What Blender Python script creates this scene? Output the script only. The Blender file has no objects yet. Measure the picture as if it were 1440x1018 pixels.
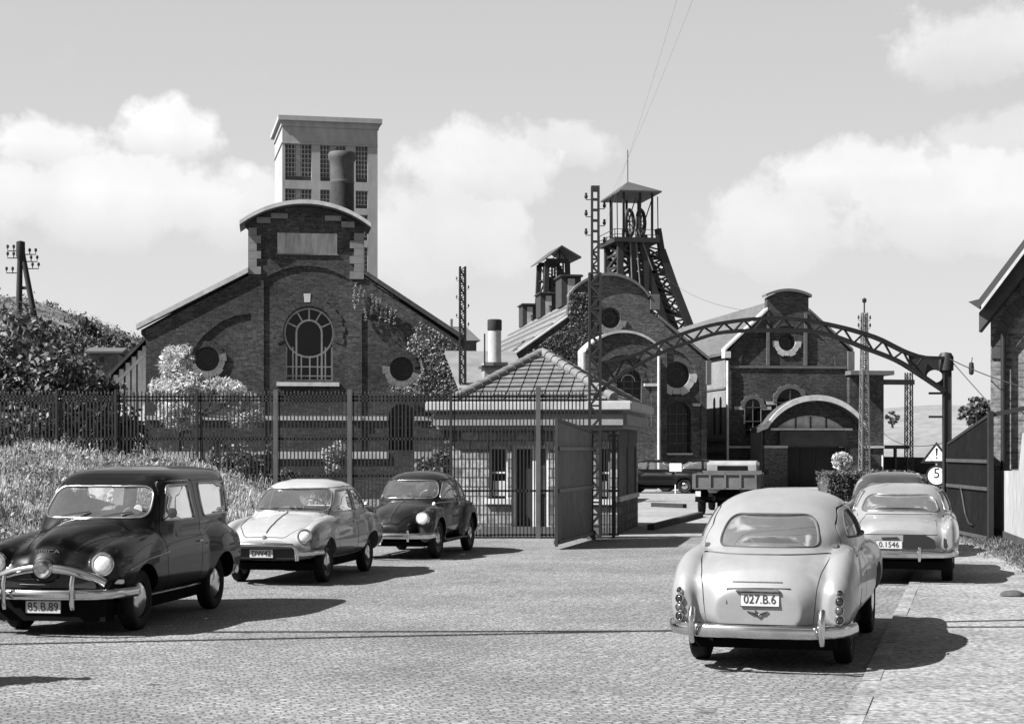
import bpy, bmesh, math, random
import numpy as np
from mathutils import Vector, Matrix
from mathutils.bvhtree import BVHTree

# ---------------------------------------------------------------- camera, sky, sun, exposure
S = bpy.context.scene
C = S.collection
R = math.radians
CAM_H, FPX, PX0, HORIZON = 1.9, 2400.0, 720.0, 632.0
cam = bpy.data.cameras.new('camera')
cam.sensor_width = 36.0
cam.lens = 36.0 * FPX / 1440.0
cam.shift_y = (HORIZON - 509.0) / 1440.0
cam.clip_start, cam.clip_end = 0.1, 6000
cam_ob = bpy.data.objects.new('camera', cam)
cam_ob.location = (0, 0, CAM_H)
cam_ob.rotation_euler = (R(90), 0, 0)
C.objects.link(cam_ob)
S.camera = cam_ob

SUN_EL, SUN_FRONT = 45.0, 20.0          # elevation; how far the sun stands on the camera's side of due left
sun_dir = Vector((-math.cos(R(SUN_FRONT)) * math.cos(R(SUN_EL)), -math.sin(R(SUN_FRONT)) * math.cos(R(SUN_EL)), math.sin(R(SUN_EL))))
sun = bpy.data.lights.new('sun', 'SUN')
sun.energy = 5.0
sun.angle = R(0.5)
sun.color = (1, 1, 1)
sun_ob = bpy.data.objects.new('sun', sun)
sun_ob.rotation_euler = (-sun_dir).to_track_quat('-Z', 'Y').to_euler()
sun_ob.location = (-40, -20, 50)
C.objects.link(sun_ob)

S.view_settings.view_transform = 'Standard'
S.view_settings.look = 'None'
S.view_settings.gamma = 1.0
S.view_settings.exposure = 1.35

W = bpy.data.worlds.new('World')
S.world = W
W.use_nodes = True
SKY_STRENGTH = 0.05
def build_world():
    nt = W.node_tree
    nt.nodes.clear()
    N, L = nt.nodes.new, nt.links.new
    out = N('ShaderNodeOutputWorld')
    bg = N('ShaderNodeBackground')
    bg.inputs['Strength'].default_value = SKY_STRENGTH
    sky = N('ShaderNodeTexSky')
    sky.sky_type = 'NISHITA'
    sky.sun_disc = False
    sky.sun_elevation = R(SUN_EL)
    sky.sun_rotation = math.atan2(sun_dir.x, sun_dir.y)
    bw = N('ShaderNodeSeparateColor')                 # a black-and-white photograph through a red filter
    L(sky.outputs[0], bw.inputs[0])
    geo = N('ShaderNodeTexCoord')
    def vm(op, a, b=None):
        n = N('ShaderNodeVectorMath'); n.operation = op
        for i, v in enumerate((a, b)):
            if v is None: continue
            if isinstance(v, tuple): n.inputs[i].default_value = v
            else: L(v, n.inputs[i])
        return n
    def mt(op, a, b=None, clamp=False):
        n = N('ShaderNodeMath'); n.operation = op; n.use_clamp = clamp
        for i, v in enumerate((a, b)):
            if v is None: continue
            if isinstance(v, (int, float)): n.inputs[i].default_value = v
            else: L(v, n.inputs[i])
        return n.outputs[0]
    dirv = vm('NORMALIZE', geo.outputs['Generated']).outputs[0]
    # cumulus: heaps at given bearings, their edges broken up by noise
    nz = N('ShaderNodeTexNoise'); nz.inputs['Scale'].default_value = 17.0; nz.inputs['Detail'].default_value = 9.0; nz.inputs['Roughness'].default_value = 0.58
    L(dirv, nz.inputs['Vector'])
    nz2 = N('ShaderNodeTexNoise'); nz2.inputs['Scale'].default_value = 3.2; nz2.inputs['Detail'].default_value = 5.0
    L(dirv, nz2.inputs['Vector'])
    nz3 = N('ShaderNodeTexNoise'); nz3.inputs['Scale'].default_value = 46.0; nz3.inputs['Detail'].default_value = 6.0; nz3.inputs['Roughness'].default_value = .6
    L(dirv, nz3.inputs['Vector'])
    total = None
    heaps = [(70, 205, 85, 50, 1.0), (235, 190, 85, 55, 1.0), (330, 290, 110, 60, .7), (150, 275, 230, 75, .85),
             (690, 245, 140, 80, .75), (790, 210, 90, 45, .6), (640, 330, 150, 90, .6), (1195, 250, 120, 70, .85), (1330, 300, 190, 90, .7), (1100, 320, 150, 80, .65),
             (1370, 70, 110, 60, .6), (1440, 200, 120, 50, .4)]
    for px, py, rx, rz, amp in heaps:
        c = Vector(((px - PX0) / FPX, 1.0, (HORIZON - py) / FPX)).normalized()
        d = vm('SUBTRACT', dirv, tuple(c)).outputs[0]
        sc = vm('MULTIPLY', d, (FPX / rx, 1.0, FPX / rz)).outputs[0]
        ln = N('ShaderNodeVectorMath'); ln.operation = 'LENGTH'; L(sc, ln.inputs[0])
        nd = mt('ADD', mt('MULTIPLY', mt('SUBTRACT', nz.outputs[0], .5), 1.5), mt('MULTIPLY', mt('SUBTRACT', nz3.outputs[0], .5), .9))
        edge = mt('MULTIPLY', mt('ADD', mt('SUBTRACT', 1.02, ln.outputs['Value']), nd), 3.2, True)
        sx = N('ShaderNodeSeparateXYZ'); L(sc, sx.inputs[0])
        fall = mt('MULTIPLY', mt('ADD', sx.outputs[2], 1.15), .8, True)
        h = mt('MULTIPLY', mt('MULTIPLY', edge, fall), amp)
        total = h if total is None else mt('MAXIMUM', total, h)
    n_ = mt('MULTIPLY', mt('SUBTRACT', nz.outputs[0], 0.5), 1.7)
    n2_ = mt('MULTIPLY', mt('SUBTRACT', nz2.outputs[0], 0.5), .6)
    dens = mt('ADD', mt('MULTIPLY', total, mt('ADD', .82, mt('MULTIPLY', n_, .35))), mt('MULTIPLY', mt('ADD', n_, n2_), .22))
    ramp = N('ShaderNodeValToRGB')
    e = ramp.color_ramp.elements
    e[0].position, e[0].color = 0.04, (0, 0, 0, 1)
    e[1].position, e[1].color = 0.85, (1, 1, 1, 1)
    m = e.new(0.40); m.color = (.45, .45, .45, 1)
    L(dens, ramp.inputs[0])
    mixc = N('ShaderNodeMix'); mixc.data_type = 'FLOAT'
    L(ramp.outputs[0], mixc.inputs['Factor'])
    # clear air flattened towards an even grey, clouds a little brighter
    # a thin bright veil of high cloud over the northern half of the sky
    dt = N('ShaderNodeVectorMath'); dt.operation = 'DOT_PRODUCT'; L(dirv, dt.inputs[0]); dt.inputs[1].default_value = (0, .995, .10)
    veil = N('ShaderNodeMapRange'); veil.interpolation_type = 'SMOOTHSTEP'; veil.inputs[1].default_value = .70; veil.inputs[2].default_value = .915
    L(dt.outputs['Value'], veil.inputs[0])
    vz = N('ShaderNodeSeparateXYZ'); L(dirv, vz.inputs[0])
    vtone = mt('ADD', SKY_GAIN[1], mt('MULTIPLY', mt('SUBTRACT', .16, vz.outputs[2]), 6.0))
    bmix = N('ShaderNodeMix'); bmix.data_type = 'FLOAT'; L(mt('MULTIPLY', veil.outputs[0], .93), bmix.inputs['Factor'])
    L(mt('MULTIPLY', bw.outputs[0], SKY_GAIN[0]), bmix.inputs[2]); L(vtone, bmix.inputs[3])
    # scattered fair-weather clouds over the rest of the sky
    n4 = N('ShaderNodeTexNoise'); n4.inputs['Scale'].default_value = 2.3; n4.inputs['Detail'].default_value = 7.0; n4.inputs['Roughness'].default_value = .55
    L(dirv, n4.inputs['Vector'])
    c4 = N('ShaderNodeMapRange'); c4.interpolation_type = 'SMOOTHSTEP'; c4.inputs[1].default_value = .535; c4.inputs[2].default_value = .66; L(n4.outputs[0], c4.inputs[0])
    base = mt('ADD', bmix.outputs[0], mt('MULTIPLY', mt('MULTIPLY', c4.outputs[0], mt('SUBTRACT', 1.0, veil.outputs[0])), 4.5))
    L(base, mixc.inputs[2])
    mixc.inputs[3].default_value = SKY_GAIN[2]
    L(mixc.outputs[0], bg.inputs['Color'])
    L(bg.outputs[0], out.inputs[0])
SKY_GAIN = (1.0, 5.6, 7.9)
build_world()

# ---------------------------------------------------------------- pixel helpers: a place in the photograph and a distance give a point
def P(px, py, d):
    return Vector(((px - PX0) / FPX * d, d, CAM_H + (HORIZON - py) / FPX * d))
def gd(py):                                  # distance at which flat ground shows at picture height py
    return FPX * CAM_H / (py - HORIZON)
def G(px, py):
    d = gd(py)
    return Vector(((px - PX0) / FPX * d, d, 0.0))

# ---------------------------------------------------------------- materials
_m = {}
def nodes_of(name):
    m = bpy.data.materials.new(name)
    m.use_nodes = True
    nt = m.node_tree
    return m, nt, nt.nodes['Principled BSDF'], nt.nodes.new, nt.links.new
def g4(v): return (v, v, v, 1)
def mat(name, v, rough=.8, var=.25, scale=3.0, bump=0.0, metal=0.0, coat=0.0, fine=0.0, fscale=60.0, spec=.5, stretch=None, detail=6):
    """grey surface whose tone wanders by +-var (large patches) and +-fine (grain)"""
    if name in _m: return _m[name]
    m, nt, b, N, L = nodes_of(name)
    tc = N('ShaderNodeTexCoord')
    src = tc.outputs['Object']
    if stretch:
        mp = N('ShaderNodeMapping'); mp.inputs['Scale'].default_value = stretch
        L(src, mp.inputs[0]); src = mp.outputs[0]
    nz = N('ShaderNodeTexNoise'); nz.inputs['Scale'].default_value = scale; nz.inputs['Detail'].default_value = detail
    nz.inputs['Roughness'].default_value = .62
    L(src, nz.inputs['Vector'])
    mr = N('ShaderNodeMapRange'); mr.inputs[1].default_value = .28; mr.inputs[2].default_value = .72
    mr.inputs[3].default_value = v * (1 - var); mr.inputs[4].default_value = v * (1 + var)
    L(nz.outputs[0], mr.inputs[0])
    col = mr.outputs[0]
    if fine:
        nf = N('ShaderNodeTexNoise'); nf.inputs['Scale'].default_value = fscale; nf.inputs['Detail'].default_value = 3
        L(src, nf.inputs['Vector'])
        mf = N('ShaderNodeMapRange'); mf.inputs[1].default_value = .3; mf.inputs[2].default_value = .7
        mf.inputs[3].default_value = 1 - fine; mf.inputs[4].default_value = 1 + fine
        L(nf.outputs[0], mf.inputs[0])
        mm = N('ShaderNodeMath'); mm.operation = 'MULTIPLY'; L(col, mm.inputs[0]); L(mf.outputs[0], mm.inputs[1]); col = mm.outputs[0]
    L(col, b.inputs['Base Color'])
    b.inputs['Roughness'].default_value = rough
    b.inputs['Metallic'].default_value = metal
    b.inputs['Coat Weight'].default_value = coat
    b.inputs['Coat Roughness'].default_value = .03
    b.inputs['Specular IOR Level'].default_value = spec
    if bump:
        bp = N('ShaderNodeBump'); bp.inputs['Strength'].default_value = min(1, bump); bp.inputs['Distance'].default_value = .02
        L((nf if fine else nz).outputs[0], bp.inputs['Height']); L(bp.outputs[0], b.inputs['Normal'])
    _m[name] = m
    return m
def brick(name, v, mortar, var=.35, bw=.22, bh=.075, soot=.4, msize=.009, bump=.5, horizontal=True, scale=.35):
    if name in _m: return _m[name]
    m, nt, b, N, L = nodes_of(name)
    tc = N('ShaderNodeTexCoord'); sp = N('ShaderNodeSeparateXYZ'); L(tc.outputs['Object'], sp.inputs[0])
    ad = N('ShaderNodeMath'); ad.operation = 'ADD'; L(sp.outputs[0], ad.inputs[0]); L(sp.outputs[1], ad.inputs[1])
    cb = N('ShaderNodeCombineXYZ'); L(ad.outputs[0], cb.inputs[0]); L(sp.outputs[2], cb.inputs[1])
    bt = N('ShaderNodeTexBrick'); L(cb.outputs[0], bt.inputs['Vector'])
    bt.inputs['Scale'].default_value = 1; bt.inputs['Brick Width'].default_value = bw; bt.inputs['Row Height'].default_value = bh
    bt.inputs['Mortar Size'].default_value = msize; bt.inputs['Mortar Smooth'].default_value = .2
    bt.inputs['Color1'].default_value = g4(v * (1 - var)); bt.inputs['Color2'].default_value = g4(v * (1 + var)); bt.inputs['Mortar'].default_value = g4(mortar)
    nz = N('ShaderNodeTexNoise'); nz.inputs['Scale'].default_value = scale; nz.inputs['Detail'].default_value = 8; nz.inputs['Roughness'].default_value = .65
    L(tc.outputs['Object'], nz.inputs['Vector'])
    mr = N('ShaderNodeMapRange'); mr.inputs[1].default_value = .3; mr.inputs[2].default_value = .7; mr.inputs[3].default_value = 1 - soot; mr.inputs[4].default_value = 1 + soot
    L(nz.outputs[0], mr.inputs[0])
    nf = N('ShaderNodeTexNoise'); nf.inputs['Scale'].default_value = 9; nf.inputs['Detail'].default_value = 4; L(tc.outputs['Object'], nf.inputs['Vector'])
    mf = N('ShaderNodeMapRange'); mf.inputs[1].default_value = .3; mf.inputs[2].default_value = .7; mf.inputs[3].default_value = .55; mf.inputs[4].default_value = 1.5
    L(nf.outputs[0], mf.inputs[0])
    mm = N('ShaderNodeMath'); mm.operation = 'MULTIPLY'; L(mr.outputs[0], mm.inputs[0]); L(mf.outputs[0], mm.inputs[1])
    mx = N('ShaderNodeVectorMath'); mx.operation = 'SCALE'; L(bt.outputs['Color'], mx.inputs[0]); L(mm.outputs[0], mx.inputs['Scale'])
    L(mx.outputs[0], b.inputs['Base Color'])
    b.inputs['Roughness'].default_value = .9
    bp = N('ShaderNodeBump'); bp.inputs['Strength'].default_value = bump; bp.inputs['Distance'].default_value = .01; bp.invert = True
    L(bt.outputs['Fac'], bp.inputs['Height']); L(bp.outputs[0], b.inputs['Normal'])
    _m[name] = m
    return m
def glass_mat(name, tint=.75, dust=.06, ior=1.5):
    if name in _m: return _m[name]
    m, nt, b, N, L = nodes_of(name)
    out = nt.nodes['Material Output']; nt.nodes.remove(b)
    tr = N('ShaderNodeBsdfTransparent'); tr.inputs[0].default_value = g4(tint)
    gl = N('ShaderNodeBsdfGlossy'); gl.inputs['Roughness'].default_value = .03; gl.inputs[0].default_value = g4(.95)
    df = N('ShaderNodeBsdfDiffuse'); df.inputs[0].default_value = g4(.5)
    fr = N('ShaderNodeFresnel'); fr.inputs[0].default_value = ior
    m1 = N('ShaderNodeMixShader'); L(fr.outputs[0], m1.inputs[0]); L(tr.outputs[0], m1.inputs[1]); L(gl.outputs[0], m1.inputs[2])
    nz = N('ShaderNodeTexNoise'); nz.inputs['Scale'].default_value = 4; nz.inputs['Detail'].default_value = 5
    tc = N('ShaderNodeTexCoord'); L(tc.outputs['Object'], nz.inputs['Vector'])
    mu = N('ShaderNodeMapRange'); mu.inputs[1].default_value = .2; mu.inputs[2].default_value = .8; mu.inputs[3].default_value = dust * .75; mu.inputs[4].default_value = dust * 1.25; L(nz.outputs[0], mu.inputs[0])
    m2 = N('ShaderNodeMixShader'); L(mu.outputs[0], m2.inputs[0]); L(m1.outputs[0], m2.inputs[1]); L(df.outputs[0], m2.inputs[2])
    L(m2.outputs[0], out.inputs[0])
    _m[name] = m
    return m

# ---------------------------------------------------------------- objects
def tag(o, label=None, cat=None, group=None, kind=None):
    if label: o['label'] = label
    if cat: o['category'] = cat
    if group: o['group'] = group
    if kind: o['kind'] = kind
    return o
def thing(name, label, cat, loc=(0, 0, 0), rz=0.0, group=None):
    o = bpy.data.objects.new(name, None)
    o.empty_display_size = .2
    C.objects.link(o)
    o.location = loc
    o.rotation_euler = (0, 0, rz)
    return tag(o, label, cat, group)
def link_mesh(name, me, m, parent=None, sharp=None):
    if m is not None:
        ms = m if isinstance(m, (list, tuple)) else [m]
        me.materials.clear()
        for q in ms: me.materials.append(q)
    if sharp is not None:
        me.polygons.foreach_set('use_smooth', [True] * len(me.polygons))
        me.set_sharp_from_angle(angle=R(sharp))
    o = bpy.data.objects.new(name, me)
    C.objects.link(o)
    if parent: o.parent = parent
    return o
def copy_tree(o, parent=None):
    c = o.copy(); C.objects.link(c)
    if parent: c.parent = parent
    for ch in o.children: copy_tree(ch, c)
    return c

class MB:
    """collects simple shapes and links them as ONE mesh"""
    def __init__(s): s.v, s.f, s.mi, s.cur = [], [], [], 0
    def add(s, vs, fs):
        n = len(s.v); s.v += [tuple(q) for q in vs]
        s.f += [tuple(i + n for i in q) for q in fs]; s.mi += [s.cur] * len(fs)
        return s
    def box(s, x0, x1, y0, y1, z0, z1):
        vs = [(x, y, z) for z in (z0, z1) for y in (y0, y1) for x in (x0, x1)]
        return s.add(vs, [(0, 2, 3, 1), (4, 5, 7, 6), (0, 1, 5, 4), (2, 6, 7, 3), (0, 4, 6, 2), (1, 3, 7, 5)])
    def bar(s, p, q, w, h=None, up=(0, 0, 1)):
        p, q = Vector(p), Vector(q); h = h or w
        d = (q - p).normalized(); u = Vector(up)
        if abs(d.dot(u)) > .98: u = Vector((0, 1, 0))
        a = d.cross(u).normalized(); b = a.cross(d).normalized()
        vs = [e + a * (w / 2 * i) + b * (h / 2 * j) for e in (p, q) for i, j in ((-1, -1), (1, -1), (1, 1), (-1, 1))]
        return s.add(vs, [(0, 3, 2, 1), (4, 5, 6, 7), (0, 1, 5, 4), (1, 2, 6, 5), (2, 3, 7, 6), (3, 0, 4, 7)])
    def tube(s, pts, r, n=8, closed=False, sx=1.0, cap=True, up=None):
        pts = [Vector(p) for p in pts]; k = len(pts)
        rs = r if isinstance(r, (list, tuple)) else [r] * k
        vs = []
        ref = Vector(up) if up else None
        prev = None
        for i, p in enumerate(pts):
            a = pts[(i - 1) % k] if (closed or i > 0) else p
            b = pts[(i + 1) % k] if (closed or i < k - 1) else p
            d = (b - a); d = d.normalized() if d.length > 1e-9 else Vector((1, 0, 0))
            if ref is not None: u = ref
            elif prev is not None: u = prev
            else: u = Vector((0, 0, 1)) if abs(d.z) < .9 else Vector((1, 0, 0))
            x = d.cross(u)
            if x.length < 1e-6: x = d.cross(Vector((.3, .8, .1)))
            x.normalize(); y = x.cross(d).normalized()
            if ref is None: prev = y
            for j in range(n):
                t = 2 * math.pi * j / n
                vs.append(p + x * (math.cos(t) * rs[i] * sx) + y * (math.sin(t) * rs[i]))
        fs = []
        for i in range(k if closed else k - 1):
            for j in range(n):
                a, b = i * n + j, i * n + (j + 1) % n
                c, d_ = ((i + 1) % k) * n + (j + 1) % n, ((i + 1) % k) * n + j
                fs.append((a, b, c, d_))
        if cap and not closed:
            fs.append(tuple(reversed(range(n)))); fs.append(tuple(range((k - 1) * n, k * n)))
        return s.add(vs, fs)
    def lathe(s, prof, o=(0, 0, 0), axis='z', n=24, cap=False):
        """prof: (radius, height along axis)"""
        o = Vector(o); vs = []
        for r, h in prof:
            for j in range(n):
                t = 2 * math.pi * j / n; c, q = math.cos(t) * r, math.sin(t) * r
                vs.append(o + Vector({'z': (c, q, h), 'y': (c, h, q), 'x': (h, c, q)}[axis]))
        fs = [(i * n + j, i * n + (j + 1) % n, (i + 1) * n + (j + 1) % n, (i + 1) * n + j) for i in range(len(prof) - 1) for j in range(n)]
        if cap: fs += [tuple(reversed(range(n))), tuple(range((len(prof) - 1) * n, len(prof) * n))]
        return s.add(vs, fs)
    def plate(s, outline, holes, y0, y1):
        """2-D outline (x,z) with holes, thick from y0 to y1"""
        bm = bmesh.new(); loops = []
        def area(l): return sum(a[0] * b[1] - b[0] * a[1] for a, b in zip(l, l[1:] + l[:1]))
        outline = [tuple(p) for p in outline]
        if area(outline) < 0: outline = outline[::-1]
        allv = []
        for l in [outline] + [list(map(tuple, h)) for h in holes]:
            if l is not outline and area(l) > 0: l = l[::-1]
            vs = [bm.verts.new((p[0], 0, p[1])) for p in l]; loops.append(len(vs)); allv += vs
            for a, b in zip(vs, vs[1:] + vs[:1]): bm.edges.new((a, b))
        bmesh.ops.triangle_fill(bm, edges=bm.edges[:], use_beauty=True, normal=(0, -1, 0))
        bm.verts.index_update()
        tris = []
        for f in bm.faces:
            t = tuple(v.index for v in f.verts)
            if f.normal.y > 0: t = t[::-1]
            tris.append(t)
        co = [tuple(v.co) for v in bm.verts]
        bm.free()
        n = len(co)
        vs = [(x, y0, z) for x, _, z in co] + [(x, y1, z) for x, _, z in co]
        fs = tris + [tuple(i + n for i in reversed(t)) for t in tris]
        k = 0
        for c in loops:
            for i in range(c):
                a, b = k + i, k + (i + 1) % c
                fs.append((a, a + n, b + n, b))
            k += c
        return s.add(vs, fs)
    def prism(s, poly, axis, lo, hi):
        n = len(poly)
        def p3(p, h): return {'x': (h, p[0], p[1]), 'y': (p[0], h, p[1]), 'z': (p[0], p[1], h)}[axis]
        vs = [p3(p, lo) for p in poly] + [p3(p, hi) for p in poly]
        fs = [tuple(reversed(range(n))), tuple(range(n, 2 * n))] + [(i, (i + 1) % n, (i + 1) % n + n, i + n) for i in range(n)]
        return s.add(vs, fs)
    def ribbon(s, pts, x0, x1):
        """strip of polyline (y,z)-> extruded in x; used for sheets"""
        vs = [(x, p[0], p[1]) for p in pts for x in (x0, x1)]
        return s.add(vs, [(2 * i, 2 * i + 1, 2 * i + 3, 2 * i + 2) for i in range(len(pts) - 1)])
    def mesh(s, name='m', fix=True):
        me = bpy.data.meshes.new(name)
        me.from_pydata(s.v, [], s.f)
        me.polygons.foreach_set('material_index', s.mi)
        if fix:
            bm = bmesh.new(); bm.from_mesh(me); bmesh.ops.recalc_face_normals(bm, faces=bm.faces[:]); bm.to_mesh(me); bm.free()
        me.update()
        return me
    def build(s, name, m, parent=None, sharp=None, bevel=0, fix=True):
        me = s.mesh(name, fix)
        if bevel:
            bm = bmesh.new(); bm.from_mesh(me)
            bmesh.ops.bevel(bm, geom=[e for e in bm.edges if len(e.link_faces) == 2 and e.calc_face_angle(0) > .6], offset=bevel, segments=2, affect='EDGES', clamp_overlap=True)
            bm.to_mesh(me); bm.free()
        return link_mesh(name, me, m, parent, sharp)

def arc(cx, cz, rx, rz, a0, a1, n=16):
    return [(cx + rx * math.cos(R(a0 + (a1 - a0) * i / n)), cz + rz * math.sin(R(a0 + (a1 - a0) * i / n))) for i in range(n + 1)]
def arch(x0, x1, z0, zs, rise, n=16):
    """upright opening with a (segmental or round) arched head, counter-clockwise from the lower left"""
    w = (x1 - x0) / 2; cx = (x0 + x1) / 2
    return [(x0, z0), (x1, z0)] + seg(x1, x0, zs, rise, n)
def seg(xa, xb, zs, rise, n=16):
    """segmental curve from (xa,zs) to (xb,zs) rising by rise"""
    w = abs(xb - xa) / 2; cx = (xa + xb) / 2
    if rise <= 0: return [(xa, zs), (xb, zs)]
    r = (w * w + rise * rise) / (2 * rise); cz = zs + rise - r
    h = math.asin(min(1, w / r)) if rise <= w else math.pi - math.asin(min(1, w / r))
    sg = 1 if xa > cx else -1
    return [(cx + sg * r * math.sin(h - 2 * h * i / n), cz + r * math.cos(h - 2 * h * i / n)) for i in range(n + 1)]
def rpoly(pts, r, n=5):
    """polygon with rounded corners"""
    out = []; k = len(pts)
    rr = r if isinstance(r, (list, tuple)) else [r] * k
    for i in range(k):
        p = Vector(pts[i]); a = (Vector(pts[i - 1]) - p); b = (Vector(pts[(i + 1) % k]) - p)
        q = min(rr[i], a.length * .48, b.length * .48)
        s, e = p + a.normalized() * q, p + b.normalized() * q
        for j in range(n + 1):
            t = j / n
            out.append(tuple(s * (1 - t) ** 2 + p * 2 * t * (1 - t) + e * t * t))
    return out
def evaluated(o):
    dg = bpy.context.evaluated_depsgraph_get(); dg.update()
    return bpy.data.meshes.new_from_object(o.evaluated_get(dg))
def text_mesh(txt, size, depth=.004):
    cu = bpy.data.curves.new('t', 'FONT'); cu.body = txt; cu.size = size; cu.align_x = 'CENTER'; cu.align_y = 'CENTER'; cu.extrude = depth / 2; cu.resolution_u = 3
    o = bpy.data.objects.new('t', cu); C.objects.link(o)
    me = evaluated(o)
    bpy.data.objects.remove(o); bpy.data.curves.remove(cu)
    return me
def quads(name, V, m, parent=None, k=4, smooth=False):
    """fast mesh of separate k-gons; V is (n,k,3)"""
    V = np.asarray(V, dtype=np.float32); n = len(V)
    me = bpy.data.meshes.new(name)
    me.vertices.add(n * k); me.vertices.foreach_set('co', V.reshape(-1))
    me.loops.add(n * k); me.loops.foreach_set('vertex_index', np.arange(n * k, dtype=np.int32))
    me.polygons.add(n); me.polygons.foreach_set('loop_start', np.arange(0, n * k, k, dtype=np.int32))
    me.polygons.foreach_set('loop_total', np.full(n, k, dtype=np.int32))
    me.update(calc_edges=True)
    return link_mesh(name, me, m, parent)
# ---------------------------------------------------------------- cars
BLACK = lambda: mat('black_enamel', .005, rough=.36, var=.3, scale=2, coat=.42, spec=.1, fine=.15, fscale=40)
CHROME = lambda: mat('chrome', .55, rough=.16, var=.15, scale=6, metal=1.0)
CHROMEDULL = lambda: mat('dull_chrome', .32, rough=.3, var=.2, scale=9, metal=.8)
RUBBER = lambda: mat('tyre_rubber', .012, rough=.75, var=.3, scale=9, spec=.15)
CARGLASS = lambda: glass_mat('car_glass', .9, .11)
def interp(rows, n):
    """smooth (monotone cubic) interpolation of station rows along the first column"""
    A = np.array(rows, float); x = A[:, 0]; k = len(x)
    dx = np.diff(x); out = []
    xs = []
    for i in range(k - 1):
        xs += list(np.linspace(x[i], x[i + 1], max(2, int(round(n * abs(dx[i]) / abs(x[-1] - x[0]))) + 1))[:-1])
    xs = np.array(xs + [x[-1]])
    cols = [xs]
    for c in range(1, A.shape[1]):
        y = A[:, c]; s = np.diff(y) / dx
        m = np.zeros(k)
        for i in range(1, k - 1):
            m[i] = 0 if s[i - 1] * s[i] <= 0 else 2 * s[i - 1] * s[i] / (s[i - 1] + s[i])
        m[0], m[-1] = s[0], s[-1]
        idx = np.clip(np.searchsorted(x, xs, side='right') - 1, 0, k - 2) if dx[0] > 0 else np.clip(np.searchsorted(-x, -xs, side='right') - 1, 0, k - 2)
        h = dx[idx]; t = (xs - x[idx]) / h
        cols.append((2 * t**3 - 3 * t**2 + 1) * y[idx] + (t**3 - 2 * t**2 + t) * h * m[idx] + (-2 * t**3 + 3 * t**2) * y[idx + 1] + (t**3 - t**2) * h * m[idx + 1])
    return np.array(cols).T
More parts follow.
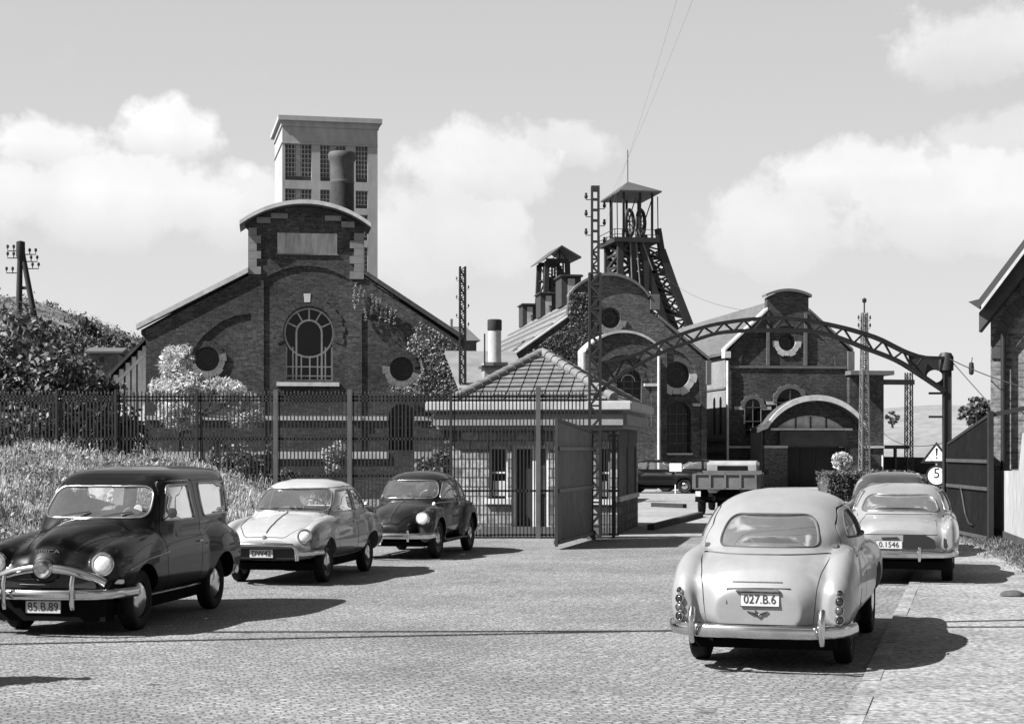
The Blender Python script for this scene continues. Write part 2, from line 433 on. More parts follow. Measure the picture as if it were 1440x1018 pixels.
class Body:
    """solid volumes melted into one skin, then hollowed and cut"""
    def __init__(s): s.mb = MB()
    def _rings(s, rings):
        n = len(rings[0]); vs = [p for r in rings for p in r]
        fs = [(i * n + j, i * n + (j + 1) % n, (i + 1) * n + (j + 1) % n, (i + 1) * n + j) for i in range(len(rings) - 1) for j in range(n)]
        fs += [tuple(reversed(range(n))), tuple(range((len(rings) - 1) * n, len(rings) * n))]
        s.mb.add(vs, fs)
    @staticmethod
    def _se(t, n):
        c, q = math.cos(t), math.sin(t)
        return math.copysign(abs(c) ** (2 / n), c), math.copysign(abs(q) ** (2 / n), q)
    def along(s, rows, y0=0.0, both=False, n=26, m=36):
        """rows: x, half width, z bottom, z top, squareness [, y shift]"""
        for sg in ((1, -1) if both else (1,)):
            rings = []
            for r in interp(rows, n):
                x, w, zb, zt, e = r[:5]; ys = r[5] if len(r) > 5 else 0
                ring = []
                for j in range(m):
                    c, q = s._se(2 * math.pi * j / m, e)
                    ring.append((x, sg * (y0 + ys) + w * c, (zb + zt) / 2 + (zt - zb) / 2 * q))
                rings.append(ring)
            s._rings(rings)
        return s
    def up(s, rows, n=18, m=48):
        """rows: z, x back, x front, half width, squareness"""
        rings = []
        for r in interp(rows, n):
            z, xa, xb, w, e = r[:5]
            rings.append([((xa + xb) / 2 + (xb - xa) / 2 * c, w * q, z) for c, q in (s._se(2 * math.pi * j / m, e) for j in range(m))])
        s._rings(rings); return s
    def ball(s, c, r, n=20):
        c = Vector(c); rings = []
        for i in range(n + 1):
            a = math.pi * (i + .02) / (n + .04); rings.append([(c.x + r[0] * math.sin(a) * math.cos(2 * math.pi * j / n), c.y + r[1] * math.sin(a) * math.sin(2 * math.pi * j / n), c.z - r[2] * math.cos(a)) for j in range(n)])
        s._rings(rings); return s
    def skin(s, voxel=.02, smooth=8):
        me = s.mb.mesh('skin')
        o = bpy.data.objects.new('skin', me); C.objects.link(o)
        m = o.modifiers.new('r', 'REMESH'); m.mode = 'VOXEL'; m.voxel_size = voxel
        m = o.modifiers.new('s', 'SMOOTH'); m.factor = .5; m.iterations = smooth
        n = evaluated(o); bpy.data.objects.remove(o)
        s.outer = n
        s.bvh = BVHTree.FromPolygons([v.co.copy() for v in n.vertices], [tuple(p.vertices) for p in n.polygons])
        k = len(n.vertices)
        s.co = np.empty(k * 3); n.vertices.foreach_get('co', s.co); s.co = s.co.reshape(-1, 3)
        s.no = np.empty(k * 3); n.vertices.foreach_get('normal', s.no); s.no = s.no.reshape(-1, 3)
        s.fa = [tuple(p.vertices) for p in n.polygons]
        return s
    def cut(s, me, mb, op='DIFFERENCE', keep=False):
        """solid cut; faces made by the cutter are remembered by their material slot"""
        cm = mb.mesh('c')
        cm.materials.append(_kept() if keep else _cutter())
        o = bpy.data.objects.new('a', me); C.objects.link(o)
        c = bpy.data.objects.new('c', cm); C.objects.link(c)
        b = o.modifiers.new('b', 'BOOLEAN'); b.operation = op; b.object = c
        n = None
        for sv in ('MANIFOLD', 'EXACT'):
            b.solver = sv
            try: b.material_mode = 'TRANSFER'
            except Exception: pass
            n = evaluated(o)
            if len(n.polygons) > 20: break
        bpy.data.objects.remove(o); bpy.data.objects.remove(c)
        return n
    def patch(s, me, thick=.018, well=None):
        """drop the faces left by cutters and give the remaining sheet its thickness"""
        bad = [i for i, q in enumerate(me.materials) if q and q.name == 'cutter']
        kept = [i for i, q in enumerate(me.materials) if q and q.name == 'kept']
        bm = bmesh.new(); bm.from_mesh(me)
        bmesh.ops.delete(bm, geom=[f for f in bm.faces if f.material_index in bad], context='FACES')
        for f in bm.faces: f.material_index = 1 if f.material_index in kept else 0
        bmesh.ops.dissolve_degenerate(bm, dist=1e-5, edges=bm.edges[:])
        # inner face of the sheet along the cut edges only: a short return
        edge = [e for e in bm.edges if len(e.link_faces) == 1]
        bm.normal_update()
        vs = {v for e in edge for v in e.verts}
        low = {}
        for v in vs:
            nn = sum((f.normal for f in v.link_faces if f.material_index == 0), Vector())
            if nn.length < 1e-6: nn = v.normal.copy()
            low[v] = bm.verts.new(v.co - nn.normalized() * thick)
        for e in edge:
            l = e.link_loops[0]
            a_, b_ = l.vert, l.link_loop_next.vert
            try:
                f = bm.faces.new((b_, a_, low[a_], low[b_])); f.material_index = 0
            except ValueError: pass
        bm.to_mesh(me); bm.free(); me.update()
        return me
    def pane(s, axis, poly, frm, depth=.010, step=.05):
        from mathutils.geometry import delaunay_2d_cdt
        pts = [Vector(p) for p in poly]; n = len(pts)
        xs = [p.x for p in pts]; ys = [p.y for p in pts]
        for i in range(1, int((max(xs) - min(xs)) / step)):
            for j in range(1, int((max(ys) - min(ys)) / step)):
                q = Vector((min(xs) + i * step, min(ys) + j * step))
                ins = False
                for a, b in zip(pts, pts[1:] + pts[:1]):
                    if (a.y > q.y) != (b.y > q.y) and q.x < (b.x - a.x) * (q.y - a.y) / (b.y - a.y) + a.x: ins = not ins
                if ins: pts.append(q)
        v2, e2, f2 = delaunay_2d_cdt(pts, [(i, (i + 1) % n) for i in range(n)], [], 1, 1e-5)[:3]
        out = []; d = {'x': Vector((1, 0, 0)), 'y': Vector((0, 1, 0)), 'z': Vector((0, 0, 1))}[axis] * -math.copysign(1, frm)
        for q in v2:
            h, nn = s.hit(axis, q.x, q.y, frm)
            if h is None: h = out[-1] if out else Vector((0, 0, 1))
            out.append(h + d * depth)
        me = bpy.data.meshes.new('pane'); me.from_pydata([tuple(p) for p in out], [], [tuple(f) for f in f2]); me.update()
        return me
    def hit(s, axis, a, b, frm=4.0):
        """point of the skin met when looking along an axis"""
        if axis == 'y': o, d = Vector((a, frm, b)), Vector((0, -math.copysign(1, frm), 0))
        elif axis == 'x': o, d = Vector((frm, a, b)), Vector((-math.copysign(1, frm), 0, 0))
        else: o, d = Vector((a, b, frm)), Vector((0, 0, -math.copysign(1, frm)))
        p, nn, i, q = s.bvh.ray_cast(o, d)
        return (p, nn) if p is not None else (None, None)
    def line(s, axis, pts, frm=4.0, off=.003, step=.04, closed=False):
        pts = [Vector(p) for p in pts]
        if closed: pts = pts + pts[:1]
        out = []
        for a, b in zip(pts, pts[1:]):
            n = max(1, int((b - a).length / step))
            for i in range(n):
                p = a.lerp(b, i / n); h, nn = s.hit(axis, p.x, p.y, frm)
                if h is not None: out.append(h + nn * off)
        if not closed:
            h, nn = s.hit(axis, pts[-1].x, pts[-1].y, frm)
            if h is not None: out.append(h + nn * off)
        return out
def grow(poly, d):
    c = sum((Vector(p) for p in poly), Vector((0, 0))) / len(poly); n = len(poly); out = []
    for i in range(n):
        a, p, b = Vector(poly[i - 1]), Vector(poly[i]), Vector(poly[(i + 1) % n])
        t = (b - a).normalized(); nn = Vector((t.y, -t.x))
        if nn.dot(p - c) < 0: nn = -nn
        out.append(tuple(p + nn * d))
    return out
def wheel(parent, loc, r=.32, w=.15, cap=.17, side=1, rim_m=None, cap_m=None, white=False):
    """tyre, pressed rim and hub cap; side +1 faces +y"""
    q = side
    prof = [(r * .62, q * w * .42), (r * .70, q * w * .44), (r * .72, q * w * .28), (r * .5, q * w * .2), (r * .42, q * w * .3), (.02, q * w * .33)]
    rim = MB().lathe(prof, (0, 0, 0), 'y', 32).lathe([(r * .66, q * w * .43), (r * .66, -q * w * .45), (.05, -q * w * .4)], (0, 0, 0), 'y', 32)
    o = rim.build('wheel', rim_m, parent, sharp=35); o.location = loc
    tp = [(r * .64, w * .40), (r * .70, w * .5), (r * .84, w * .54), (r * .93, w * .50), (r * .985, w * .42), (r, w * .25), (r, 0)]
    tp = tp + [(a, -b) for a, b in tp[-2::-1]]
    MB().lathe(tp, (0, 0, 0), 'y', 40).build('tyre', RUBBER(), o, sharp=50)
    cp = [(cap, q * w * .34), (cap * .95, q * w * .42), (cap * .7, q * w * .5), (cap * .35, q * w * .54), (.002, q * w * .55)]
    MB().lathe(cp, (0, 0, 0), 'y', 28).build('hubcap', cap_m or CHROME(), o, sharp=50)
    return o
def lamp(parent, p, d, r, name='headlight', bezel=None, lens=None, depth=.05):
    """round lamp at p looking along d: bowl and lens, with a bright rim"""
    o = MB().lathe([(.001, depth * .55), (r * .4, depth * .5), (r * .75, depth * .3), (r * .95, 0), (r * .9, -depth * 1.6), (.001, -depth * 1.7)], axis='z', n=28).build(name, lens, parent, sharp=60)
    o.location = p
    o.rotation_euler = Vector(d).to_track_quat('Z', 'Y').to_euler()
    MB().lathe([(r * .9, depth * .1), (r * .98, depth * .34), (r * 1.12, depth * .3), (r * 1.2, -depth * .1), (r * 1.2, -depth * .9)], axis='z', n=28).build('bezel', bezel or CHROME(), o, sharp=50)
    return o
def sweep_bumper(name, pts, h, t, m, parent, n=12):
    """flattened bar swept along points in plan"""
    return MB().tube(pts, [h / 2] * len(pts), n=n, sx=t / h, up=(0, 0, 1)).build(name, m, parent, sharp=60)
def plate_on(parent, p, d, txt, w=.36, h=.11, tilt=0.0, dark=False):
    o = MB().box(-w / 2, w / 2, -.006, .004, -h / 2, h / 2).build('number_plate', mat('plate_white', .42, rough=.5, var=.1), parent)
    o.location = p
    o.rotation_euler = (tilt, 0, math.atan2(d[1], d[0]) + math.pi / 2)
    MB().tube([(-w / 2, -.007, -h / 2), (w / 2, -.007, -h / 2), (w / 2, -.007, h / 2), (-w / 2, -.007, h / 2)], .003, 4, closed=True).build('plate_border', mat('plate_ink', .02), o)
    me = text_mesh(txt, h * .92)
    me.transform(Matrix.Rotation(R(90), 4, 'X')); me.transform(Matrix.Scale(.96, 4, (1, 0, 0)))
    t = link_mesh('plate_lettering', me, mat('plate_ink', .02), o); t.location = (0, -.009, 0)
    return o
def steering(parent, p, r=.2, m=None):
    mb = MB().tube([(0, r * math.cos(2 * math.pi * i / 24), r * math.sin(2 * math.pi * i / 24)) for i in range(24)], .011, 6, closed=True)
    mb.bar((0, -r, 0), (0, r, 0), .02, .012).bar((0, 0, 0), (0, 0, -r), .02, .012).bar((0, 0, 0), (.35, 0, -.05), .03)
    o = mb.build('steering_wheel', m, parent, sharp=50)
    o.location = p; o.rotation_euler = (0, R(28), 0)
    return o
def seat(parent, x, y, w, zb=.45, zt=.98, m=None):
    mb = MB().prism(rpoly([(x - .02, zb - .12), (x + .5, zb - .12), (x + .5, zb + .08), (x + .06, zb + .05), (x - .1, zt), (x - .22, zt), (x - .14, zb)], .05), 'y', y - w / 2, y + w / 2)
    return mb.build('seat', m, parent, sharp=40, bevel=.0)

def _named(n):
    return bpy.data.materials.get(n) or bpy.data.materials.new(n)
def _cutter(): return _named('cutter')
def _kept(): return _named('kept')
def finish_car(root, B, paint, windows, doors=(), lids=(), arches=(), frame=None, frame_r=.012, glass=None):
    """windows: (axis, poly, lo, hi, framed); doors: (name, poly(x,z), side, label); lids: (name, axis, poly, lo, hi)"""
    solid = B.outer.copy()
    solid.materials.clear(); solid.materials.append(_named('skin'))
    for (x, z, r, y0, y1) in arches:
        for q in (1, -1):
            c = MB().prism([(x + r * math.cos(2 * math.pi * i / 40), z + r * math.sin(2 * math.pi * i / 40)) for i in range(40)], 'y', q * y0, q * y1)
            solid = B.cut(solid, c, keep=True)
    for axis, poly, lo, hi, fr in windows:
        solid = B.cut(solid, MB().prism(poly, axis, lo, hi))
        sides = (4.0, -4.0) if axis == 'y' else ((4.0,) if lo + hi > 0 else (-4.0,))
        for frm in sides:
            nm = 'side_window' if axis == 'y' else ('windscreen' if frm > 0 else 'rear_window')
            go = link_mesh(nm, B.pane(axis, poly, frm), glass or CARGLASS(), root, sharp=50)
            if fr:
                ln = B.line(axis, poly, frm, off=.001, closed=True)
                MB().tube(ln, frame_r, 6, closed=True).build('window_frame', frame or CHROMEDULL(), go, sharp=60)
    well = DARKIN()
    for name, poly, side, lab in doors:
        lo, hi = (.42, 2.0) if side > 0 else (-2.0, -.42)
        part = B.cut(solid.copy(), MB().prism(poly, 'y', lo, hi), 'INTERSECT')
        solid = B.cut(solid, MB().prism(grow(poly, .012), 'y', lo, hi))
        d = link_mesh(name, B.patch(part), [paint, well], root, sharp=28)
        xs = [p[0] for p in poly]
        h, nn = B.hit('y', min(xs) + .09, HANDLE_Z, 4.0 * side)
        if h is not None:
            MB().tube([h + Vector((-.07, side * .012, 0)), h + Vector((-.05, side * .03, 0)), h + Vector((.05, side * .03, 0)), h + Vector((.07, side * .02, 0))], .009, 6).build('handle', CHROME(), d, sharp=60)
    for name, axis, poly, lo, hi in lids:
        part = B.cut(solid.copy(), MB().prism(poly, axis, lo, hi), 'INTERSECT')
        solid = B.cut(solid, MB().prism(grow(poly, .010), axis, lo, hi))
        link_mesh(name, B.patch(part), [paint, well], root, sharp=28)
    link_mesh('body', B.patch(solid), [paint, well], root, sharp=28)
HANDLE_Z = .86
LENS = lambda: mat('lamp_glass', .55, rough=.2, var=.25, scale=30, coat=1.0)
TAIL = lambda: mat('tail_lamp_glass', .015, rough=.1, var=.3, scale=20, coat=1.0)
TRIM_IN = lambda: mat('seat_cloth', .05, rough=.9, var=.3)
DARKIN = lambda: mat('car_underside', .006, rough=.9, var=.3, spec=.03)

def estate_car(loc, rz):
    t = thing('estate_car', 'black wood-free estate car with chrome moustache grille and plate 85.B.89', 'car', loc, rz)
    t['label'] = 'glossy black estate car with a curved chrome grille bar, plate 85.B.89'
    B = Body()
    B.along([(-2.0, .45, .45, .78, 3), (-1.9, .70, .34, .98, 3.5), (-1.5, .76, .29, 1.06, 3.6), (-.4, .79, .27, 1.10, 3.6), (.6, .79, .27, 1.08, 3.4), (1.2, .77, .30, .98, 3.2),
             (1.7, .73, .34, .86, 3), (1.93, .66, .40, .78, 3), (2.03, .5, .46, .70, 3)])
    # bonnet: a long rounded ridge falling to the nose
    B.along([(.45, .60, .6, 1.17, 2.8), (.8, .50, .6, 1.165, 2.8), (1.3, .36, .55, 1.12, 2.8), (1.75, .26, .52, 1.03, 2.7), (1.98, .21, .52, .92, 2.6), (2.10, .15, .56, .78, 2.4)])
    B.along([(.45, .66, .6, 1.09, 2.8), (1.0, .62, .55, 1.06, 2.8), (1.6, .55, .5, .98, 2.6), (1.95, .46, .5, .86, 2.5), (2.05, .3, .52, .76, 2.4)])
    # front wings carrying the lamps
    B.along([(.2, .12, .5, 1.06, 2.4), (.9, .17, .5, 1.03, 2.3), (1.5, .19, .45, .98, 2.3), (1.85, .18, .48, .92, 2.2), (1.99, .14, .56, .86, 2.2)], y0=.575, both=True)
    # rear wings
    B.along([(-2.0, .05, .55, .80, 2.3), (-1.85, .12, .38, .92, 2.3), (-1.3, .15, .34, 1.0, 2.4), (-.75, .10, .4, .98, 2.4), (-.35, .03, .5, .9, 2.4)], y0=.69, both=True)
    # cabin
    B.up([(.95, -1.99, 1.02, .745, 5), (1.12, -1.98, .90, .735, 5), (1.30, -1.97, .72, .70, 5.5), (1.48, -1.95, .52, .672, 5.5), (1.60, -1.93, .36, .64, 5), (1.67, -1.84, .16, .54, 4.2), (1.705, -1.45, -.2, .30, 3)])
    B.skin(.021, 7)
    ws = rpoly([(-.60, 1.16), (.60, 1.16), (.55, 1.495), (-.55, 1.495)], [.12, .12, .13, .13])
    rw = rpoly([(-.58, 1.14), (.58, 1.14), (.53, 1.53), (-.53, 1.53)], .08)
    fd = rpoly([(-.36, 1.12), (.56, 1.12), (.50, 1.20), (.28, 1.50), (-.30, 1.50)], .05)
    qw = rpoly([(-1.70, 1.14), (-.66, 1.13), (-.62, 1.51), (-1.68, 1.51)], .06)
    black = BLACK()
    wins = [('x', ws, .1, 2.0, True), ('x', rw, -2.2, -1.3, False), ('y', fd, -1, 1, True), ('y', qw, .1, 1, True)]
    d1 = rpoly([(-.43, .36), (.52, .36), (.66, .60), (.66, 1.06), (.36, 1.55), (-.44, 1.55), (-.50, 1.0)], .06)
    hood = rpoly([(.95, -.53), (1.5, -.36), (2.03, -.24), (2.03, .24), (1.5, .36), (.95, .53)], .05)
    pr = finish_car(t, B, black, wins, [('door', d1, 1, None), ('door', d1, -1, None)], [('bonnet', 'z', hood, .86, 1.5)],
                    arches=[(1.25, .33, .37, .5, 1.2), (-1.20, .33, .36, .52, 1.2)])
    wm = mat('black_wheel', .012, rough=.3, coat=.3)
    for x, y, q in ((1.25, .63, 1), (1.25, -.63, -1), (-1.2, .63, 1), (-1.2, -.63, -1)):
        wheel(t, (x, y, .32), .32, .155, .19, q, wm)
    for y in (.575, -.575): lamp(t, (1.99, y, .735), (1, math.copysign(.06, y), 0), .105, lens=LENS())
    # grille: dark mouth with the curved bar, round badge
    ch = CHROME()
    mouth = MB().prism(rpoly([(-.56, .50), (.56, .50), (.50, .60), (.2, .68), (-.2, .68), (-.50, .60)], .05), 'x', 1.93, 2.075)
    g = mouth.build('grille', mat('grille_dark', .006, rough=.5), t, sharp=40)
    gb = MB()
    for z in (.53, .585): gb.tube([(2.03, -.5, z), (2.085, -.2, z), (2.085, .2, z), (2.03, .5, z)], .006, 6)
    gb.build('grille_bar', mat('dark_chrome', .06, rough=.3, metal=.8), g, sharp=60)
    pts = [(2.02 + .10 * math.cos(a * math.pi / 2), .62 * a, .545 + .155 * math.cos(a * math.pi / 2) ** .8) for a in np.linspace(-1, 1, 23)]
    MB().tube(pts, .046, 12, sx=.7, up=(0, 0, 1)).build('grille_arch', ch, g, sharp=60)
    MB().lathe([(.001, .03), (.04, .03), (.05, .018), (.085, .03), (.105, .012), (.108, 0), (.108, -.05)], (2.14, 0, .70), 'x', 26).build('badge', ch, g, sharp=40)
    bp = [(1.62, y * .80, .44) for y in (-1,)] + [(1.93, -.74, .44), (2.12, -.58, .44), (2.2, -.3, .44), (2.22, 0, .44), (2.2, .3, .44), (2.12, .58, .44), (1.93, .74, .44), (1.62, .80, .44)]
    bm_ = sweep_bumper('bumper', bp, .105, .05, ch, t)
    for y in (-.36, .36): MB().tube([(2.24, y, .30), (2.262, y, .36), (2.265, y, .55), (2.24, y, .63)], [.022, .026, .026, .022], 10).build('overrider', ch, bm_, sharp=60)
    sweep_bumper('bumper', [(-1.7, .80, .44), (-1.98, .7, .44), (-2.12, .4, .44), (-2.14, 0, .44), (-2.12, -.4, .44), (-1.98, -.7, .44), (-1.7, -.80, .44)], .1, .05, ch, t)
    for y in (-.70, .70):
        h, nn = B.hit('x', y, .555, 4)
        if h is not None: MB().box(h.x - .02, h.x + .03, y - .06, y + .06, .535, .58).build('sidelight', LENS(), t, bevel=.008)
    plate_on(t, (2.17, .02, .315), (1, 0), '85.B.89', .37, .125)
    # name on the bonnet lip, side flash, sill strip, wipers, mirror
    me = text_mesh('SIMCA', .05, .01); me.transform(Matrix.Rotation(R(90), 4, 'X')); me.transform(Matrix.Rotation(R(90), 4, 'Z'))
    me.transform(Matrix.Scale(1.9, 4, (0, 1, 0)))
    h, nn = B.hit('x', 0, .87, 4)
    lt = link_mesh('bonnet_lettering', me, ch, t); lt.location = (h.x + .006, 0, .865)
    fl = B.line('y', [(.62, .79), (1.2, .74), (1.72, .66)], 4, .004); MB().tube(fl, [.007] * (len(fl) - 2) + [.012, .012], 6).build('side_flash', CHROMEDULL(), t, sharp=60)
    fl = B.line('y', [(-.9, .335), (.85, .335)], 4, .006); MB().tube(fl, .011, 6).build('sill_strip', CHROMEDULL(), t, sharp=60)
    for y0, y1 in ((.08, .42), (-.42, -.05)):
        a, _ = B.hit('x', y0, 1.17, 4); b, nb = B.hit('x', y1, 1.22, 4); a2, na = B.hit('x', (y0 + y1) / 2, 1.19, 4)
        MB().tube([a + Vector((.01, 0, 0)), a2 + na * .02, b + nb * .012], .007, 5).build('wiper', mat('wiper_dark', .02), t)
    a, na = B.hit('y', .55, 1.13, 4)
    MB().tube([a, a + Vector((.05, .10, .06))], .007, 6).lathe([(.001, .02), (.05, .015), (.055, 0), (.03, -.03), (.001, -.035)], a + Vector((.05, .12, .08)), 'x', 16).build('mirror', mat('mirror_dark', .03, rough=.2), t, sharp=40)
    a, na = B.hit('x', .40, 1.28, 4)
    MB().lathe([(.001, .004), (.045, .003), (.05, 0)], (a.x + .004, .47, 1.25), 'x', 18).build('licence_disc', mat('paper', .4), t)
    steering(t, (.35, .33, 1.09), .2, mat('wheel_rim_pale', .2, rough=.4))
    for y in (.33, -.33): seat(t, -.35, y, .5, .42, 1.08, TRIM_IN())
    seat(t, -1.05, 0, 1.15, .42, 1.04, TRIM_IN())
    MB().prism(rpoly([(.5, .8), (.82, .8), (.80, 1.10), (.6, 1.12), (.5, 1.05)], .04), 'y', -.52, .52).build('dashboard', mat('dash', .09, rough=.6), t, sharp=40)
    MB().box(-1.7, 1.7, -.62, .62, .20, .33).box(1.70, 1.93, -.58, .58, .15, .42).tube([(1.25, -.6, .3), (1.25, .6, .3)], .05, 8).build('chassis', DARKIN(), t)  # low dark box at the nose is added to stand for shade beneath
    MB().box(-.70, -.56, .60, .61, 1.1, 1.5).build('curtain', mat('paper', .4), t)
    return t

def two_tone(name, top, side, edge, zmax):
    """two-colour enamel, parted along a belt line; edge = (x,|y|) polyline of the wing crest"""
    m, nt, b, N, L = nodes_of(name)
    tc = N('ShaderNodeTexCoord'); sp = N('ShaderNodeSeparateXYZ'); L(tc.outputs['Object'], sp.inputs[0])
    def mt(op, a, c, clamp=False):
        n = N('ShaderNodeMath'); n.operation = op; n.use_clamp = clamp
        for i, v in enumerate((a, c)):
            if v is None: continue
            if isinstance(v, (int, float)): n.inputs[i].default_value = v
            else: L(v, n.inputs[i])
        return n.outputs[0]
    ay = mt('ABSOLUTE', sp.outputs[1], None)
    fc = N('ShaderNodeFloatCurve'); cv = fc.mapping.curves[0]
    xs = [(x + 2.5) / 5 for x, _ in edge]
    for i, (x, y) in enumerate(edge):
        if i < 2: cv.points[i].location = ((x + 2.5) / 5, y)
        else: cv.points.new((x + 2.5) / 5, y)
    fc.mapping.update()
    L(mt('DIVIDE', mt('ADD', sp.outputs[0], 2.5), 5.0), fc.inputs['Value'])
    out_ = mt('GREATER_THAN', ay, fc.outputs[0]); low = mt('LESS_THAN', sp.outputs[2], zmax)
    k = mt('MULTIPLY', out_, low)
    mx = N('ShaderNodeMix'); mx.data_type = 'FLOAT'; L(k, mx.inputs['Factor']); mx.inputs[2].default_value = top; mx.inputs[3].default_value = side
    nz = N('ShaderNodeTexNoise'); nz.inputs['Scale'].default_value = 5; nz.inputs['Detail'].default_value = 5; L(tc.outputs['Object'], nz.inputs['Vector'])
    mr = N('ShaderNodeMapRange'); mr.inputs[3].default_value = .85; mr.inputs[4].default_value = 1.15; L(nz.outputs[0], mr.inputs[0])
    L(mt('MULTIPLY', mx.outputs[0], mr.outputs[0]), b.inputs['Base Color'])
    b.inputs['Roughness'].default_value = .3; b.inputs['Coat Weight'].default_value = .75; b.inputs['Coat Roughness'].default_value = .03
    return m

def small_saloon(loc, rz):
    t = thing('small_saloon', 'two-tone small saloon, white bonnet and roof above grey sides, parked before the railings', 'car', loc, rz)
    B = Body()
    B.along([(-1.97, .3, .48, .66, 2.6), (-1.85, .56, .38, .84, 2.8), (-1.5, .70, .30, .94, 3.2), (-.9, .745, .26, .98, 3.4), (0, .75, .25, .97, 3.4), (.7, .745, .26, .95, 3.2),
             (1.2, .72, .29, .90, 3), (1.6, .68, .33, .82, 3), (1.84, .58, .38, .73, 2.8), (1.94, .42, .43, .65, 2.6)])
    B.along([(.3, .60, .5, 1.02, 2.6), (.8, .58, .5, .985, 2.5), (1.3, .50, .45, .90, 2.4), (1.7, .38, .42, .77, 2.4), (1.9, .22, .44, .66, 2.4)])
    B.along([(.1, .06, .5, .93, 2.3), (.7, .12, .42, .93, 2.3), (1.3, .145, .40, .90, 2.2), (1.7, .13, .42, .83, 2.1), (1.86, .09, .52, .76, 2.1)], y0=.60, both=True)
    B.along([(-2.0, .06, .5, .72, 2.3), (-1.7, .12, .36, .88, 2.3), (-1.2, .14, .32, .93, 2.4), (-.8, .08, .36, .92, 2.4), (-.4, .03, .45, .88, 2.4)], y0=.65, both=True)
    B.up([(.86, -1.72, .98, .69, 3.6), (1.02, -1.52, .82, .675, 3.8), (1.18, -1.28, .58, .635, 3.8), (1.32, -1.04, .36, .575, 3.5), (1.41, -.80, .14, .45, 3), (1.455, -.5, -.1, .25, 2.6)])
    B.skin(.02, 7)
    paint = two_tone('cream_and_grey_enamel', .30, .10, [(-2.5, .60), (-1.9, .60), (-1.3, .66), (-.2, .66), (.5, .66), (1.0, .655), (1.5, .65), (1.95, .64), (2.5, .64)], .945)
    ws = rpoly([(-.58, 1.0), (.58, 1.0), (.50, 1.325), (-.50, 1.325)], [.10, .10, .12, .12])
    rw = rpoly([(-.5, 1.02), (.5, 1.02), (.42, 1.30), (-.42, 1.30)], .1)
    fd = rpoly([(-.28, .99), (.62, .99), (.52, 1.08), (.22, 1.29), (-.28, 1.305)], .04)
    rd = rpoly([(-1.0, .99), (-.36, .99), (-.36, 1.305), (-.68, 1.29), (-.88, 1.15)], .05)
    d1 = rpoly([(-.31, .34), (.58, .34), (.70, .55), (.70, .93), (.27, 1.325), (-.31, 1.345)], .05)
    d2 = rpoly([(-.80, .36), (-.34, .34), (-.34, 1.345), (-.70, 1.32), (-1.0, 1.10), (-1.06, .75)], .05)
    hood = rpoly([(.78, -.56), (1.55, -.47), (1.90, -.30), (1.90, .30), (1.55, .47), (.78, .56)], .08)
    global HANDLE_Z
    HANDLE_Z = .84
    finish_car(t, B, paint, [('x', ws, .0, 2.0, True), ('x', rw, -2.2, -.6, False), ('y', fd, -1, 1, True), ('y', rd, -1, 1, True)],
               [('door', d1, 1, None), ('door', d2, 1, None), ('door', d1, -1, None)], [('bonnet', 'z', hood, .64, 1.3)], arches=[(1.13, .30, .345, .5, 1.2), (-1.14, .30, .34, .52, 1.2)], frame_r=.011)
    wm = mat('pale_wheel', .10, rough=.4)
    for x, y, q in ((1.13, .62, 1), (1.13, -.62, -1), (-1.14, .62, 1), (-1.14, -.62, -1)): wheel(t, (x, y, .295), .295, .14, .13, q, wm, CHROME())
    for y in (.565, -.565):
        h, nn = B.hit('x', y, .69, 4)
        lamp(t, h + Vector((.012, 0, 0)), (1, math.copysign(.08, y), .05), .09, lens=LENS(), depth=.06)
    ch = CHROME()
    # front bumper: raised centre hoop over the plate, side bars
    MB().tube([(2.02, -.50, .36), (2.03, -.49, .52), (2.04, -.44, .575), (2.05, 0, .585), (2.04, .44, .575), (2.03, .49, .52), (2.02, .50, .36)], .028, 10, sx=1).build('bumper', ch, t, sharp=60)
    for q in (1, -1): sweep_bumper('bumper', [(2.0, q * .46, .46), (1.97, q * .58, .46), (1.86, q * .70, .46), (1.62, q * .765, .46)], .08, .04, ch, t)
    MB().box(1.90, 1.985, -.47, .47, .36, .55).build('apron', mat('grille_dark', .006, rough=.5), t, bevel=.02)
    sweep_bumper('bumper', [(-1.75, .74, .46), (-1.97, .62, .46), (-2.06, .3, .46), (-2.06, -.3, .46), (-1.97, -.62, .46), (-1.75, -.74, .46)], .08, .04, ch, t)
    plate_on(t, (2.0, -.02, .455), (1, 0), 'DW42', .34, .115)
    ln = B.line('x', [(0, .64), (0, .95)], 4, .004) + B.line('z', [(.9, 0), (.80, 0)], 4, .004)
    MB().tube(B.line('z', [(1.84, 0), (.84, 0)], 4, .005), .009, 6).build('bonnet_strip', ch, t, sharp=60)
    a, _ = B.hit('x', 0, .665, 4)
    MB().lathe([(.001, .02), (.03, .012), (.04, 0)], (a.x, 0, .665), 'x', 6).build('badge', ch, t)
    MB().tube(B.line('y', [(-1.75, .80), (-.2, .835), (1.0, .80), (1.55, .76)], 4, .004), .007, 6).build('side_flash', CHROMEDULL(), t, sharp=60)
    for q in (1, -1):
        a, na = B.hit('x', q * .12, 1.0, 4); b, nb = B.hit('x', q * .46, 1.03, 4)
        MB().tube([a + na * .012, (a + b) / 2 + na * .025, b + nb * .012], .006, 5).build('wiper', mat('wiper_dark', .02), t)
    steering(t, (.42, .30, .99), .19, mat('wheel_rim_pale', .2, rough=.4))
    for y in (.30, -.30): seat(t, -.25, y, .48, .42, 1.04, TRIM_IN())
    seat(t, -.95, 0, 1.1, .42, 1.0, TRIM_IN())
    MB().prism(rpoly([(.45, .7), (.72, .7), (.68, .93), (.52, .95)], .04), 'y', -.46, .46).build('dashboard', mat('dash', .09, rough=.6), t, sharp=40)
    MB().tube([(.20, -.02, 1.33), (.22, -.02, 1.27)], .006).box(.19, .21, -.12, .10, 1.22, 1.28).build('rear_view_mirror', mat('mirror_pale', .35), t)
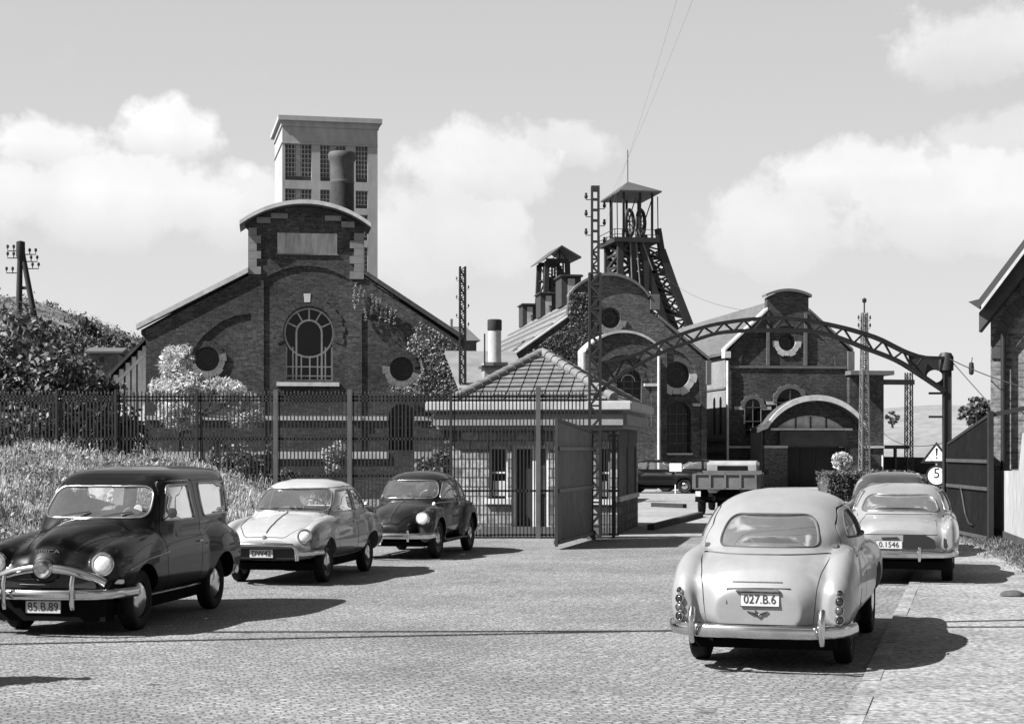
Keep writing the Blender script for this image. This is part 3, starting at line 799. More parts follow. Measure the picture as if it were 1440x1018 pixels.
    MB().box(-1.7, 1.6, -.6, .6, .2, .30).build('chassis', DARKIN(), t)
    return t

def beetle_car(loc, rz):
    t = thing('rounded_car', 'dark round-backed small car with bulging wings, standing beside the gatehouse railings', 'car', loc, rz)
    B = Body()
    # narrow central hull
    B.along([(-1.98, .30, .42, .62, 2.4), (-1.75, .50, .32, .92, 2.5), (-1.35, .60, .28, 1.10, 2.8), (-.7, .665, .26, 1.05, 3.2), (.1, .68, .26, 1.0, 3.2), (.7, .64, .27, 1.0, 2.9),
             (1.1, .56, .3, .96, 2.6), (1.5, .46, .33, .86, 2.4), (1.8, .33, .37, .72, 2.3), (1.93, .18, .42, .58, 2.2)])
    B.up([(.85, -1.62, .84, .67, 3.4), (1.0, -1.50, .73, .66, 3.5), (1.15, -1.34, .57, .635, 3.5), (1.30, -1.12, .38, .59, 3.3), (1.42, -.86, .18, .49, 2.9), (1.49, -.60, -.04, .32, 2.5), (1.51, -.42, -.22, .14, 2.2)])
    # four bulging wings
    def wing(x0, r, y0, w):
        rows = []
        for i in range(13):
            a = math.pi * (i + .25) / 12.5
            rows.append((x0 - r * 1.12 * math.cos(a), w * math.sin(a) ** .45, .30, .32 + (r + .08) * math.sin(a) ** .75, 2.5))
        B.along(rows, y0=y0, both=True)
    wing(1.20, .52, .60, .165); wing(-1.18, .55, .60, .17)
    # the front wings run forward to the lamp
    B.along([(1.2, .13, .5, .86, 2.2), (1.5, .13, .5, .86, 2.2), (1.72, .11, .56, .80, 2.2), (1.80, .06, .62, .74, 2.2)], y0=.575, both=True)
    B.along([(-.75, .05, .26, .32, 3), (.0, .06, .26, .32, 3), (.8, .05, .26, .32, 3)], y0=.70, both=True)
    B.skin(.02, 6)
    paint = mat('dark_enamel', .009, rough=.38, var=.25, scale=2.5, coat=.8, spec=.2)
    ws = rpoly([(-.52, 1.03), (.52, 1.03), (.46, 1.34), (-.46, 1.34)], [.12, .12, .15, .15])
    rw = rpoly([(-.40, 1.08), (.40, 1.08), (.34, 1.32), (-.34, 1.32)], .12)
    fd = rpoly([(-.42, 1.02), (.50, 1.02), (.44, 1.10), (.18, 1.31), (-.38, 1.33)], .07)
    rd = rpoly([(-1.12, 1.03), (-.55, 1.02), (-.52, 1.32), (-.76, 1.29)], .09)
    d1 = rpoly([(-.50, .36), (.62, .34), (.66, .60), (.58, 1.04), (.22, 1.345), (-.44, 1.37)], .07)
    hood = rpoly([(.80, -.50), (1.2, -.44), (1.6, -.32), (1.88, -.16), (1.88, .16), (1.6, .32), (1.2, .44), (.80, .50)], .05)
    global HANDLE_Z
    HANDLE_Z = .92
    finish_car(t, B, paint, [('x', ws, .0, 2.0, True), ('x', rw, -2.2, -.6, False), ('y', fd, -1, 1, True), ('y', rd, -1, 1, True)],
               [('door', d1, 1, None), ('door', d1, -1, None)], [('bonnet', 'z', hood, .55, 1.3)], arches=[(1.20, .33, .40, .5, 1.2), (-1.20, .33, .40, .52, 1.2)], frame_r=.010)
    wm = mat('pale_wheel', .10, rough=.4)
    for x, y, q in ((1.2, .64, 1), (1.2, -.64, -1), (-1.2, .64, 1), (-1.2, -.64, -1)): wheel(t, (x, y, .335), .335, .14, .13, q, wm)
    for y in (.575, -.575):
        h, nn = B.hit('x', y, .71, 4)
        lamp(t, h + Vector((.02, 0, .005)), (1, math.copysign(.05, y), .35), .10, lens=LENS(), depth=.06)
    ch = CHROME()
    MB().tube(B.line('z', [(1.86, 0), (.86, 0)], 4, .005), .010, 6).build('bonnet_strip', ch, t, sharp=60)
    b_ = sweep_bumper('bumper', [(1.7, .78, .42), (1.90, .70, .42), (2.03, .4, .42), (2.05, 0, .42), (2.03, -.4, .42), (1.90, -.70, .42), (1.7, -.78, .42)], .10, .045, ch, t)
    for y in (-.38, .38): MB().tube([(2.06, y, .33), (2.08, y, .42), (2.06, y, .52)], [.02, .028, .02], 8).build('overrider', ch, b_, sharp=60)
    sweep_bumper('bumper', [(-1.7, .78, .42), (-1.93, .68, .42), (-2.05, .4, .42), (-2.05, -.4, .42), (-1.93, -.68, .42), (-1.7, -.78, .42)], .09, .045, ch, t)
    plate_on(t, (2.045, -.30, .325), (1, 0), 'CK.137', .40, .115)
    for q in (1, -1):
        MB().tube(B.line('y', [(-.95, .955), (-.2, .965), (.55, .955), (1.05, .87)], 4 * q, .004), .007, 6).build('side_flash', ch, t, sharp=60)
        MB().tube([(-.72, q * .765, .30), (.78, q * .765, .30)], .012, 6).build('sill_strip', ch, t, sharp=60)
        h, _ = B.hit('z', 1.25, q * .62, 4)
        MB().tube([h, h + Vector((-.05, 0, .05))], .03, 10).build('sidelight', LENS(), t, sharp=50)
    for q in (1, -1):
        a, na = B.hit('x', q * .10, 1.03, 4); b, nb = B.hit('x', q * .42, 1.06, 4)
        MB().tube([a + na * .012, (a + b) / 2 + na * .02, b + nb * .012], .006, 5).build('wiper', mat('wiper_dark', .02), t)
    steering(t, (.28, .30, 1.0), .19, mat('wheel_rim_pale', .2, rough=.4))
    for y in (.30, -.30): seat(t, -.4, y, .48, .48, 1.1, TRIM_IN())
    MB().box(.14, .16, -.12, .10, 1.28, 1.34).build('rear_view_mirror', mat('mirror_pale', .35), t)
    MB().box(-1.7, 1.6, -.55, .55, .22, .30).build('chassis', DARKIN(), t)
    return t

def big_saloon(loc, rz):
    t = thing('large_saloon', 'pale grey rounded saloon seen from behind with stacked tail lamps, plate 027.B.6', 'car', loc, rz)
    B = Body()
    B.along([(-2.22, .42, .42, .74, 2.6), (-2.12, .68, .34, .88, 2.8), (-1.8, .80, .30, .99, 3), (-1.2, .85, .28, 1.08, 3.2), (-.4, .86, .27, 1.08, 3.4), (.6, .86, .27, 1.05, 3.3), (1.4, .83, .30, 1.0, 3.2),
             (2.0, .78, .34, .92, 3), (2.35, .6, .42, .84, 2.8), (2.45, .4, .5, .78, 2.6)])
    # boot bulge falling from the rear window
    B.along([(-2.27, .40, .34, .70, 2.8), (-2.17, .54, .32, .88, 2.8), (-1.85, .62, .36, 1.01, 2.8), (-1.5, .66, .5, 1.08, 2.9), (-1.0, .68, .5, 1.12, 3), (-.5, .6, .5, 1.12, 3)])
    # rear wings, their crest higher and rounder
    B.along([(-2.21, .07, .42, .70, 2.2), (-2.08, .15, .36, .84, 2.2), (-1.7, .19, .36, 1.0, 2.3), (-1.2, .17, .34, 1.04, 2.4), (-.6, .10, .4, 1.04, 2.5), (-.1, .03, .5, .98, 2.5)], y0=.70, both=True)
    B.along([(.2, .05, .5, 1.0, 2.4), (1.0, .14, .4, 1.0, 2.4), (1.7, .17, .38, .96, 2.3), (2.2, .14, .45, .88, 2.3), (2.36, .08, .55, .80, 2.3)], y0=.69, both=True)
    B.along([(.5, .62, .5, 1.12, 2.6), (1.2, .5, .5, 1.08, 2.5), (2.0, .38, .5, 1.0, 2.4), (2.4, .25, .5, .9, 2.4)])
    B.up([(.98, -1.66, 1.0, .81, 3.0), (1.12, -1.55, .86, .79, 3.0), (1.25, -1.37, .66, .735, 2.9), (1.37, -1.14, .44, .645, 2.8), (1.46, -.90, .22, .51, 2.6), (1.515, -.64, -.04, .32, 2.4), (1.535, -.45, -.2, .16, 2.2)])
    B.skin(.021, 8)
    paint = mat('pale_grey_enamel', .20, rough=.4, var=.12, scale=2.5, coat=.4, fine=.05, fscale=90)
    rw = rpoly([(-.50, 1.04), (.50, 1.04), (.425, 1.315), (-.425, 1.315)], [.10, .10, .13, .13], n=7)
    ws = rpoly([(-.62, 1.12), (.62, 1.12), (.55, 1.42), (-.55, 1.42)], .1)
    fd = rpoly([(-.42, 1.10), (.62, 1.10), (.52, 1.16), (.24, 1.33), (-.40, 1.35)], .05)
    rd = rpoly([(-1.12, 1.11), (-.52, 1.10), (-.50, 1.35), (-.80, 1.33), (-1.02, 1.22)], .05)
    d1 = rpoly([(-.46, .34), (.62, .34), (.78, .60), (.78, 1.06), (.30, 1.36), (-.44, 1.385)], .06)
    d2 = rpoly([(-.98, .36), (-.49, .34), (-.48, 1.385), (-.84, 1.36), (-1.20, 1.20), (-1.30, 1.0), (-1.12, .72)], .06)
    lid = rpoly([(-.60, .50), (.60, .50), (.61, .72), (.55, 1.045), (-.55, 1.045), (-.61, .72)], [.03, .03, .1, .1, .1, .1])
    lid = [(-.50, .42), (.50, .42), (.515, .58), (.53, .72), (.56, .85), (.60, .94), (.62, .985), (-.62, .985), (-.60, .94), (-.56, .85), (-.53, .72), (-.515, .58)]
    global HANDLE_Z
    HANDLE_Z = .96
    finish_car(t, B, paint, [('x', ws, .1, 2.0, False), ('x', rw, -2.4, -.7, True), ('y', fd, -1, 1, True), ('y', rd, -1, 1, True)],
               [('door', d1, 1, None), ('door', d2, 1, None), ('door', d1, -1, None), ('door', d2, -1, None)], [('boot_lid', 'x', lid, -2.6, -1.45)],
               arches=[(1.38, .34, .40, .55, 1.2), (-1.28, .30, .375, .60, 1.2)], frame=mat('grey_rubber', .05), frame_r=.011)
    wm = mat('pale_wheel', .10, rough=.4)
    for x, y, q in ((1.38, .70, 1), (1.38, -.70, -1), (-1.28, .70, 1), (-1.28, -.70, -1)): wheel(t, (x, y, .345), .345, .165, .17, q, wm)
    ch = CHROME()
    b_ = sweep_bumper('bumper', [(-1.93, .87, .37), (-2.12, .82, .37), (-2.25, .70, .37), (-2.34, .5, .365), (-2.38, 0, .365), (-2.34, -.5, .365), (-2.25, -.70, .37), (-2.12, -.82, .37), (-1.93, -.87, .37)], .115, .06, ch, t, 14)
    for y in (-.60, .60): MB().tube([(-2.34, y, .27), (-2.40, y, .36), (-2.40, y, .47), (-2.36, y, .55), (-2.33, y, .56)], [.026, .034, .036, .034, .01], 12).build('overrider', ch, b_, sharp=60)
    sweep_bumper('bumper', [(2.2, .74, .45), (2.42, .6, .45), (2.56, .3, .45), (2.56, -.3, .45), (2.42, -.6, .45), (2.2, -.74, .45)], .115, .06, ch, t, 14)
    # tail lamps: four stacked round lenses on each wing
    for y in (-.745, .745):
        for i, z in enumerate((.47, .545, .62, .685)):
            h, nn = B.hit('x', y, z, -4)
            if h is None: continue
            r = .037 if i < 3 else .026
            o = lamp(t, h + nn * .006, nn, r, 'tail_lamp', lens=TAIL() if i != 1 else mat('amber_glass', .07, rough=.15, coat=1), depth=.035)
            if i == 3: pass
    h, nn = B.hit('x', 0, .63, -4)
    plate_on(t, (h.x - .004, -.02, .630), (-1, 0), '027.B.6', .36, .115, tilt=-.10)
    MB().tube([(h.x - .008, y, .705) for y in (-.20, 0, .20)], .014, 8, sx=1.2).box(h.x - .03, h.x + .02, -.19, .19, .702, .718).build('plate_lamp', CHROMEDULL(), t, sharp=50)
    h2, _ = B.hit('x', 0, .835, -4)
    MB().tube(B.line('x', [(-.22, .775), (.24, .775)], -4, .004), .006, 6).build('boot_strip', CHROMEDULL(), t, sharp=60)
    MB().tube([B.hit('x', .29, .59, -4)[0], B.hit('x', .29, .715, -4)[0] + Vector((-.004, 0, 0)), B.hit('x', .0, .723, -4)[0] + Vector((-.004, 0, 0)), B.hit('x', -.30, .723, -4)[0] + Vector((-.004, 0, 0))], .006, 5).build('plate_surround', mat('plate_ink', .02), t)
    # winged badge
    wb = MB(); bx = B.hit('x', 0, .51, -4)[0].x - .008
    wb.tube([(bx, .10, .625), (bx - .004, .055, .612), (bx - .004, .02, .605)], [.004, .009, .008], 6).tube([(bx, -.10, .625), (bx - .004, -.055, .612), (bx - .004, -.02, .605)], [.004, .009, .008], 6)
    wb.tube([(bx - .004, .018, .635), (bx - .008, .014, .598), (bx - .008, 0, .588), (bx - .008, -.014, .598), (bx - .004, -.03, .605)], .007, 6)
    wo = wb.build('winged_badge', mat('badge_metal', .08, rough=.3, metal=.8), t, sharp=60); wo.location.z = -.095
    steering(t, (.40, .36, 1.05), .21, mat('wheel_rim_pale', .2, rough=.4))
    for y in (.36, -.36): seat(t, -.35, y, .6, .45, 1.08, TRIM_IN())
    seat(t, -1.2, 0, 1.3, .45, 1.06, TRIM_IN())
    MB().prism(rpoly([(.5, .8), (1.0, .8), (.96, 1.05), (.6, 1.08)], .04), 'y', -.7, .7).build('dashboard', mat('dash', .09, rough=.6), t, sharp=40)
    MB().box(-1.95, 2.0, -.68, .68, .18, .33).build('chassis', DARKIN(), t)
    MB().tube([(-2.2, .45, .27), (-1.6, .45, .25)], .022, 8).build('exhaust_pipe', DARKIN(), t)
    return t

def white_saloon(loc, rz):
    t = thing('white_saloon', 'off-white low saloon with plate 0.1546 parked ahead of the pale grey saloon', 'car', loc, rz)
    B = Body()
    B.along([(-2.02, .50, .48, .74, 3), (-1.92, .68, .38, .86, 3.2), (-1.5, .76, .30, .92, 3.4), (-.4, .79, .27, .95, 3.5), (.7, .78, .27, .93, 3.4), (1.4, .76, .30, .88, 3.2), (1.9, .68, .36, .80, 3), (2.05, .5, .44, .72, 2.8)])
    B.along([(-2.03, .42, .45, .76, 3), (-1.9, .56, .42, .89, 2.9), (-1.4, .60, .45, .97, 2.8), (-.9, .62, .5, 1.0, 3)])
    B.along([(-2.04, .06, .48, .82, 2.2), (-1.9, .10, .42, .90, 2.3), (-1.4, .13, .36, .94, 2.4), (-.7, .07, .4, .94, 2.4), (-.3, .02, .5, .9, 2.4)], y0=.70, both=True)
    B.along([(.3, .03, .5, .92, 2.4), (1.1, .12, .4, .93, 2.4), (1.7, .13, .42, .88, 2.3), (2.0, .08, .55, .78, 2.3)], y0=.66, both=True)
    B.along([(.5, .6, .5, 1.0, 2.6), (1.2, .5, .5, .95, 2.5), (1.8, .38, .5, .85, 2.4)])
    B.up([(.88, -1.60, .95, .71, 3.4), (1.0, -1.48, .80, .70, 3.5), (1.14, -1.27, .56, .66, 3.5), (1.27, -1.0, .32, .59, 3.2), (1.345, -.75, .10, .46, 2.9), (1.38, -.45, -.15, .25, 2.5)])
    B.skin(.024, 7)
    paint = mat('off_white_enamel', .19, rough=.3, var=.1, scale=2.5, coat=.75)
    rw = rpoly([(-.55, 1.0), (.55, 1.0), (.47, 1.23), (-.47, 1.23)], [.08, .08, .12, .12])
    ws = rpoly([(-.58, 1.0), (.58, 1.0), (.5, 1.27), (-.5, 1.27)], .1)
    fd = rpoly([(-.38, .98), (.55, .98), (.45, 1.05), (.2, 1.27), (-.36, 1.29)], .05)
    rd = rpoly([(-1.16, 1.0), (-.48, .98), (-.46, 1.29), (-.82, 1.27), (-1.02, 1.15)], .05)
    lid = [(-.54, .70), (.54, .70), (.52, .86), (.46, .955), (-.46, .955), (-.52, .86)]
    finish_car(t, B, paint, [('x', ws, .1, 2.0, False), ('x', rw, -2.4, -.7, True), ('y', fd, -1, 1, True), ('y', rd, -1, 1, True)], [],
               [('boot_lid', 'x', lid, -2.6, -1.3)], arches=[(1.25, .32, .37, .5, 1.2), (-1.2, .30, .36, .55, 1.2)])
    wm = mat('pale_wheel', .10, rough=.4)
    for x, y, q in ((1.25, .66, 1), (1.25, -.66, -1), (-1.2, .66, 1), (-1.2, -.66, -1)): wheel(t, (x, y, .32), .32, .15, .15, q, wm)
    ch = CHROME()
    b_ = sweep_bumper('bumper', [(-1.75, .80, .43), (-1.98, .76, .43), (-2.10, .6, .43), (-2.16, .3, .43), (-2.16, -.3, .43), (-2.10, -.6, .43), (-1.98, -.76, .43), (-1.75, -.80, .43)], .10, .05, ch, t)
    for y in (-.30, .30): MB().tube([(-2.16, y, .34), (-2.21, y, .43), (-2.2, y, .53)], [.02, .03, .022], 10).build('overrider', ch, b_, sharp=60)
    sweep_bumper('bumper', [(1.8, .78, .43), (2.1, .6, .43), (2.18, 0, .43), (2.1, -.6, .43), (1.8, -.78, .43)], .10, .05, ch, t)
    h, _ = B.hit('x', .18, .60, -4)
    MB().prism(rpoly([(-.52, .50), (-.075, .50), (-.075, .70), (-.36, .70), (-.5, .63)], .03), 'x', h.x - .012, h.x + .05).build('dark_panel', mat('grille_dark', .006, rough=.5), t, sharp=40)
    MB().prism([(.50, .56), (.62, .56), (.62, .67), (.50, .68)], 'x', h.x - .01, h.x + .06).build('tail_lamp', TAIL(), t, bevel=.01)
    MB().prism([(-.62, .52), (-.70, .52), (-.70, .64), (-.62, .66)], 'x', h.x - .01, h.x + .08).build('tail_lamp', TAIL(), t, bevel=.01)
    plate_on(t, (h.x - .014, .118, .555), (-1, 0), '0.1546', .36, .115)
    MB().tube([(h.x - .015, .0, .655), (h.x - .02, .22, .645)], .014, 8).build('plate_lamp', mat('plate_ink', .02), t)
    for y in (.3, -.3): seat(t, -.35, y, .55, .42, 1.0, TRIM_IN())
    seat(t, -1.1, 0, 1.2, .42, .96, TRIM_IN())
    steering(t, (.35, .32, .96), .19, mat('wheel_rim_pale', .2, rough=.4))
    MB().box(-1.8, 1.7, -.62, .62, .20, .31).build('chassis', DARKIN(), t)
    return t

def dark_saloon(loc, rz, label):
    t = thing('dark_saloon', label, 'car', loc, rz)
    B = Body()
    B.along([(-2.02, .50, .46, .72, 3), (-1.9, .68, .36, .88, 3), (-1.4, .76, .29, .96, 3.2), (-.4, .78, .27, .98, 3.4), (.7, .78, .27, .96, 3.3), (1.4, .74, .30, .9, 3), (1.9, .62, .38, .82, 2.8), (2.05, .4, .46, .74, 2.6)])
    B.along([(.3, .05, .4, .92, 2.3), (.9, .14, .34, .92, 2.3), (1.4, .17, .34, .92, 2.2), (1.85, .14, .42, .82, 2.2), (1.98, .08, .5, .74, 2.2)], y0=.66, both=True)
    B.along([(-2.0, .06, .48, .78, 2.3), (-1.7, .13, .36, .92, 2.3), (-1.2, .15, .34, .95, 2.4), (-.6, .06, .4, .92, 2.4)], y0=.68, both=True)
    B.along([(.5, .6, .5, 1.02, 2.6), (1.2, .46, .5, .99, 2.4), (1.9, .28, .5, .88, 2.3), (2.08, .16, .5, .72, 2.3)])
    B.up([(.9, -1.65, .95, .71, 3.4), (1.05, -1.5, .80, .70, 3.5), (1.20, -1.27, .56, .66, 3.5), (1.33, -1.0, .32, .59, 3.2), (1.42, -.75, .10, .46, 2.9), (1.46, -.45, -.15, .25, 2.5)])
    B.skin(.028, 6)
    paint = mat('grey_black_enamel', .035, rough=.25, var=.2, scale=2.5, coat=.5)
    rw = rpoly([(-.45, 1.06), (.45, 1.06), (.4, 1.28), (-.4, 1.28)], .1)
    ws = rpoly([(-.58, 1.05), (.58, 1.05), (.5, 1.34), (-.5, 1.34)], .1)
    fd = rpoly([(-.38, 1.03), (.55, 1.03), (.2, 1.35), (-.36, 1.36)], .05)
    rd = rpoly([(-1.16, 1.05), (-.48, 1.03), (-.46, 1.36), (-.85, 1.34)], .05)
    finish_car(t, B, paint, [('x', ws, .1, 2.0, True), ('x', rw, -2.4, -.7, False), ('y', fd, -1, 1, False), ('y', rd, -1, 1, False)], [], [], arches=[(1.25, .32, .37, .5, 1.2), (-1.2, .32, .36, .55, 1.2)])
    wm = mat('black_wheel', .012, rough=.3, coat=.3)
    for x, y, q in ((1.25, .68, 1), (1.25, -.68, -1), (-1.2, .68, 1), (-1.2, -.68, -1)): wheel(t, (x, y, .32), .32, .15, .15, q, wm)
    ch = CHROME()
    for e in (1, -1): sweep_bumper('bumper', [(e * 1.75, .80, .43), (e * 1.98, .76, .43), (e * 2.14, .4, .43), (e * 2.16, 0, .43), (e * 2.14, -.4, .43), (e * 1.98, -.76, .43), (e * 1.75, -.80, .43)], .10, .05, ch, t)
    for y in (.6, -.6): lamp(t, (1.97, y, .70), (1, 0, 0), .095, lens=LENS())
    for y in (.72, -.72):
        h, nn = B.hit('x', y, .70, -4); lamp(t, h, nn, .04, 'tail_lamp', lens=TAIL(), depth=.03)
    seat(t, -.35, 0, 1.1, .42, 1.04, TRIM_IN())
    MB().box(-1.8, 1.7, -.62, .62, .20, .31).build('chassis', DARKIN(), t)
    return t
# ---------------------------------------------------------------- the ground
KX = lambda d: 2.69 + .271 * (d - 13.3)             # kerb of the right-hand pavement
def foot(y):                                          # foot of the grass bank on the left
    ys = [-10, 10, 18, 24, 30, 37, 48, 400]; xs = [-9.5, -7.0, -5.75, -4.75, -3.5, -2.4, -1.0, -1.0]
    return float(np.interp(y, ys, xs))
def bank(x, y):
    u = min(1.0, max(0.0, (foot(y) - x) / 6.5))
    fall = 1.0 if y < 37 else max(0.0, 1 - (y - 37) / (4.0 + max(0, -9.5 - x) * 6))
    return 1.5 * math.sin(u * math.pi / 2) * fall * (1 + .06 * math.sin(x * 1.7 + y * .9) + .04 * math.sin(x * .6 - y * 1.3)) - (0 if u > 0 else .05)
def sett_mat(name, v, mortar, bw, bh, rot, wander=.5):
    m, nt, b, N, L = nodes_of(name)
    tc = N('ShaderNodeTexCoord'); mp = N('ShaderNodeMapping'); mp.inputs['Rotation'].default_value = (0, 0, R(rot)); L(tc.outputs['Object'], mp.inputs[0])
    nd = N('ShaderNodeTexNoise'); nd.inputs['Scale'].default_value = 3.1; nd.inputs['Detail'].default_value = 3; L(mp.outputs[0], nd.inputs['Vector'])
    sb = N('ShaderNodeVectorMath'); sb.operation = 'SUBTRACT'; L(nd.outputs['Color'], sb.inputs[0]); sb.inputs[1].default_value = (.5, .5, .5)
    sc = N('ShaderNodeVectorMath'); sc.operation = 'SCALE'; L(sb.outputs[0], sc.inputs[0]); sc.inputs['Scale'].default_value = .22
    ad = N('ShaderNodeVectorMath'); ad.operation = 'ADD'; L(mp.outputs[0], ad.inputs[0]); L(sc.outputs[0], ad.inputs[1])
    bt = N('ShaderNodeTexBrick'); L(ad.outputs[0], bt.inputs['Vector'])
    bt.inputs['Scale'].default_value = 1; bt.inputs['Brick Width'].default_value = bw; bt.inputs['Row Height'].default_value = bh
    bt.inputs['Mortar Size'].default_value = .012; bt.inputs['Mortar Smooth'].default_value = .6
    bt.inputs['Color1'].default_value = g4(v * .76); bt.inputs['Color2'].default_value = g4(v * 1.22); bt.inputs['Mortar'].default_value = g4(mortar)
    n1 = N('ShaderNodeTexNoise'); n1.inputs['Scale'].default_value = .45; n1.inputs['Detail'].default_value = 7; n1.inputs['Roughness'].default_value = .6; L(mp.outputs[0], n1.inputs['Vector'])
    r1 = N('ShaderNodeMapRange'); r1.inputs[1].default_value = .3; r1.inputs[2].default_value = .7; r1.inputs[3].default_value = .66; r1.inputs[4].default_value = 1.24; L(n1.outputs[0], r1.inputs[0])
    n2 = N('ShaderNodeTexNoise'); n2.inputs['Scale'].default_value = 17; n2.inputs['Detail'].default_value = 5; n2.inputs['Roughness'].default_value = .7; L(mp.outputs[0], n2.inputs['Vector'])
    r2 = N('ShaderNodeMapRange'); r2.inputs[1].default_value = .3; r2.inputs[2].default_value = .7; r2.inputs[3].default_value = .34; r2.inputs[4].default_value = 1.6; L(n2.outputs[0], r2.inputs[0])
    mu = N('ShaderNodeMath'); mu.operation = 'MULTIPLY'; L(r1.outputs[0], mu.inputs[0]); L(r2.outputs[0], mu.inputs[1])
    # missing or sunken stones, darker
    vo = N('ShaderNodeTexVoronoi'); vo.inputs['Scale'].default_value = 1.1; L(mp.outputs[0], vo.inputs['Vector'])
    r3 = N('ShaderNodeMapRange'); r3.inputs[1].default_value = .035; r3.inputs[2].default_value = .09; r3.inputs[3].default_value = .35; r3.inputs[4].default_value = 1.0; L(vo.outputs['Distance'], r3.inputs[0])
    m2 = N('ShaderNodeMath'); m2.operation = 'MULTIPLY'; L(mu.outputs[0], m2.inputs[0]); L(r3.outputs[0], m2.inputs[1])
    vs = N('ShaderNodeVectorMath'); vs.operation = 'SCALE'; L(bt.outputs['Color'], vs.inputs[0]); L(m2.outputs[0], vs.inputs['Scale'])
    L(vs.outputs[0], b.inputs['Base Color']); b.inputs['Roughness'].default_value = .85
    b1 = N('ShaderNodeBump'); b1.inputs['Strength'].default_value = .55; b1.inputs['Distance'].default_value = .015; b1.invert = True; L(bt.outputs['Fac'], b1.inputs['Height'])
    b2 = N('ShaderNodeBump'); b2.inputs['Strength'].default_value = .5; b2.inputs['Distance'].default_value = .012; L(n2.outputs[0], b2.inputs['Height']); L(b1.outputs[0], b2.inputs['Normal'])
    L(b2.outputs[0], b.inputs['Normal'])
    return m
def structure(name, mb, m, sharp=None): return tag(mb.build(name, m, None, sharp=sharp), kind='structure')
def sheet(pts, z): return MB().add([(x, y, z) for x, y in pts], [tuple(range(len(pts)))])
structure('ground', sheet([(-3000, -200), (3000, -200), (3000, 5000), (-3000, 5000)], -.03), mat('earth', .10, rough=.95, var=.4, scale=.3, fine=.4, fscale=3))
structure('road', sheet([(-14, -6), (KX(-6), -6), (KX(36.9), 36.9), (-3.0, 36.9), (-14, 36.9)], 0), sett_mat('stone_setts', .18, .08, .105, .072, -15))
structure('yard', sheet([(-2.4, 36.9), (KX(36.9), 36.9), (40, 37), (60, 150), (-40, 150), (-12, 44)], -.006), mat('yard_concrete', .19, rough=.9, var=.25, scale=.25, fine=.3, fscale=5, bump=.3))
pv = MB().prism([(KX(-6) + .10, -6), (30, -6), (30, 36.8), (KX(36.8) + .10, 36.8)], 'z', -.2, .034)
structure('pavement', pv, mat('pavement_gravel', .17, rough=.95, var=.38, scale=.7, fine=.6, fscale=20, bump=.8))
kb = MB()
for i in range(48):
    y0 = -6 + i * .9; y1 = y0 + .894
    if y1 > 36.8: break
    kb.prism([(KX(y0), y0), (KX(y0) + .15, y0), (KX(y1) + .15, y1), (KX(y1), y1)], 'z', -.2, .038 + .004 * math.sin(i * 2.3))
structure('kerb', kb, mat('kerb_stone', .17, rough=.9, var=.5, scale=2, fine=.5, fscale=20))
gx, gy = np.meshgrid(np.linspace(-60, -.8, 100), np.linspace(-8, 90, 120))
vs = [(x, y, bank(x, y)) for x, y in zip(gx.ravel(), gy.ravel())]
w_ = gx.shape[1]
bk = MB(); bk.add(vs, [(i * w_ + j, i * w_ + j + 1, (i + 1) * w_ + j + 1, (i + 1) * w_ + j) for i in range(gx.shape[0] - 1) for j in range(w_ - 1)])
structure('grass_bank', bk, mat('bank_soil', .09, rough=.95, var=.4, scale=1.2, fine=.5, fscale=14, bump=.6), sharp=60)

# hills far off
def hill(name, cx, cy, rx, ry, h, m, seed, rough=.06, p=1.0):
    rg = random.Random(seed); n, k = 64, 26; vs = []; ph = [rg.uniform(0, 6.28) for _ in range(6)]
    for i in range(k + 1):
        r = i / k
        for j in range(n):
            t = 2 * math.pi * j / n
            wob = 1 + rough * (math.sin(5 * t + ph[0]) + .6 * math.sin(11 * t + ph[1]) + .4 * math.sin(23 * t + ph[2] + r * 9))
            z = h * (1 - r ** p) * (1 + rough * .5 * math.sin(9 * t + 12 * r + ph[3])) if r else h
            vs.append((cx + rx * r * wob * math.cos(t), cy + ry * r * wob * math.sin(t), z - .5))
    fs = [(i * n + j, i * n + (j + 1) % n, (i + 1) * n + (j + 1) % n, (i + 1) * n + j) for i in range(k) for j in range(n)]
    return structure(name, MB().add(vs, fs), m, sharp=50)
heap = mat('spoil_heap', .075, rough=1, var=.45, scale=.06, fine=.65, fscale=.8, detail=9)
hp = P(22, 413, 320)
hill('slag_hill', hp.x, hp.y, 74, 90, hp.z, heap, 3, .02, 1.12)
hill('wooded_hill', P(60, 560, 300).x, 300, 60, 40, P(100, 470, 300).z, mat('hill_scrub', .075, rough=1, var=.5, scale=.12, fine=.6, fscale=.9), 5, .05, 1.6)
hill('pale_hill', P(1330, 560, 330).x, 330, 60, 50, P(1330, 566, 330).z, mat('pale_slope', .17, rough=1, var=.2, scale=.05, fine=.15, fscale=.5), 8, .012, 1.7)

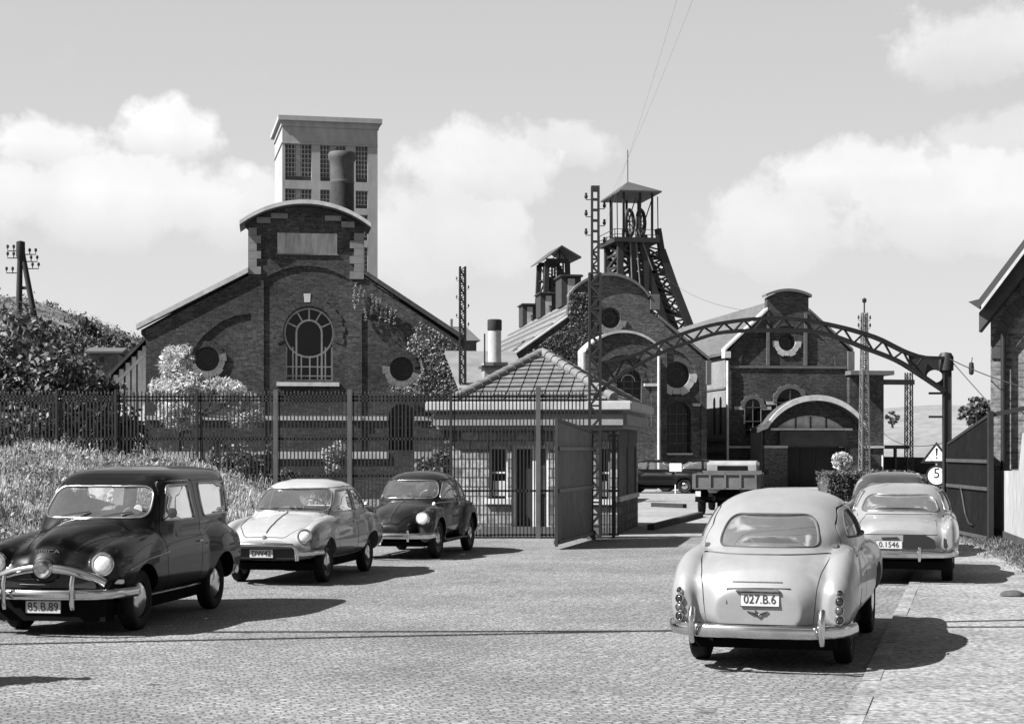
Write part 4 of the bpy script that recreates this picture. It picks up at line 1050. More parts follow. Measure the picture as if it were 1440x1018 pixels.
# ---------------------------------------------------------------- foliage
def leaf_mat(name, v, var=.55, scale=1.3, trans=.25):
    if name in _m: return _m[name]
    m, nt, b, N, L = nodes_of(name)
    tc = N('ShaderNodeTexCoord')
    nz = N('ShaderNodeTexNoise'); nz.inputs['Scale'].default_value = scale; nz.inputs['Detail'].default_value = 4; L(tc.outputs['Object'], nz.inputs['Vector'])
    wn = N('ShaderNodeTexNoise'); wn.inputs['Scale'].default_value = 16; wn.inputs['Detail'].default_value = 2; L(tc.outputs['Object'], wn.inputs['Vector'])
    mr = N('ShaderNodeMapRange'); mr.inputs[1].default_value = .3; mr.inputs[2].default_value = .7; mr.inputs[3].default_value = v * (1 - var); mr.inputs[4].default_value = v * (1 + var); L(nz.outputs[0], mr.inputs[0])
    m2 = N('ShaderNodeMapRange'); m2.inputs[1].default_value = .35; m2.inputs[2].default_value = .65; m2.inputs[3].default_value = .55; m2.inputs[4].default_value = 1.5; L(wn.outputs[0], m2.inputs[0])
    mu = N('ShaderNodeMath'); mu.operation = 'MULTIPLY'; L(mr.outputs[0], mu.inputs[0]); L(m2.outputs[0], mu.inputs[1])
    L(mu.outputs[0], b.inputs['Base Color']); b.inputs['Roughness'].default_value = .55
    tr = N('ShaderNodeBsdfTranslucent'); L(mu.outputs[0], tr.inputs[0])
    mx = N('ShaderNodeMixShader'); mx.inputs[0].default_value = trans; L(b.outputs[0], mx.inputs[1]); L(tr.outputs[0], mx.inputs[2])
    L(mx.outputs[0], nt.nodes['Material Output'].inputs[0])
    _m[name] = m
    return m
def leaves(rng, pts, size, up=.3, out=None, slim=.55):
    """leaf-shaped quads at points; normals random, leaning up and outwards"""
    n = len(pts)
    nrm = rng.normal(size=(n, 3)); nrm /= np.linalg.norm(nrm, axis=1)[:, None]
    nrm[:, 2] += up
    if out is not None: nrm += out
    nrm /= np.linalg.norm(nrm, axis=1)[:, None]
    a = rng.normal(size=(n, 3)); a -= (a * nrm).sum(1)[:, None] * nrm; a /= np.linalg.norm(a, axis=1)[:, None]
    b = np.cross(nrm, a)
    s = (size * rng.uniform(.55, 1.35, n))[:, None]
    return np.stack([pts - a * s, pts + b * s * slim, pts + a * s, pts - b * s * slim], 1)
def crown_pts(rng, blobs, n, hollow=.55):
    vol = np.array([b[3] * b[4] * b[5] for b in blobs]) ** .8; vol /= vol.sum()
    P_, O_ = [], []
    for b, k in zip(blobs, (vol * n).astype(int)):
        d = rng.normal(size=(k, 3)); d /= np.linalg.norm(d, axis=1)[:, None]
        # clumps: directions drawn towards a few twig ends
        tw = rng.normal(size=(max(10, k // 38), 3)); tw /= np.linalg.norm(tw, axis=1)[:, None]
        pick = tw[rng.integers(0, len(tw), k)]
        d = d * .27 + pick * 1.0; d /= np.linalg.norm(d, axis=1)[:, None]
        r = hollow + (1.08 - hollow) * rng.uniform(0, 1, k) ** .55 + rng.normal(0, .04, k)
        P_.append(np.array(b[:3]) + d * r[:, None] * np.array(b[3:6])); O_.append(d)
    return np.concatenate(P_), np.concatenate(O_)
def tree(name, label, cat, loc, blobs, n, size, m, trunk_r=.1, group=None, seed=1, up=.3, slim=.55, hollow=.55, limbs=True):
    rng = np.random.default_rng(seed)
    t = thing(name, label, cat, loc, 0, group)
    pts, out = crown_pts(rng, blobs, n, hollow)
    quads('crown', leaves(rng, pts, size, up, out * .5, slim), m, t)
    if trunk_r:
        mb = MB(); zc = min(b[2] for b in blobs); bx = np.mean([b[0] for b in blobs]); by = np.mean([b[1] for b in blobs])
        top = (bx * .5, by * .5, zc)
        mb.tube([(0, 0, -.2), (bx * .2, by * .2, zc * .5), top], [trunk_r * 1.2, trunk_r, trunk_r * .75], 8)
        if limbs:
            for b in blobs: mb.tube([top, ((top[0] + b[0]) / 2 + .05, (top[1] + b[1]) / 2, (top[2] + b[2]) / 2 - .05), (b[0], b[1], b[2] + b[5] * .4)], [trunk_r * .6, trunk_r * .4, trunk_r * .12], 6)
        mb.build('trunk', mat('bark', .05, rough=1, var=.4, scale=8, stretch=(1, 1, .2), bump=.6), t, sharp=60)
    return t
# ---------------------------------------------------------------- buildings
class Frame:
    """a facade plane: local x along it, y into the building, z up; f(px,py) reads a point of the photograph on it"""
    def __init__(s, px, d, deg, z0=0.0):
        s.O = Vector(((px - PX0) / FPX * d, d, 0)); s.th = R(deg)
    def at(s, px, py, k=0.0):
        c, q = math.cos(s.th), math.sin(s.th); rx = (px - PX0) / FPX
        u = (rx * (s.O.y + k * c) - s.O.x + k * q) / (c - rx * q)
        t = u * q + s.O.y + k * c
        return (u, CAM_H + (HORIZON - py) / FPX * t)
    def pts(s, L, k=0.0): return [s.at(x, y, k) for x, y in L]
    def root(s, name, label, cat, group=None):
        return thing(name, label, cat, s.O, s.th, group)
STONE = lambda: mat('pale_stone', .15, rough=.85, var=.35, scale=1.6, fine=.3, fscale=14)
BARS = lambda: mat('window_bars', .38, rough=.6, var=.3, scale=3)
PANE = lambda: mat('dark_panes', .006, rough=.12, var=.5, scale=1.5, spec=.3)
SLATE = lambda: mat('slate', .045, rough=.7, var=.3, scale=.8, fine=.35, fscale=7, stretch=(1, .3, 1))
SOOT = lambda: brick('sooty_brick', .032, .05, .6, soot=.75, bump=.3)
IRON = lambda: mat('dark_iron', .012, rough=.6, var=.4, scale=3)
GREYIRON = lambda: mat('grey_iron', .05, rough=.6, var=.4, scale=3)
def round_window(par, c, r, y, spokes=6, depth=.06, name='round_window', rings=(.5,)):
    o = MB().lathe([(.001, y + .03), (r * .99, y + .03)], (c[0], 0, c[1]), 'y', 28).build(name, PANE(), par)
    mb = MB()
    for q in (1.0,) + tuple(rings): mb.tube([(c[0] + r * q * .97 * math.cos(a), y, c[1] + r * q * .97 * math.sin(a)) for a in np.linspace(0, 2 * math.pi, 28, endpoint=False)], .03, 5, closed=True)
    for i in range(spokes):
        a = math.pi * 2 * i / spokes + .3; mb.bar((c[0] + r * .5 * math.cos(a), y, c[1] + r * .5 * math.sin(a)), (c[0] + r * .97 * math.cos(a), y, c[1] + r * .97 * math.sin(a)), .03)
    mb.build('window_frame', mat('dull_bars', .06, rough=.7), o)
    return o
def ring_stone(par, c, r, w, y, a0, a1, m=None, blocks=9, name='window_surround'):
    mb = MB()
    for i in range(blocks):
        s, e = a0 + (a1 - a0) * i / blocks, a0 + (a1 - a0) * (i + .96) / blocks; ww = w * (1.25 if i % 2 == 0 else 1)
        inner = arc(c[0], c[1], r, r, s, e, 3); outer = arc(c[0], c[1], r + ww, r + ww, e, s, 3)
        mb.prism(inner + outer, 'y', y - (.03 if name == 'brick_hood' else .07), y + .02)
    return mb.build(name, m or STONE(), par, sharp=40)
def arched_window(par, x0, x1, z0, zs, rise, y, cols=3, rows=4, pane=None, bars=None, t=.045, name='arched_window'):
    a = arch(x0, x1, z0, zs, rise, 14)
    o = MB().plate(a, [], y + .02, y + .05).build(name, pane or PANE(), par)
    mb = MB(); top = lambda x: max([z for q, z in a if abs(q - x) < (x1 - x0) / 10] + [zs])
    mb.tube([(p[0], y, p[1]) for p in a], t * .8, 4, closed=True)
    for i in range(1, cols):
        x = x0 + (x1 - x0) * i / cols; mb.bar((x, y, z0), (x, y, zs + rise * .9 if cols == 2 or abs(i - cols / 2) < 1 else zs + rise * .6), t)
    for j in range(1, rows):
        z = z0 + (zs - z0) * j / (rows - 1); mb.bar((x0, y, z), (x1, y, z), t)
    mb.build('window_frame', bars or BARS(), o)
    return o
def gable_roof(par, ridge, eaves, y0, y1, m, over=.3, th=.16, name='roof', verge=None):
    """roof slabs following eave - ridge - eave in the facade plane"""
    (xl, zl), (xr, zr), (xm, zm) = eaves[0], eaves[1], ridge
    mb = MB()
    for (x, z) in ((xl, zl), (xr, zr)):
        dx, dz = x - xm, z - zm; q = over / math.hypot(dx, dz); ex, ez = x + dx * q, z + dz * q
        mb.prism([(xm, zm), (ex, ez), (ex, ez + th), (xm, zm + th)], 'y', y0, y1)
    return mb.build(name, m, par)

# ---- engine house with the round-topped gable
def engine_house():
    F = Frame(430, 65, 8); f = F.at
    t = F.root('engine_house', 'large dark brick engine hall with a round-topped gable, stone plaque and horseshoe window', 'building')
    br, st = SOOT(), STONE()
    L0 = f(205, 632)[0]; R0 = f(646, 632)[0]
    zl = f(205, 464)[1]; zr = f(646, 480)[1]
    uL, uR = f(349, 380)[0], f(512, 380)[0]
    top = seg(f(513, 324)[0], f(344, 320)[0], f(430, 318)[1], f(430, 291)[1] - f(430, 318)[1], 20)
    outline = [(L0, -.3), (R0, -.3), (R0, zr), (uR, f(512, 391)[1]), (uR, f(512, 324)[1])] + top + [(uL, f(349, 320)[1]), (uL, f(349, 388)[1]), (L0, zl)]
    zb = f(430, 636)[1]
    pl, pr = f(371, 500)[0], f(492, 500)[0]
    h1 = arch(pl, pr, zb, f(430, 393)[1], f(430, 374)[1] - f(430, 393)[1], 16)
    lw = F.pts([(250, 634), (353, 634), (353, 441), (330, 444), (308, 454), (286, 472), (268, 496), (256, 530), (251, 560)])
    rw = F.pts([(509, 634), (609, 634), (609, 560), (603, 525), (592, 495), (574, 470), (552, 452), (530, 444), (509, 441)])
    trec = [(f(368, 372)[0], f(430, 366)[1]), (f(496, 372)[0], f(430, 366)[1]), (f(496, 372)[0], f(430, 312)[1])] + seg(f(496, 3)[0], f(368, 3)[0], f(430, 312)[1], f(430, 299)[1] - f(430, 312)[1], 12)
    MB().plate(outline, [h1, lw, rw, trec], 0, .05).build('front_wall', br, t)
    # rear leaf with the window openings
    c = f(435, 467); r = f(471, 467)[0] - c[0]
    x0, x1 = f(402, 5)[0], f(468, 5)[0]; z0 = f(435, 535)[1]
    def horseshoe(r, x0, x1):
        a1 = -math.degrees(math.acos(min(1, (x1 - c[0]) / r))); a0 = 180 - a1
        return [(x0, z0), (x1, z0)] + arc(c[0], c[1], r, r, a1, a0, 30)
    hs = horseshoe(r, x0, x1)
    oc = [f(291, 505), f(565, 519)]; orr = .46
    holes = [hs] + [arc(q[0], q[1], orr, orr, 0, 350, 28) for q in oc]
    low = [(f(547, 6)[0], f(582, 6)[0])]
    for a, b in low: holes.append(arch(a, b, f(560, 633)[1], f(560, 585)[1], (b - a) / 2 * .98, 14))
    MB().plate([(L0 + .01, -.3), (R0 - .01, -.3), (R0 - .01, zr - .05), (uR - .01, f(512, 393)[1]), (uR - .01, f(512, 326)[1])] + [(x * .998, z - .03) for x, z in top] + [(uL + .01, f(349, 322)[1]), (uL + .01, f(349, 390)[1]), (L0 + .01, zl - .05)], holes, .048, .55).build('wall', br, t)
    # the horseshoe window with its white glazing bars
    w = MB().plate(hs, [], .50, .53).build('horseshoe_window', PANE(), t)
    mb = MB(); B_ = .055
    mb.tube([(c[0] + (r - .04) * math.cos(a), .46, c[1] + (r - .04) * math.sin(a)) for a in np.linspace(0, 2 * math.pi, 40, endpoint=False)], .042, 5, closed=True)
    ri = r * .50; xi0, xi1 = c[0] - ri, c[0] + ri
    mb.tube([(xi0, .45, z0)] + [(p[0], .45, p[1]) for p in arc(c[0], c[1], ri, ri, 180, 0, 16)] + [(xi1, .45, z0)], .045, 5)
    for a in (25, 60, 90, 120, 155): mb.bar((c[0] + ri * math.cos(R(a)), .46, c[1] + ri * math.sin(R(a))), (c[0] + r * math.cos(R(a)), .46, c[1] + r * math.sin(R(a))), B_)
    for px in (403, 412, 424, 436, 447, 458, 467): mb.bar((f(px, 5)[0], .46, z0), (f(px, 5)[0], .46, f(435, 500 if px in (424, 436, 447) else 487)[1]), B_ * .9)
    for py in (515, 528, 534): mb.bar((x0, .46, f(435, py)[1]), (x1, .46, f(435, py)[1]), B_ * .8)
    mb.build('window_frame', mat('white_bars', .5, rough=.6, var=.2), w)
    ring_stone(t, c, r + .02, .30, .055, -20, 200, br, 22, 'brick_hood')
    MB().box(f(389, 5)[0], f(477, 5)[0], -.08, .30, f(430, 543)[1], f(430, 537.5)[1]).build('sill', mat('sill_stone', .45, rough=.8), t)
    MB().prism(F.pts([(428, 425), (436, 425), (437, 413), (427, 413)]), 'y', .015, .14).build('keystone', mat('sill_stone', .45), t)
    for q in oc:
        round_window(t, q, orr, .42)
        ring_stone(t, q, orr, .22, .06, 200 if q[0] < 0 else 170, 380 if q[0] < 0 else 345, st, 7)
        ring_stone(t, q, orr + .01, .2, .055, 10, 175, br, 12, 'brick_hood')
    for a, b in low: arched_window(t, a, b, f(560, 633)[1], f(560, 585)[1], (b - a) / 2 * .98, .45, 3, 4, bars=mat('dull_bars', .06))
    # stone plaque, quoins below the hood, string courses
    pq = MB().box(f(390, 5)[0], f(474, 5)[0], .04, .12, f(430, 357.5)[1], f(430, 328)[1])
    plq = pq.build('plaque', mat('stained_plaque', .36, rough=.8, var=.55, scale=1.6, stretch=(2.2, 1, .35), fine=.2), t)
    MB().box(f(388, 5)[0], f(476, 5)[0], .0, .06, f(430, 358.5)[1], f(430, 357)[1]).build('plaque_ledge', st, plq)
    qm = mat('quoin_stone', .18, rough=.85, var=.3, scale=1.5)
    for px0, px1, py0, py1 in ((350, 361, 322, 387), (498, 511, 327, 392)):
        qs = MB()
        for i in range(6):
            a = py0 + (py1 - py0) * i / 6; b = py0 + (py1 - py0) * (i + .97) / 6
            e = 6 if i % 2 else 0
            qs.box(f(px0 - .5, 5)[0], f(px1 + (e if px0 < 400 else 0), 5)[0], -.05, .05, f(430, b)[1], f(430, a)[1]) if px0 < 400 else qs.box(f(px0 - e, 5)[0], f(px1 + .5, 5)[0], -.05, .05, f(430, b)[1], f(430, a)[1])
        qs.build('quoins', qm, t)
    for px0, px1, py0, py1 in ((361, 381, 307, 315), (381, 405, 301, 308), (457, 480, 303, 310), (480, 499, 311, 319)):
        MB().box(f(px0, 5)[0], f(px1 - .5, 5)[0], -.06, .06, f(430, py1)[1], f(430, py0)[1]).build('corbel', qm, t)
    for py0, py1, v in ((585, 591, 1), (635, 645, 2)):
        sc = MB()
        for a, b in ((206, 250), (251, 352), (353, 371), (371, 492), (492, 509), (509, 546), (583, 646)):
            sc.box(f(a, 5)[0] + .004, f(b, 5)[0] - .004, -.06 if v == 2 or a in (206, 353, 492) else -.012, .18, f(430, py1)[1], f(430, py0)[1])
        sc.build('string_course', mat('string_stone', .38, rough=.8, var=.3, scale=2), t)
    # curved hood
    hi = seg(f(521, 5)[0], f(337, 5)[0], f(430, 321)[1], f(430, 290)[1] - f(430, 321)[1], 24); ho = [(x, z + .17) for x, z in hi]
    hd = MB().prism(hi + ho[::-1], 'y', -.28, 1.6).build('curved_hood', mat('hood_lead', .07, rough=.6, var=.3), t, sharp=40)
    MB().prism([(x, z + .05) for x, z in hi] + [(x, z + .20) for x, z in hi][::-1], 'y', -.34, -.28).build('hood_edge', mat('pale_edge', .45, rough=.7), hd, sharp=40)
    # main roof; left verge coloured pale for the sun it faces
    ap = (f(430, 5)[0], f(430, 339)[1])
    gable_roof(t, ap, ((L0, zl), (R0, zr)), .58, 26, SLATE(), .25)
    for (xa, za), (xb, zb_) in (((L0 - .35, zl + .02), (uL, f(349, 384)[1] + .02)), ((R0 + .25, zr - .02), (uR, f(512, 387)[1] + .02))):
        MB().prism([(xa, za), (xb, zb_), (xb, zb_ + .19), (xa, za + .19)], 'y', -.10, .575).build('verge', mat('pale_edge', .45, rough=.7) if xa < 0 else SLATE(), t)
    MB().box(L0, L0 + .4, .55, 26, -.3, zl - .1).box(R0 - .4, R0, .55, 26, -.3, zr - .1).build('side_wall', br, t)
    MB().prism([(L0, -.3), (R0, -.3), (R0, zr), ap, (L0, zl)], 'y', 25.6, 26).build('rear_wall', br, t)
    return t, F
EH, EHF = engine_house()

def lean_to():
    F = Frame(205, 66.5, 8); f = F.at
    t = F.root('lean_to', 'low glazed lean-to with pale upright posts against the left end of the engine hall', 'shed')
    a = f(156, 527); b = f(207, 476)
    MB().prism([(a[0], -.2), (b[0], -.2), (b[0], b[1] - .15), (a[0], a[1] - .15)], 'y', .12, 9).build('wall', mat('dark_glazing', .02, rough=.4, var=.6, scale=1.5), t)
    ps = MB()
    for px in (163, 171, 180, 188.5, 197, 203.5):
        u = f(px, 5)[0]; z = a[1] + (b[1] - a[1]) * (u - a[0]) / (b[0] - a[0]) - .2
        ps.box(u - .085, u + .085, -.05, .115, -.2, z)
    ps.build('posts', mat('white_posts', .75, rough=.7, var=.25, scale=2), t)
    MB().prism([(a[0] - .05, a[1] - .62), (b[0], b[1] - .62), (b[0], b[1] - .45), (a[0] - .05, a[1] - .45)], 'y', -.09, .06).build('rail', mat('white_posts', .75), t)
    MB().prism([(a[0] - .25, a[1] - .30), (b[0], b[1] - .02), (b[0], b[1] + .12), (a[0] - .25, a[1] - .14)], 'y', -.3, 9.2).build('roof', SLATE(), t)
    return t
lean_to()

# ---- concrete winding tower behind
def winding_tower():
    F = Frame(397, 200, 12); f = F.at
    t = F.root('winding_tower', 'tall square pale concrete winding tower with tiers of many-paned windows', 'tower')
    w = f(531, 300)[0]; h = f(397, 163)[1]; dp = 12.3
    con = mat('pale_concrete', .30, rough=.9, var=.18, scale=.12, fine=.12, fscale=1.5, stretch=(1, 1, .35))
    bays = [(401, 438), (450, 486), (500, 517)]
    rows = [(203, 254), (266, 291), (300, 336), (346, 388), (400, 440), (455, 500)]
    s = lambda px: (px - 397) / 134.0 * w
    zz = lambda py: f(430, py)[1]
    holes = []
    for a, b in bays:
        for p, q in rows: holes.append([(s(a), zz(q)), (s(b), zz(q)), (s(b), zz(p)), (s(a), zz(p))])
    MB().plate([(0, -1), (w, -1), (w, h - 1.2), (0, h - 1.2)], holes, 0, .5).build('front_wall', con, t)
    MB().box(.01, w - .01, .75, dp, -1, h - 1.2).build('wall', con, t)
    for a, b in bays:
        for p, q in rows:
            o = MB().box(s(a), s(b), .52, .56, zz(q) + (.5 if q - p > 40 else .02), zz(p)).box(s(a), s(b), .3, .5, zz(q), zz(q) + (.48 if q - p > 40 else .02)).build('window', mat('tower_panes', .035, rough=.3, var=.5, scale=.5), t)
            mb = MB(); n = 8 if b - a > 20 else 4
            for i in range(n + 1):
                u = s(a) + (s(b) - s(a)) * i / n
                if i == n // 2 and n == 8: mb.box(u - .28, u + .28, .44, .51, zz(q), zz(p)); continue
                mb.box(u - .05, u + .05, .47, .51, zz(q) + .5, zz(p))
            k = max(2, int((q - p) / 6.5))
            for j in range(k + 1):
                z = zz(q) + .5 + (zz(p) - zz(q) - .5) * j / k; mb.box(s(a), s(b), .475, .505, z - .05, z + .05)
            mb.build('window_frame', mat('tower_bars', .3, rough=.8, var=.3), o)
    cr = MB().box(-.5, w + .5, -.5, dp + .5, h - .55, h).build('roof', con, t)
    MB().box(-.15, w + .15, -.15, dp + .15, h - 1.2, h - .55).build('cornice', con, t)
    MB().box(-.03, w + .03, -.12, -.002, zz(203.0), zz(201.5)).box(-.12, -.002, .0, dp, zz(203.0), zz(201.5)).build('ledge', con, t)
    sw = MB()
    for y in (3.0, 8.0):
        for p, q in rows[1:]: sw.box(-.06, .05, y, y + 1.6, zz(q), zz(p))
    return t
winding_tower()

def smokestack():
    c = P(481, 400, 84); r = 16.8 / FPX * 84
    t = thing('smokestack', 'round sooty chimney stack rising behind the curved hood in front of the concrete tower', 'chimney', (c.x, c.y, 0))
    zt = P(0, 215, 84).z
    m = mat('stack_render', .028, rough=.9, var=.4, scale=1.3, fine=.3, fscale=9, stretch=(1, 1, .4))
    MB().lathe([(r * 1.05, 0), (r * 1.0, zt - 1.6), (r * 1.0, zt - 1.55)], n=40).build('shaft', m, t, sharp=50)
    MB().lathe([(r * 1.0, zt - 1.55), (r * 1.03, zt - 1.5), (r * 1.03, zt - 1.42), (r * 1.0, zt - 1.4), (r * 1.0, zt - .5), (r * 1.16, zt - .32), (r * 1.16, zt - .08), (r * 1.08, zt), (r * .85, zt), (r * .8, zt - .4), (r * .8, zt - 3)], n=40).build('crown', mat('stack_crown', .06, rough=.8, var=.4, scale=2), t, sharp=40)
smokestack()

# ---- second hall
def arched_hall():
    F = Frame(863, 84, 8); f = F.at
    t = F.root('arched_hall', 'brick colliery hall with a segmental gable top, arched porch and long pale roof', 'building')
    br = brick('hall_brick', .05, .072, .55, soot=.65, bump=.3); st = STONE(); pe = mat('pale_edge', .45, rough=.7)
    L0, R0 = f(712, 5)[0], f(994, 5)[0]; zl, zr = f(715, 509)[1], f(994, 507)[1]
    a, b = f(908, 409), f(800, 424)
    pk = f(859, 388)
    tops = seg(f(912, 5)[0], f(800, 5)[0], f(859, 418)[1], pk[1] - f(859, 418)[1], 20)
    gl = f(798, 446); gr = f(925, 447)
    outline = [(L0, -.3), (R0, -.3), (R0, zr), gr, (f(914, 440)[0], f(914, 440)[1])] + tops + [gl, (L0, zl)]
    oc1 = f(858, 447); r1 = .52; oc2 = f(952, 527); r2 = .66
    n0, n1 = f(935, 5)[0], f(972, 5)[0]; nz0, nzs = f(950, 637)[1], f(950, 582)[1]
    blind = F.pts([(938, 644), (986, 644), (986, 560), (983, 535), (974, 512), (960, 497), (944, 489), (938, 488)])
    MB().plate(outline, [arc(*oc1, r1, r1, 0, 350, 26), blind], 0, .08).build('front_wall', br, t)
    MB().plate([(L0 + .01, -.3), (R0 - .01, -.3), (R0 - .01, zr - .05), (gr[0], gr[1] - .05)] + [(x, z - .04) for x, z in tops] + [(gl[0], gl[1] - .05), (L0 + .01, zl - .05)],
               [arc(*oc1, r1, r1, 0, 350, 26), arc(*oc2, r2, r2, 0, 350, 26), arch(n0, n1, nz0, nzs, (n1 - n0) / 2 * .95)], .078, .5).build('wall', br, t)
    round_window(t, oc1, r1, .40, 6); round_window(t, oc2, r2, .42, 6)
    ring_stone(t, oc1, r1, .26, 0, 190, 350, st, 7); ring_stone(t, oc2, r2, .3, .08, 175, 365, mat('string_stone', .38), 7)
    arched_window(t, n0, n1, nz0, nzs, (n1 - n0) / 2 * .95, .42, 4, 5, bars=mat('dull_bars', .06))
    ring_stone(t, ((n0 + n1) / 2, nzs), (n1 - n0) / 2, .18, .08, 0, 180, br, 16, 'brick_hood')
    MB().box(n0 - .1, n1 + .1, .02, .3, f(950, 639.5)[1], f(950, 637)[1]).build('sill', mat('sill_stone', .45), t)
    MB().box(f(974, 5)[0], f(987, 5)[0], .05, .24, f(950, 571)[1], f(950, 567)[1]).build('impost', mat('string_stone', .38), t)
    MB().box(L0, R0 + .03, -.10, .1, f(900, 661)[1], f(900, 652)[1]).build('plinth', mat('plinth_stone', .3, rough=.85, var=.3), t)
    # coping over the curved top and slopes
    cp = MB(); cp.prism(tops + [(x, z + .14) for x, z in tops][::-1], 'y', -.18, .6)
    cp.prism([gr, (R0 + .1, zr), (R0 + .1, zr + .16), (gr[0], gr[1] + .16)], 'y', -.15, .6)
    cp.build('coping', mat('dark_coping', .10, rough=.8), t, sharp=40)
    MB().prism([gl, (L0 - .1, zl), (L0 - .1, zl + .09), (gl[0], gl[1] + .09)], 'y', -.10, .6).build('verge', pe, t)
    MB().box(R0 - .05, R0 + .18, -.2, .5, zr - 1.2, zr).box(f(914, 5)[0], f(927, 5)[0], -.12, .4, f(920, 427)[1] - .3, f(920, 414)[1]).build('kneeler', mat('kneeler_brick', .09, rough=.9), t)
    # roof: long slopes, standing seams, gable end walls
    ap = (f(859, 5)[0], f(859, 401)[1]); Ln = 30
    rf = mat('pale_roof', .13, rough=.65, var=.22, scale=.5, fine=.25, fscale=5, stretch=(1, .12, 1))
    ro = gable_roof(t, ap, ((L0, zl), (R0, zr)), .5, Ln, rf, .35)
    rb = MB()
    for k in (.18, .36, .54, .72, .88):
        x = ap[0] + (L0 - ap[0]) * k; z = ap[1] + (zl - ap[1]) * k + .17; rb.box(x - .05, x + .05, .6, Ln, z - .05, z + .05)
    rb.build('roof_seams', mat('seam_metal', .08, rough=.6), ro)
    MB().box(L0, L0 + .3, .5, Ln, -.3, zl - .1).box(R0 - .3, R0, .5, Ln, -.3, zr - .1).build('side_wall', br, t)
    MB().prism([(L0, -.3), (R0, -.3), (R0, zr), ap, (L0, zl)], 'y', Ln - .3, Ln).build('rear_wall', br, t)
    for y, sx, h in ((27.5, .95, 1.25), (20.0, .98, 1.3), (12.2, 1.1, 1.55)):
        for s_ in (0,):
            v = MB().box(-sx / 2, sx / 2, y - sx * .9, y + sx * .9, ap[1] - .1, ap[1] + h).build('roof_ventilator', mat('vent_louvre', .02, rough=.8, var=.3), t)
            v.location.x = ap[0]
            MB().box(-sx * .18, sx * .18, y - sx * .9 - .05, y - sx * .9 - .003, ap[1] + .05, ap[1] + h - .12).build('sunlit_facet', mat('vent_sunlit', .3, rough=.7), v)  # pale strip painted for the one facet that catches the light
            MB().prism([(-sx / 2 - .12, ap[1] + h), (sx / 2 + .12, ap[1] + h), (sx / 2 + .05, ap[1] + h + .1), (-sx / 2 - .05, ap[1] + h + .1)], 'y', y - sx - .05, y + sx + .05).build('vent_cap', mat('vent_louvre', .02), v)
    for y in (9.0, 16.5, 23.6):
        MB().lathe([(.10, 0), (.10, .3), (.14, .34), (.001, .4)], (ap[0] - .3, y, ap[1]), n=10).build('roof_finial', mat('vent_louvre', .02), t)
    # porch
    p0 = -2.2
    q = lambda px, py: F.at(px, py, p0)
    xa, xb = q(823, 5)[0], q(931, 5)[0]
    zs = q(877, 495)[1]; rise = q(877, 468)[1] - zs
    hd = seg(xb, xa, zs, rise, 20)
    bw0, bw1 = q(840, 5)[0], q(916, 5)[0]
    ba = arch(bw0, bw1, q(877, 600)[1], q(877, 526)[1], q(877, 499)[1] - q(877, 526)[1], 16)
    po = MB().plate([(xa, -.3), (xb, -.3)] + hd, [ba], p0, p0 + .10).build('porch', br, t)
    w0, w1 = q(868, 5)[0], q(903, 5)[0]
    wz0, wzs = q(877, 566)[1], q(877, 536)[1]
    MB().plate([(xa + .01, -.3), (xb - .01, -.3)] + [(x, z - .03) for x, z in hd], [arch(w0, w1, wz0, wzs, (w1 - w0) / 2)], p0 + .098, p0 + .5).build('porch_wall', br, po)
    aw = arched_window(po, w0, w1, wz0, wzs, (w1 - w0) / 2, p0 + .42, 3, 4, bars=mat('dull_bars2', .09))
    MB().tube([((w0 + w1) / 2 + (w1 - w0) * .27 * math.cos(a), p0 + .40, wzs + (w1 - w0) * .27 * math.sin(a)) for a in np.linspace(0, math.pi, 12)], .03, 5).build('window_bar', BARS(), aw)
    ring_stone(po, ((w0 + w1) / 2, wzs), (w1 - w0) / 2, .2, p0 + .10, 0, 180, br, 14, 'brick_hood')
    MB().prism(hd + [(x, z + .12) for x, z in hd][::-1], 'y', p0 - .12, .05).build('porch_coping', mat('string_stone', .38), po, sharp=40)
    MB().box(xa, xa + .25, p0 + .5, 0, -.3, zs).box(xb - .25, xb, p0 + .5, 0, -.3, zs).build('porch_side', mat('sunlit_porch_side', .28, rough=.9, var=.3), po)  # porch sides paler than its brick, the lit return put into the colour
    MB().prism([(xa, -.3), (xb, -.3)] + [(x, z - .05) for x, z in hd], 'y', -.1, -.01).build('porch_back', br, po)
    MB().box(q(906, 5)[0], q(926, 5)[0], p0 - .05, p0 + .1, q(877, 543)[1], q(877, 539)[1]).build('impost', mat('sill_stone', .45), po)
    MB().tube([(q(926, 5)[0], p0 - .08, q(877, 500)[1]), (q(926, 5)[0], p0 - .08, 0)], .07, 8).build('downpipe', mat('pale_pipe', .5, rough=.6), po, sharp=60)
    return t, F
AH, AHF = arched_hall()

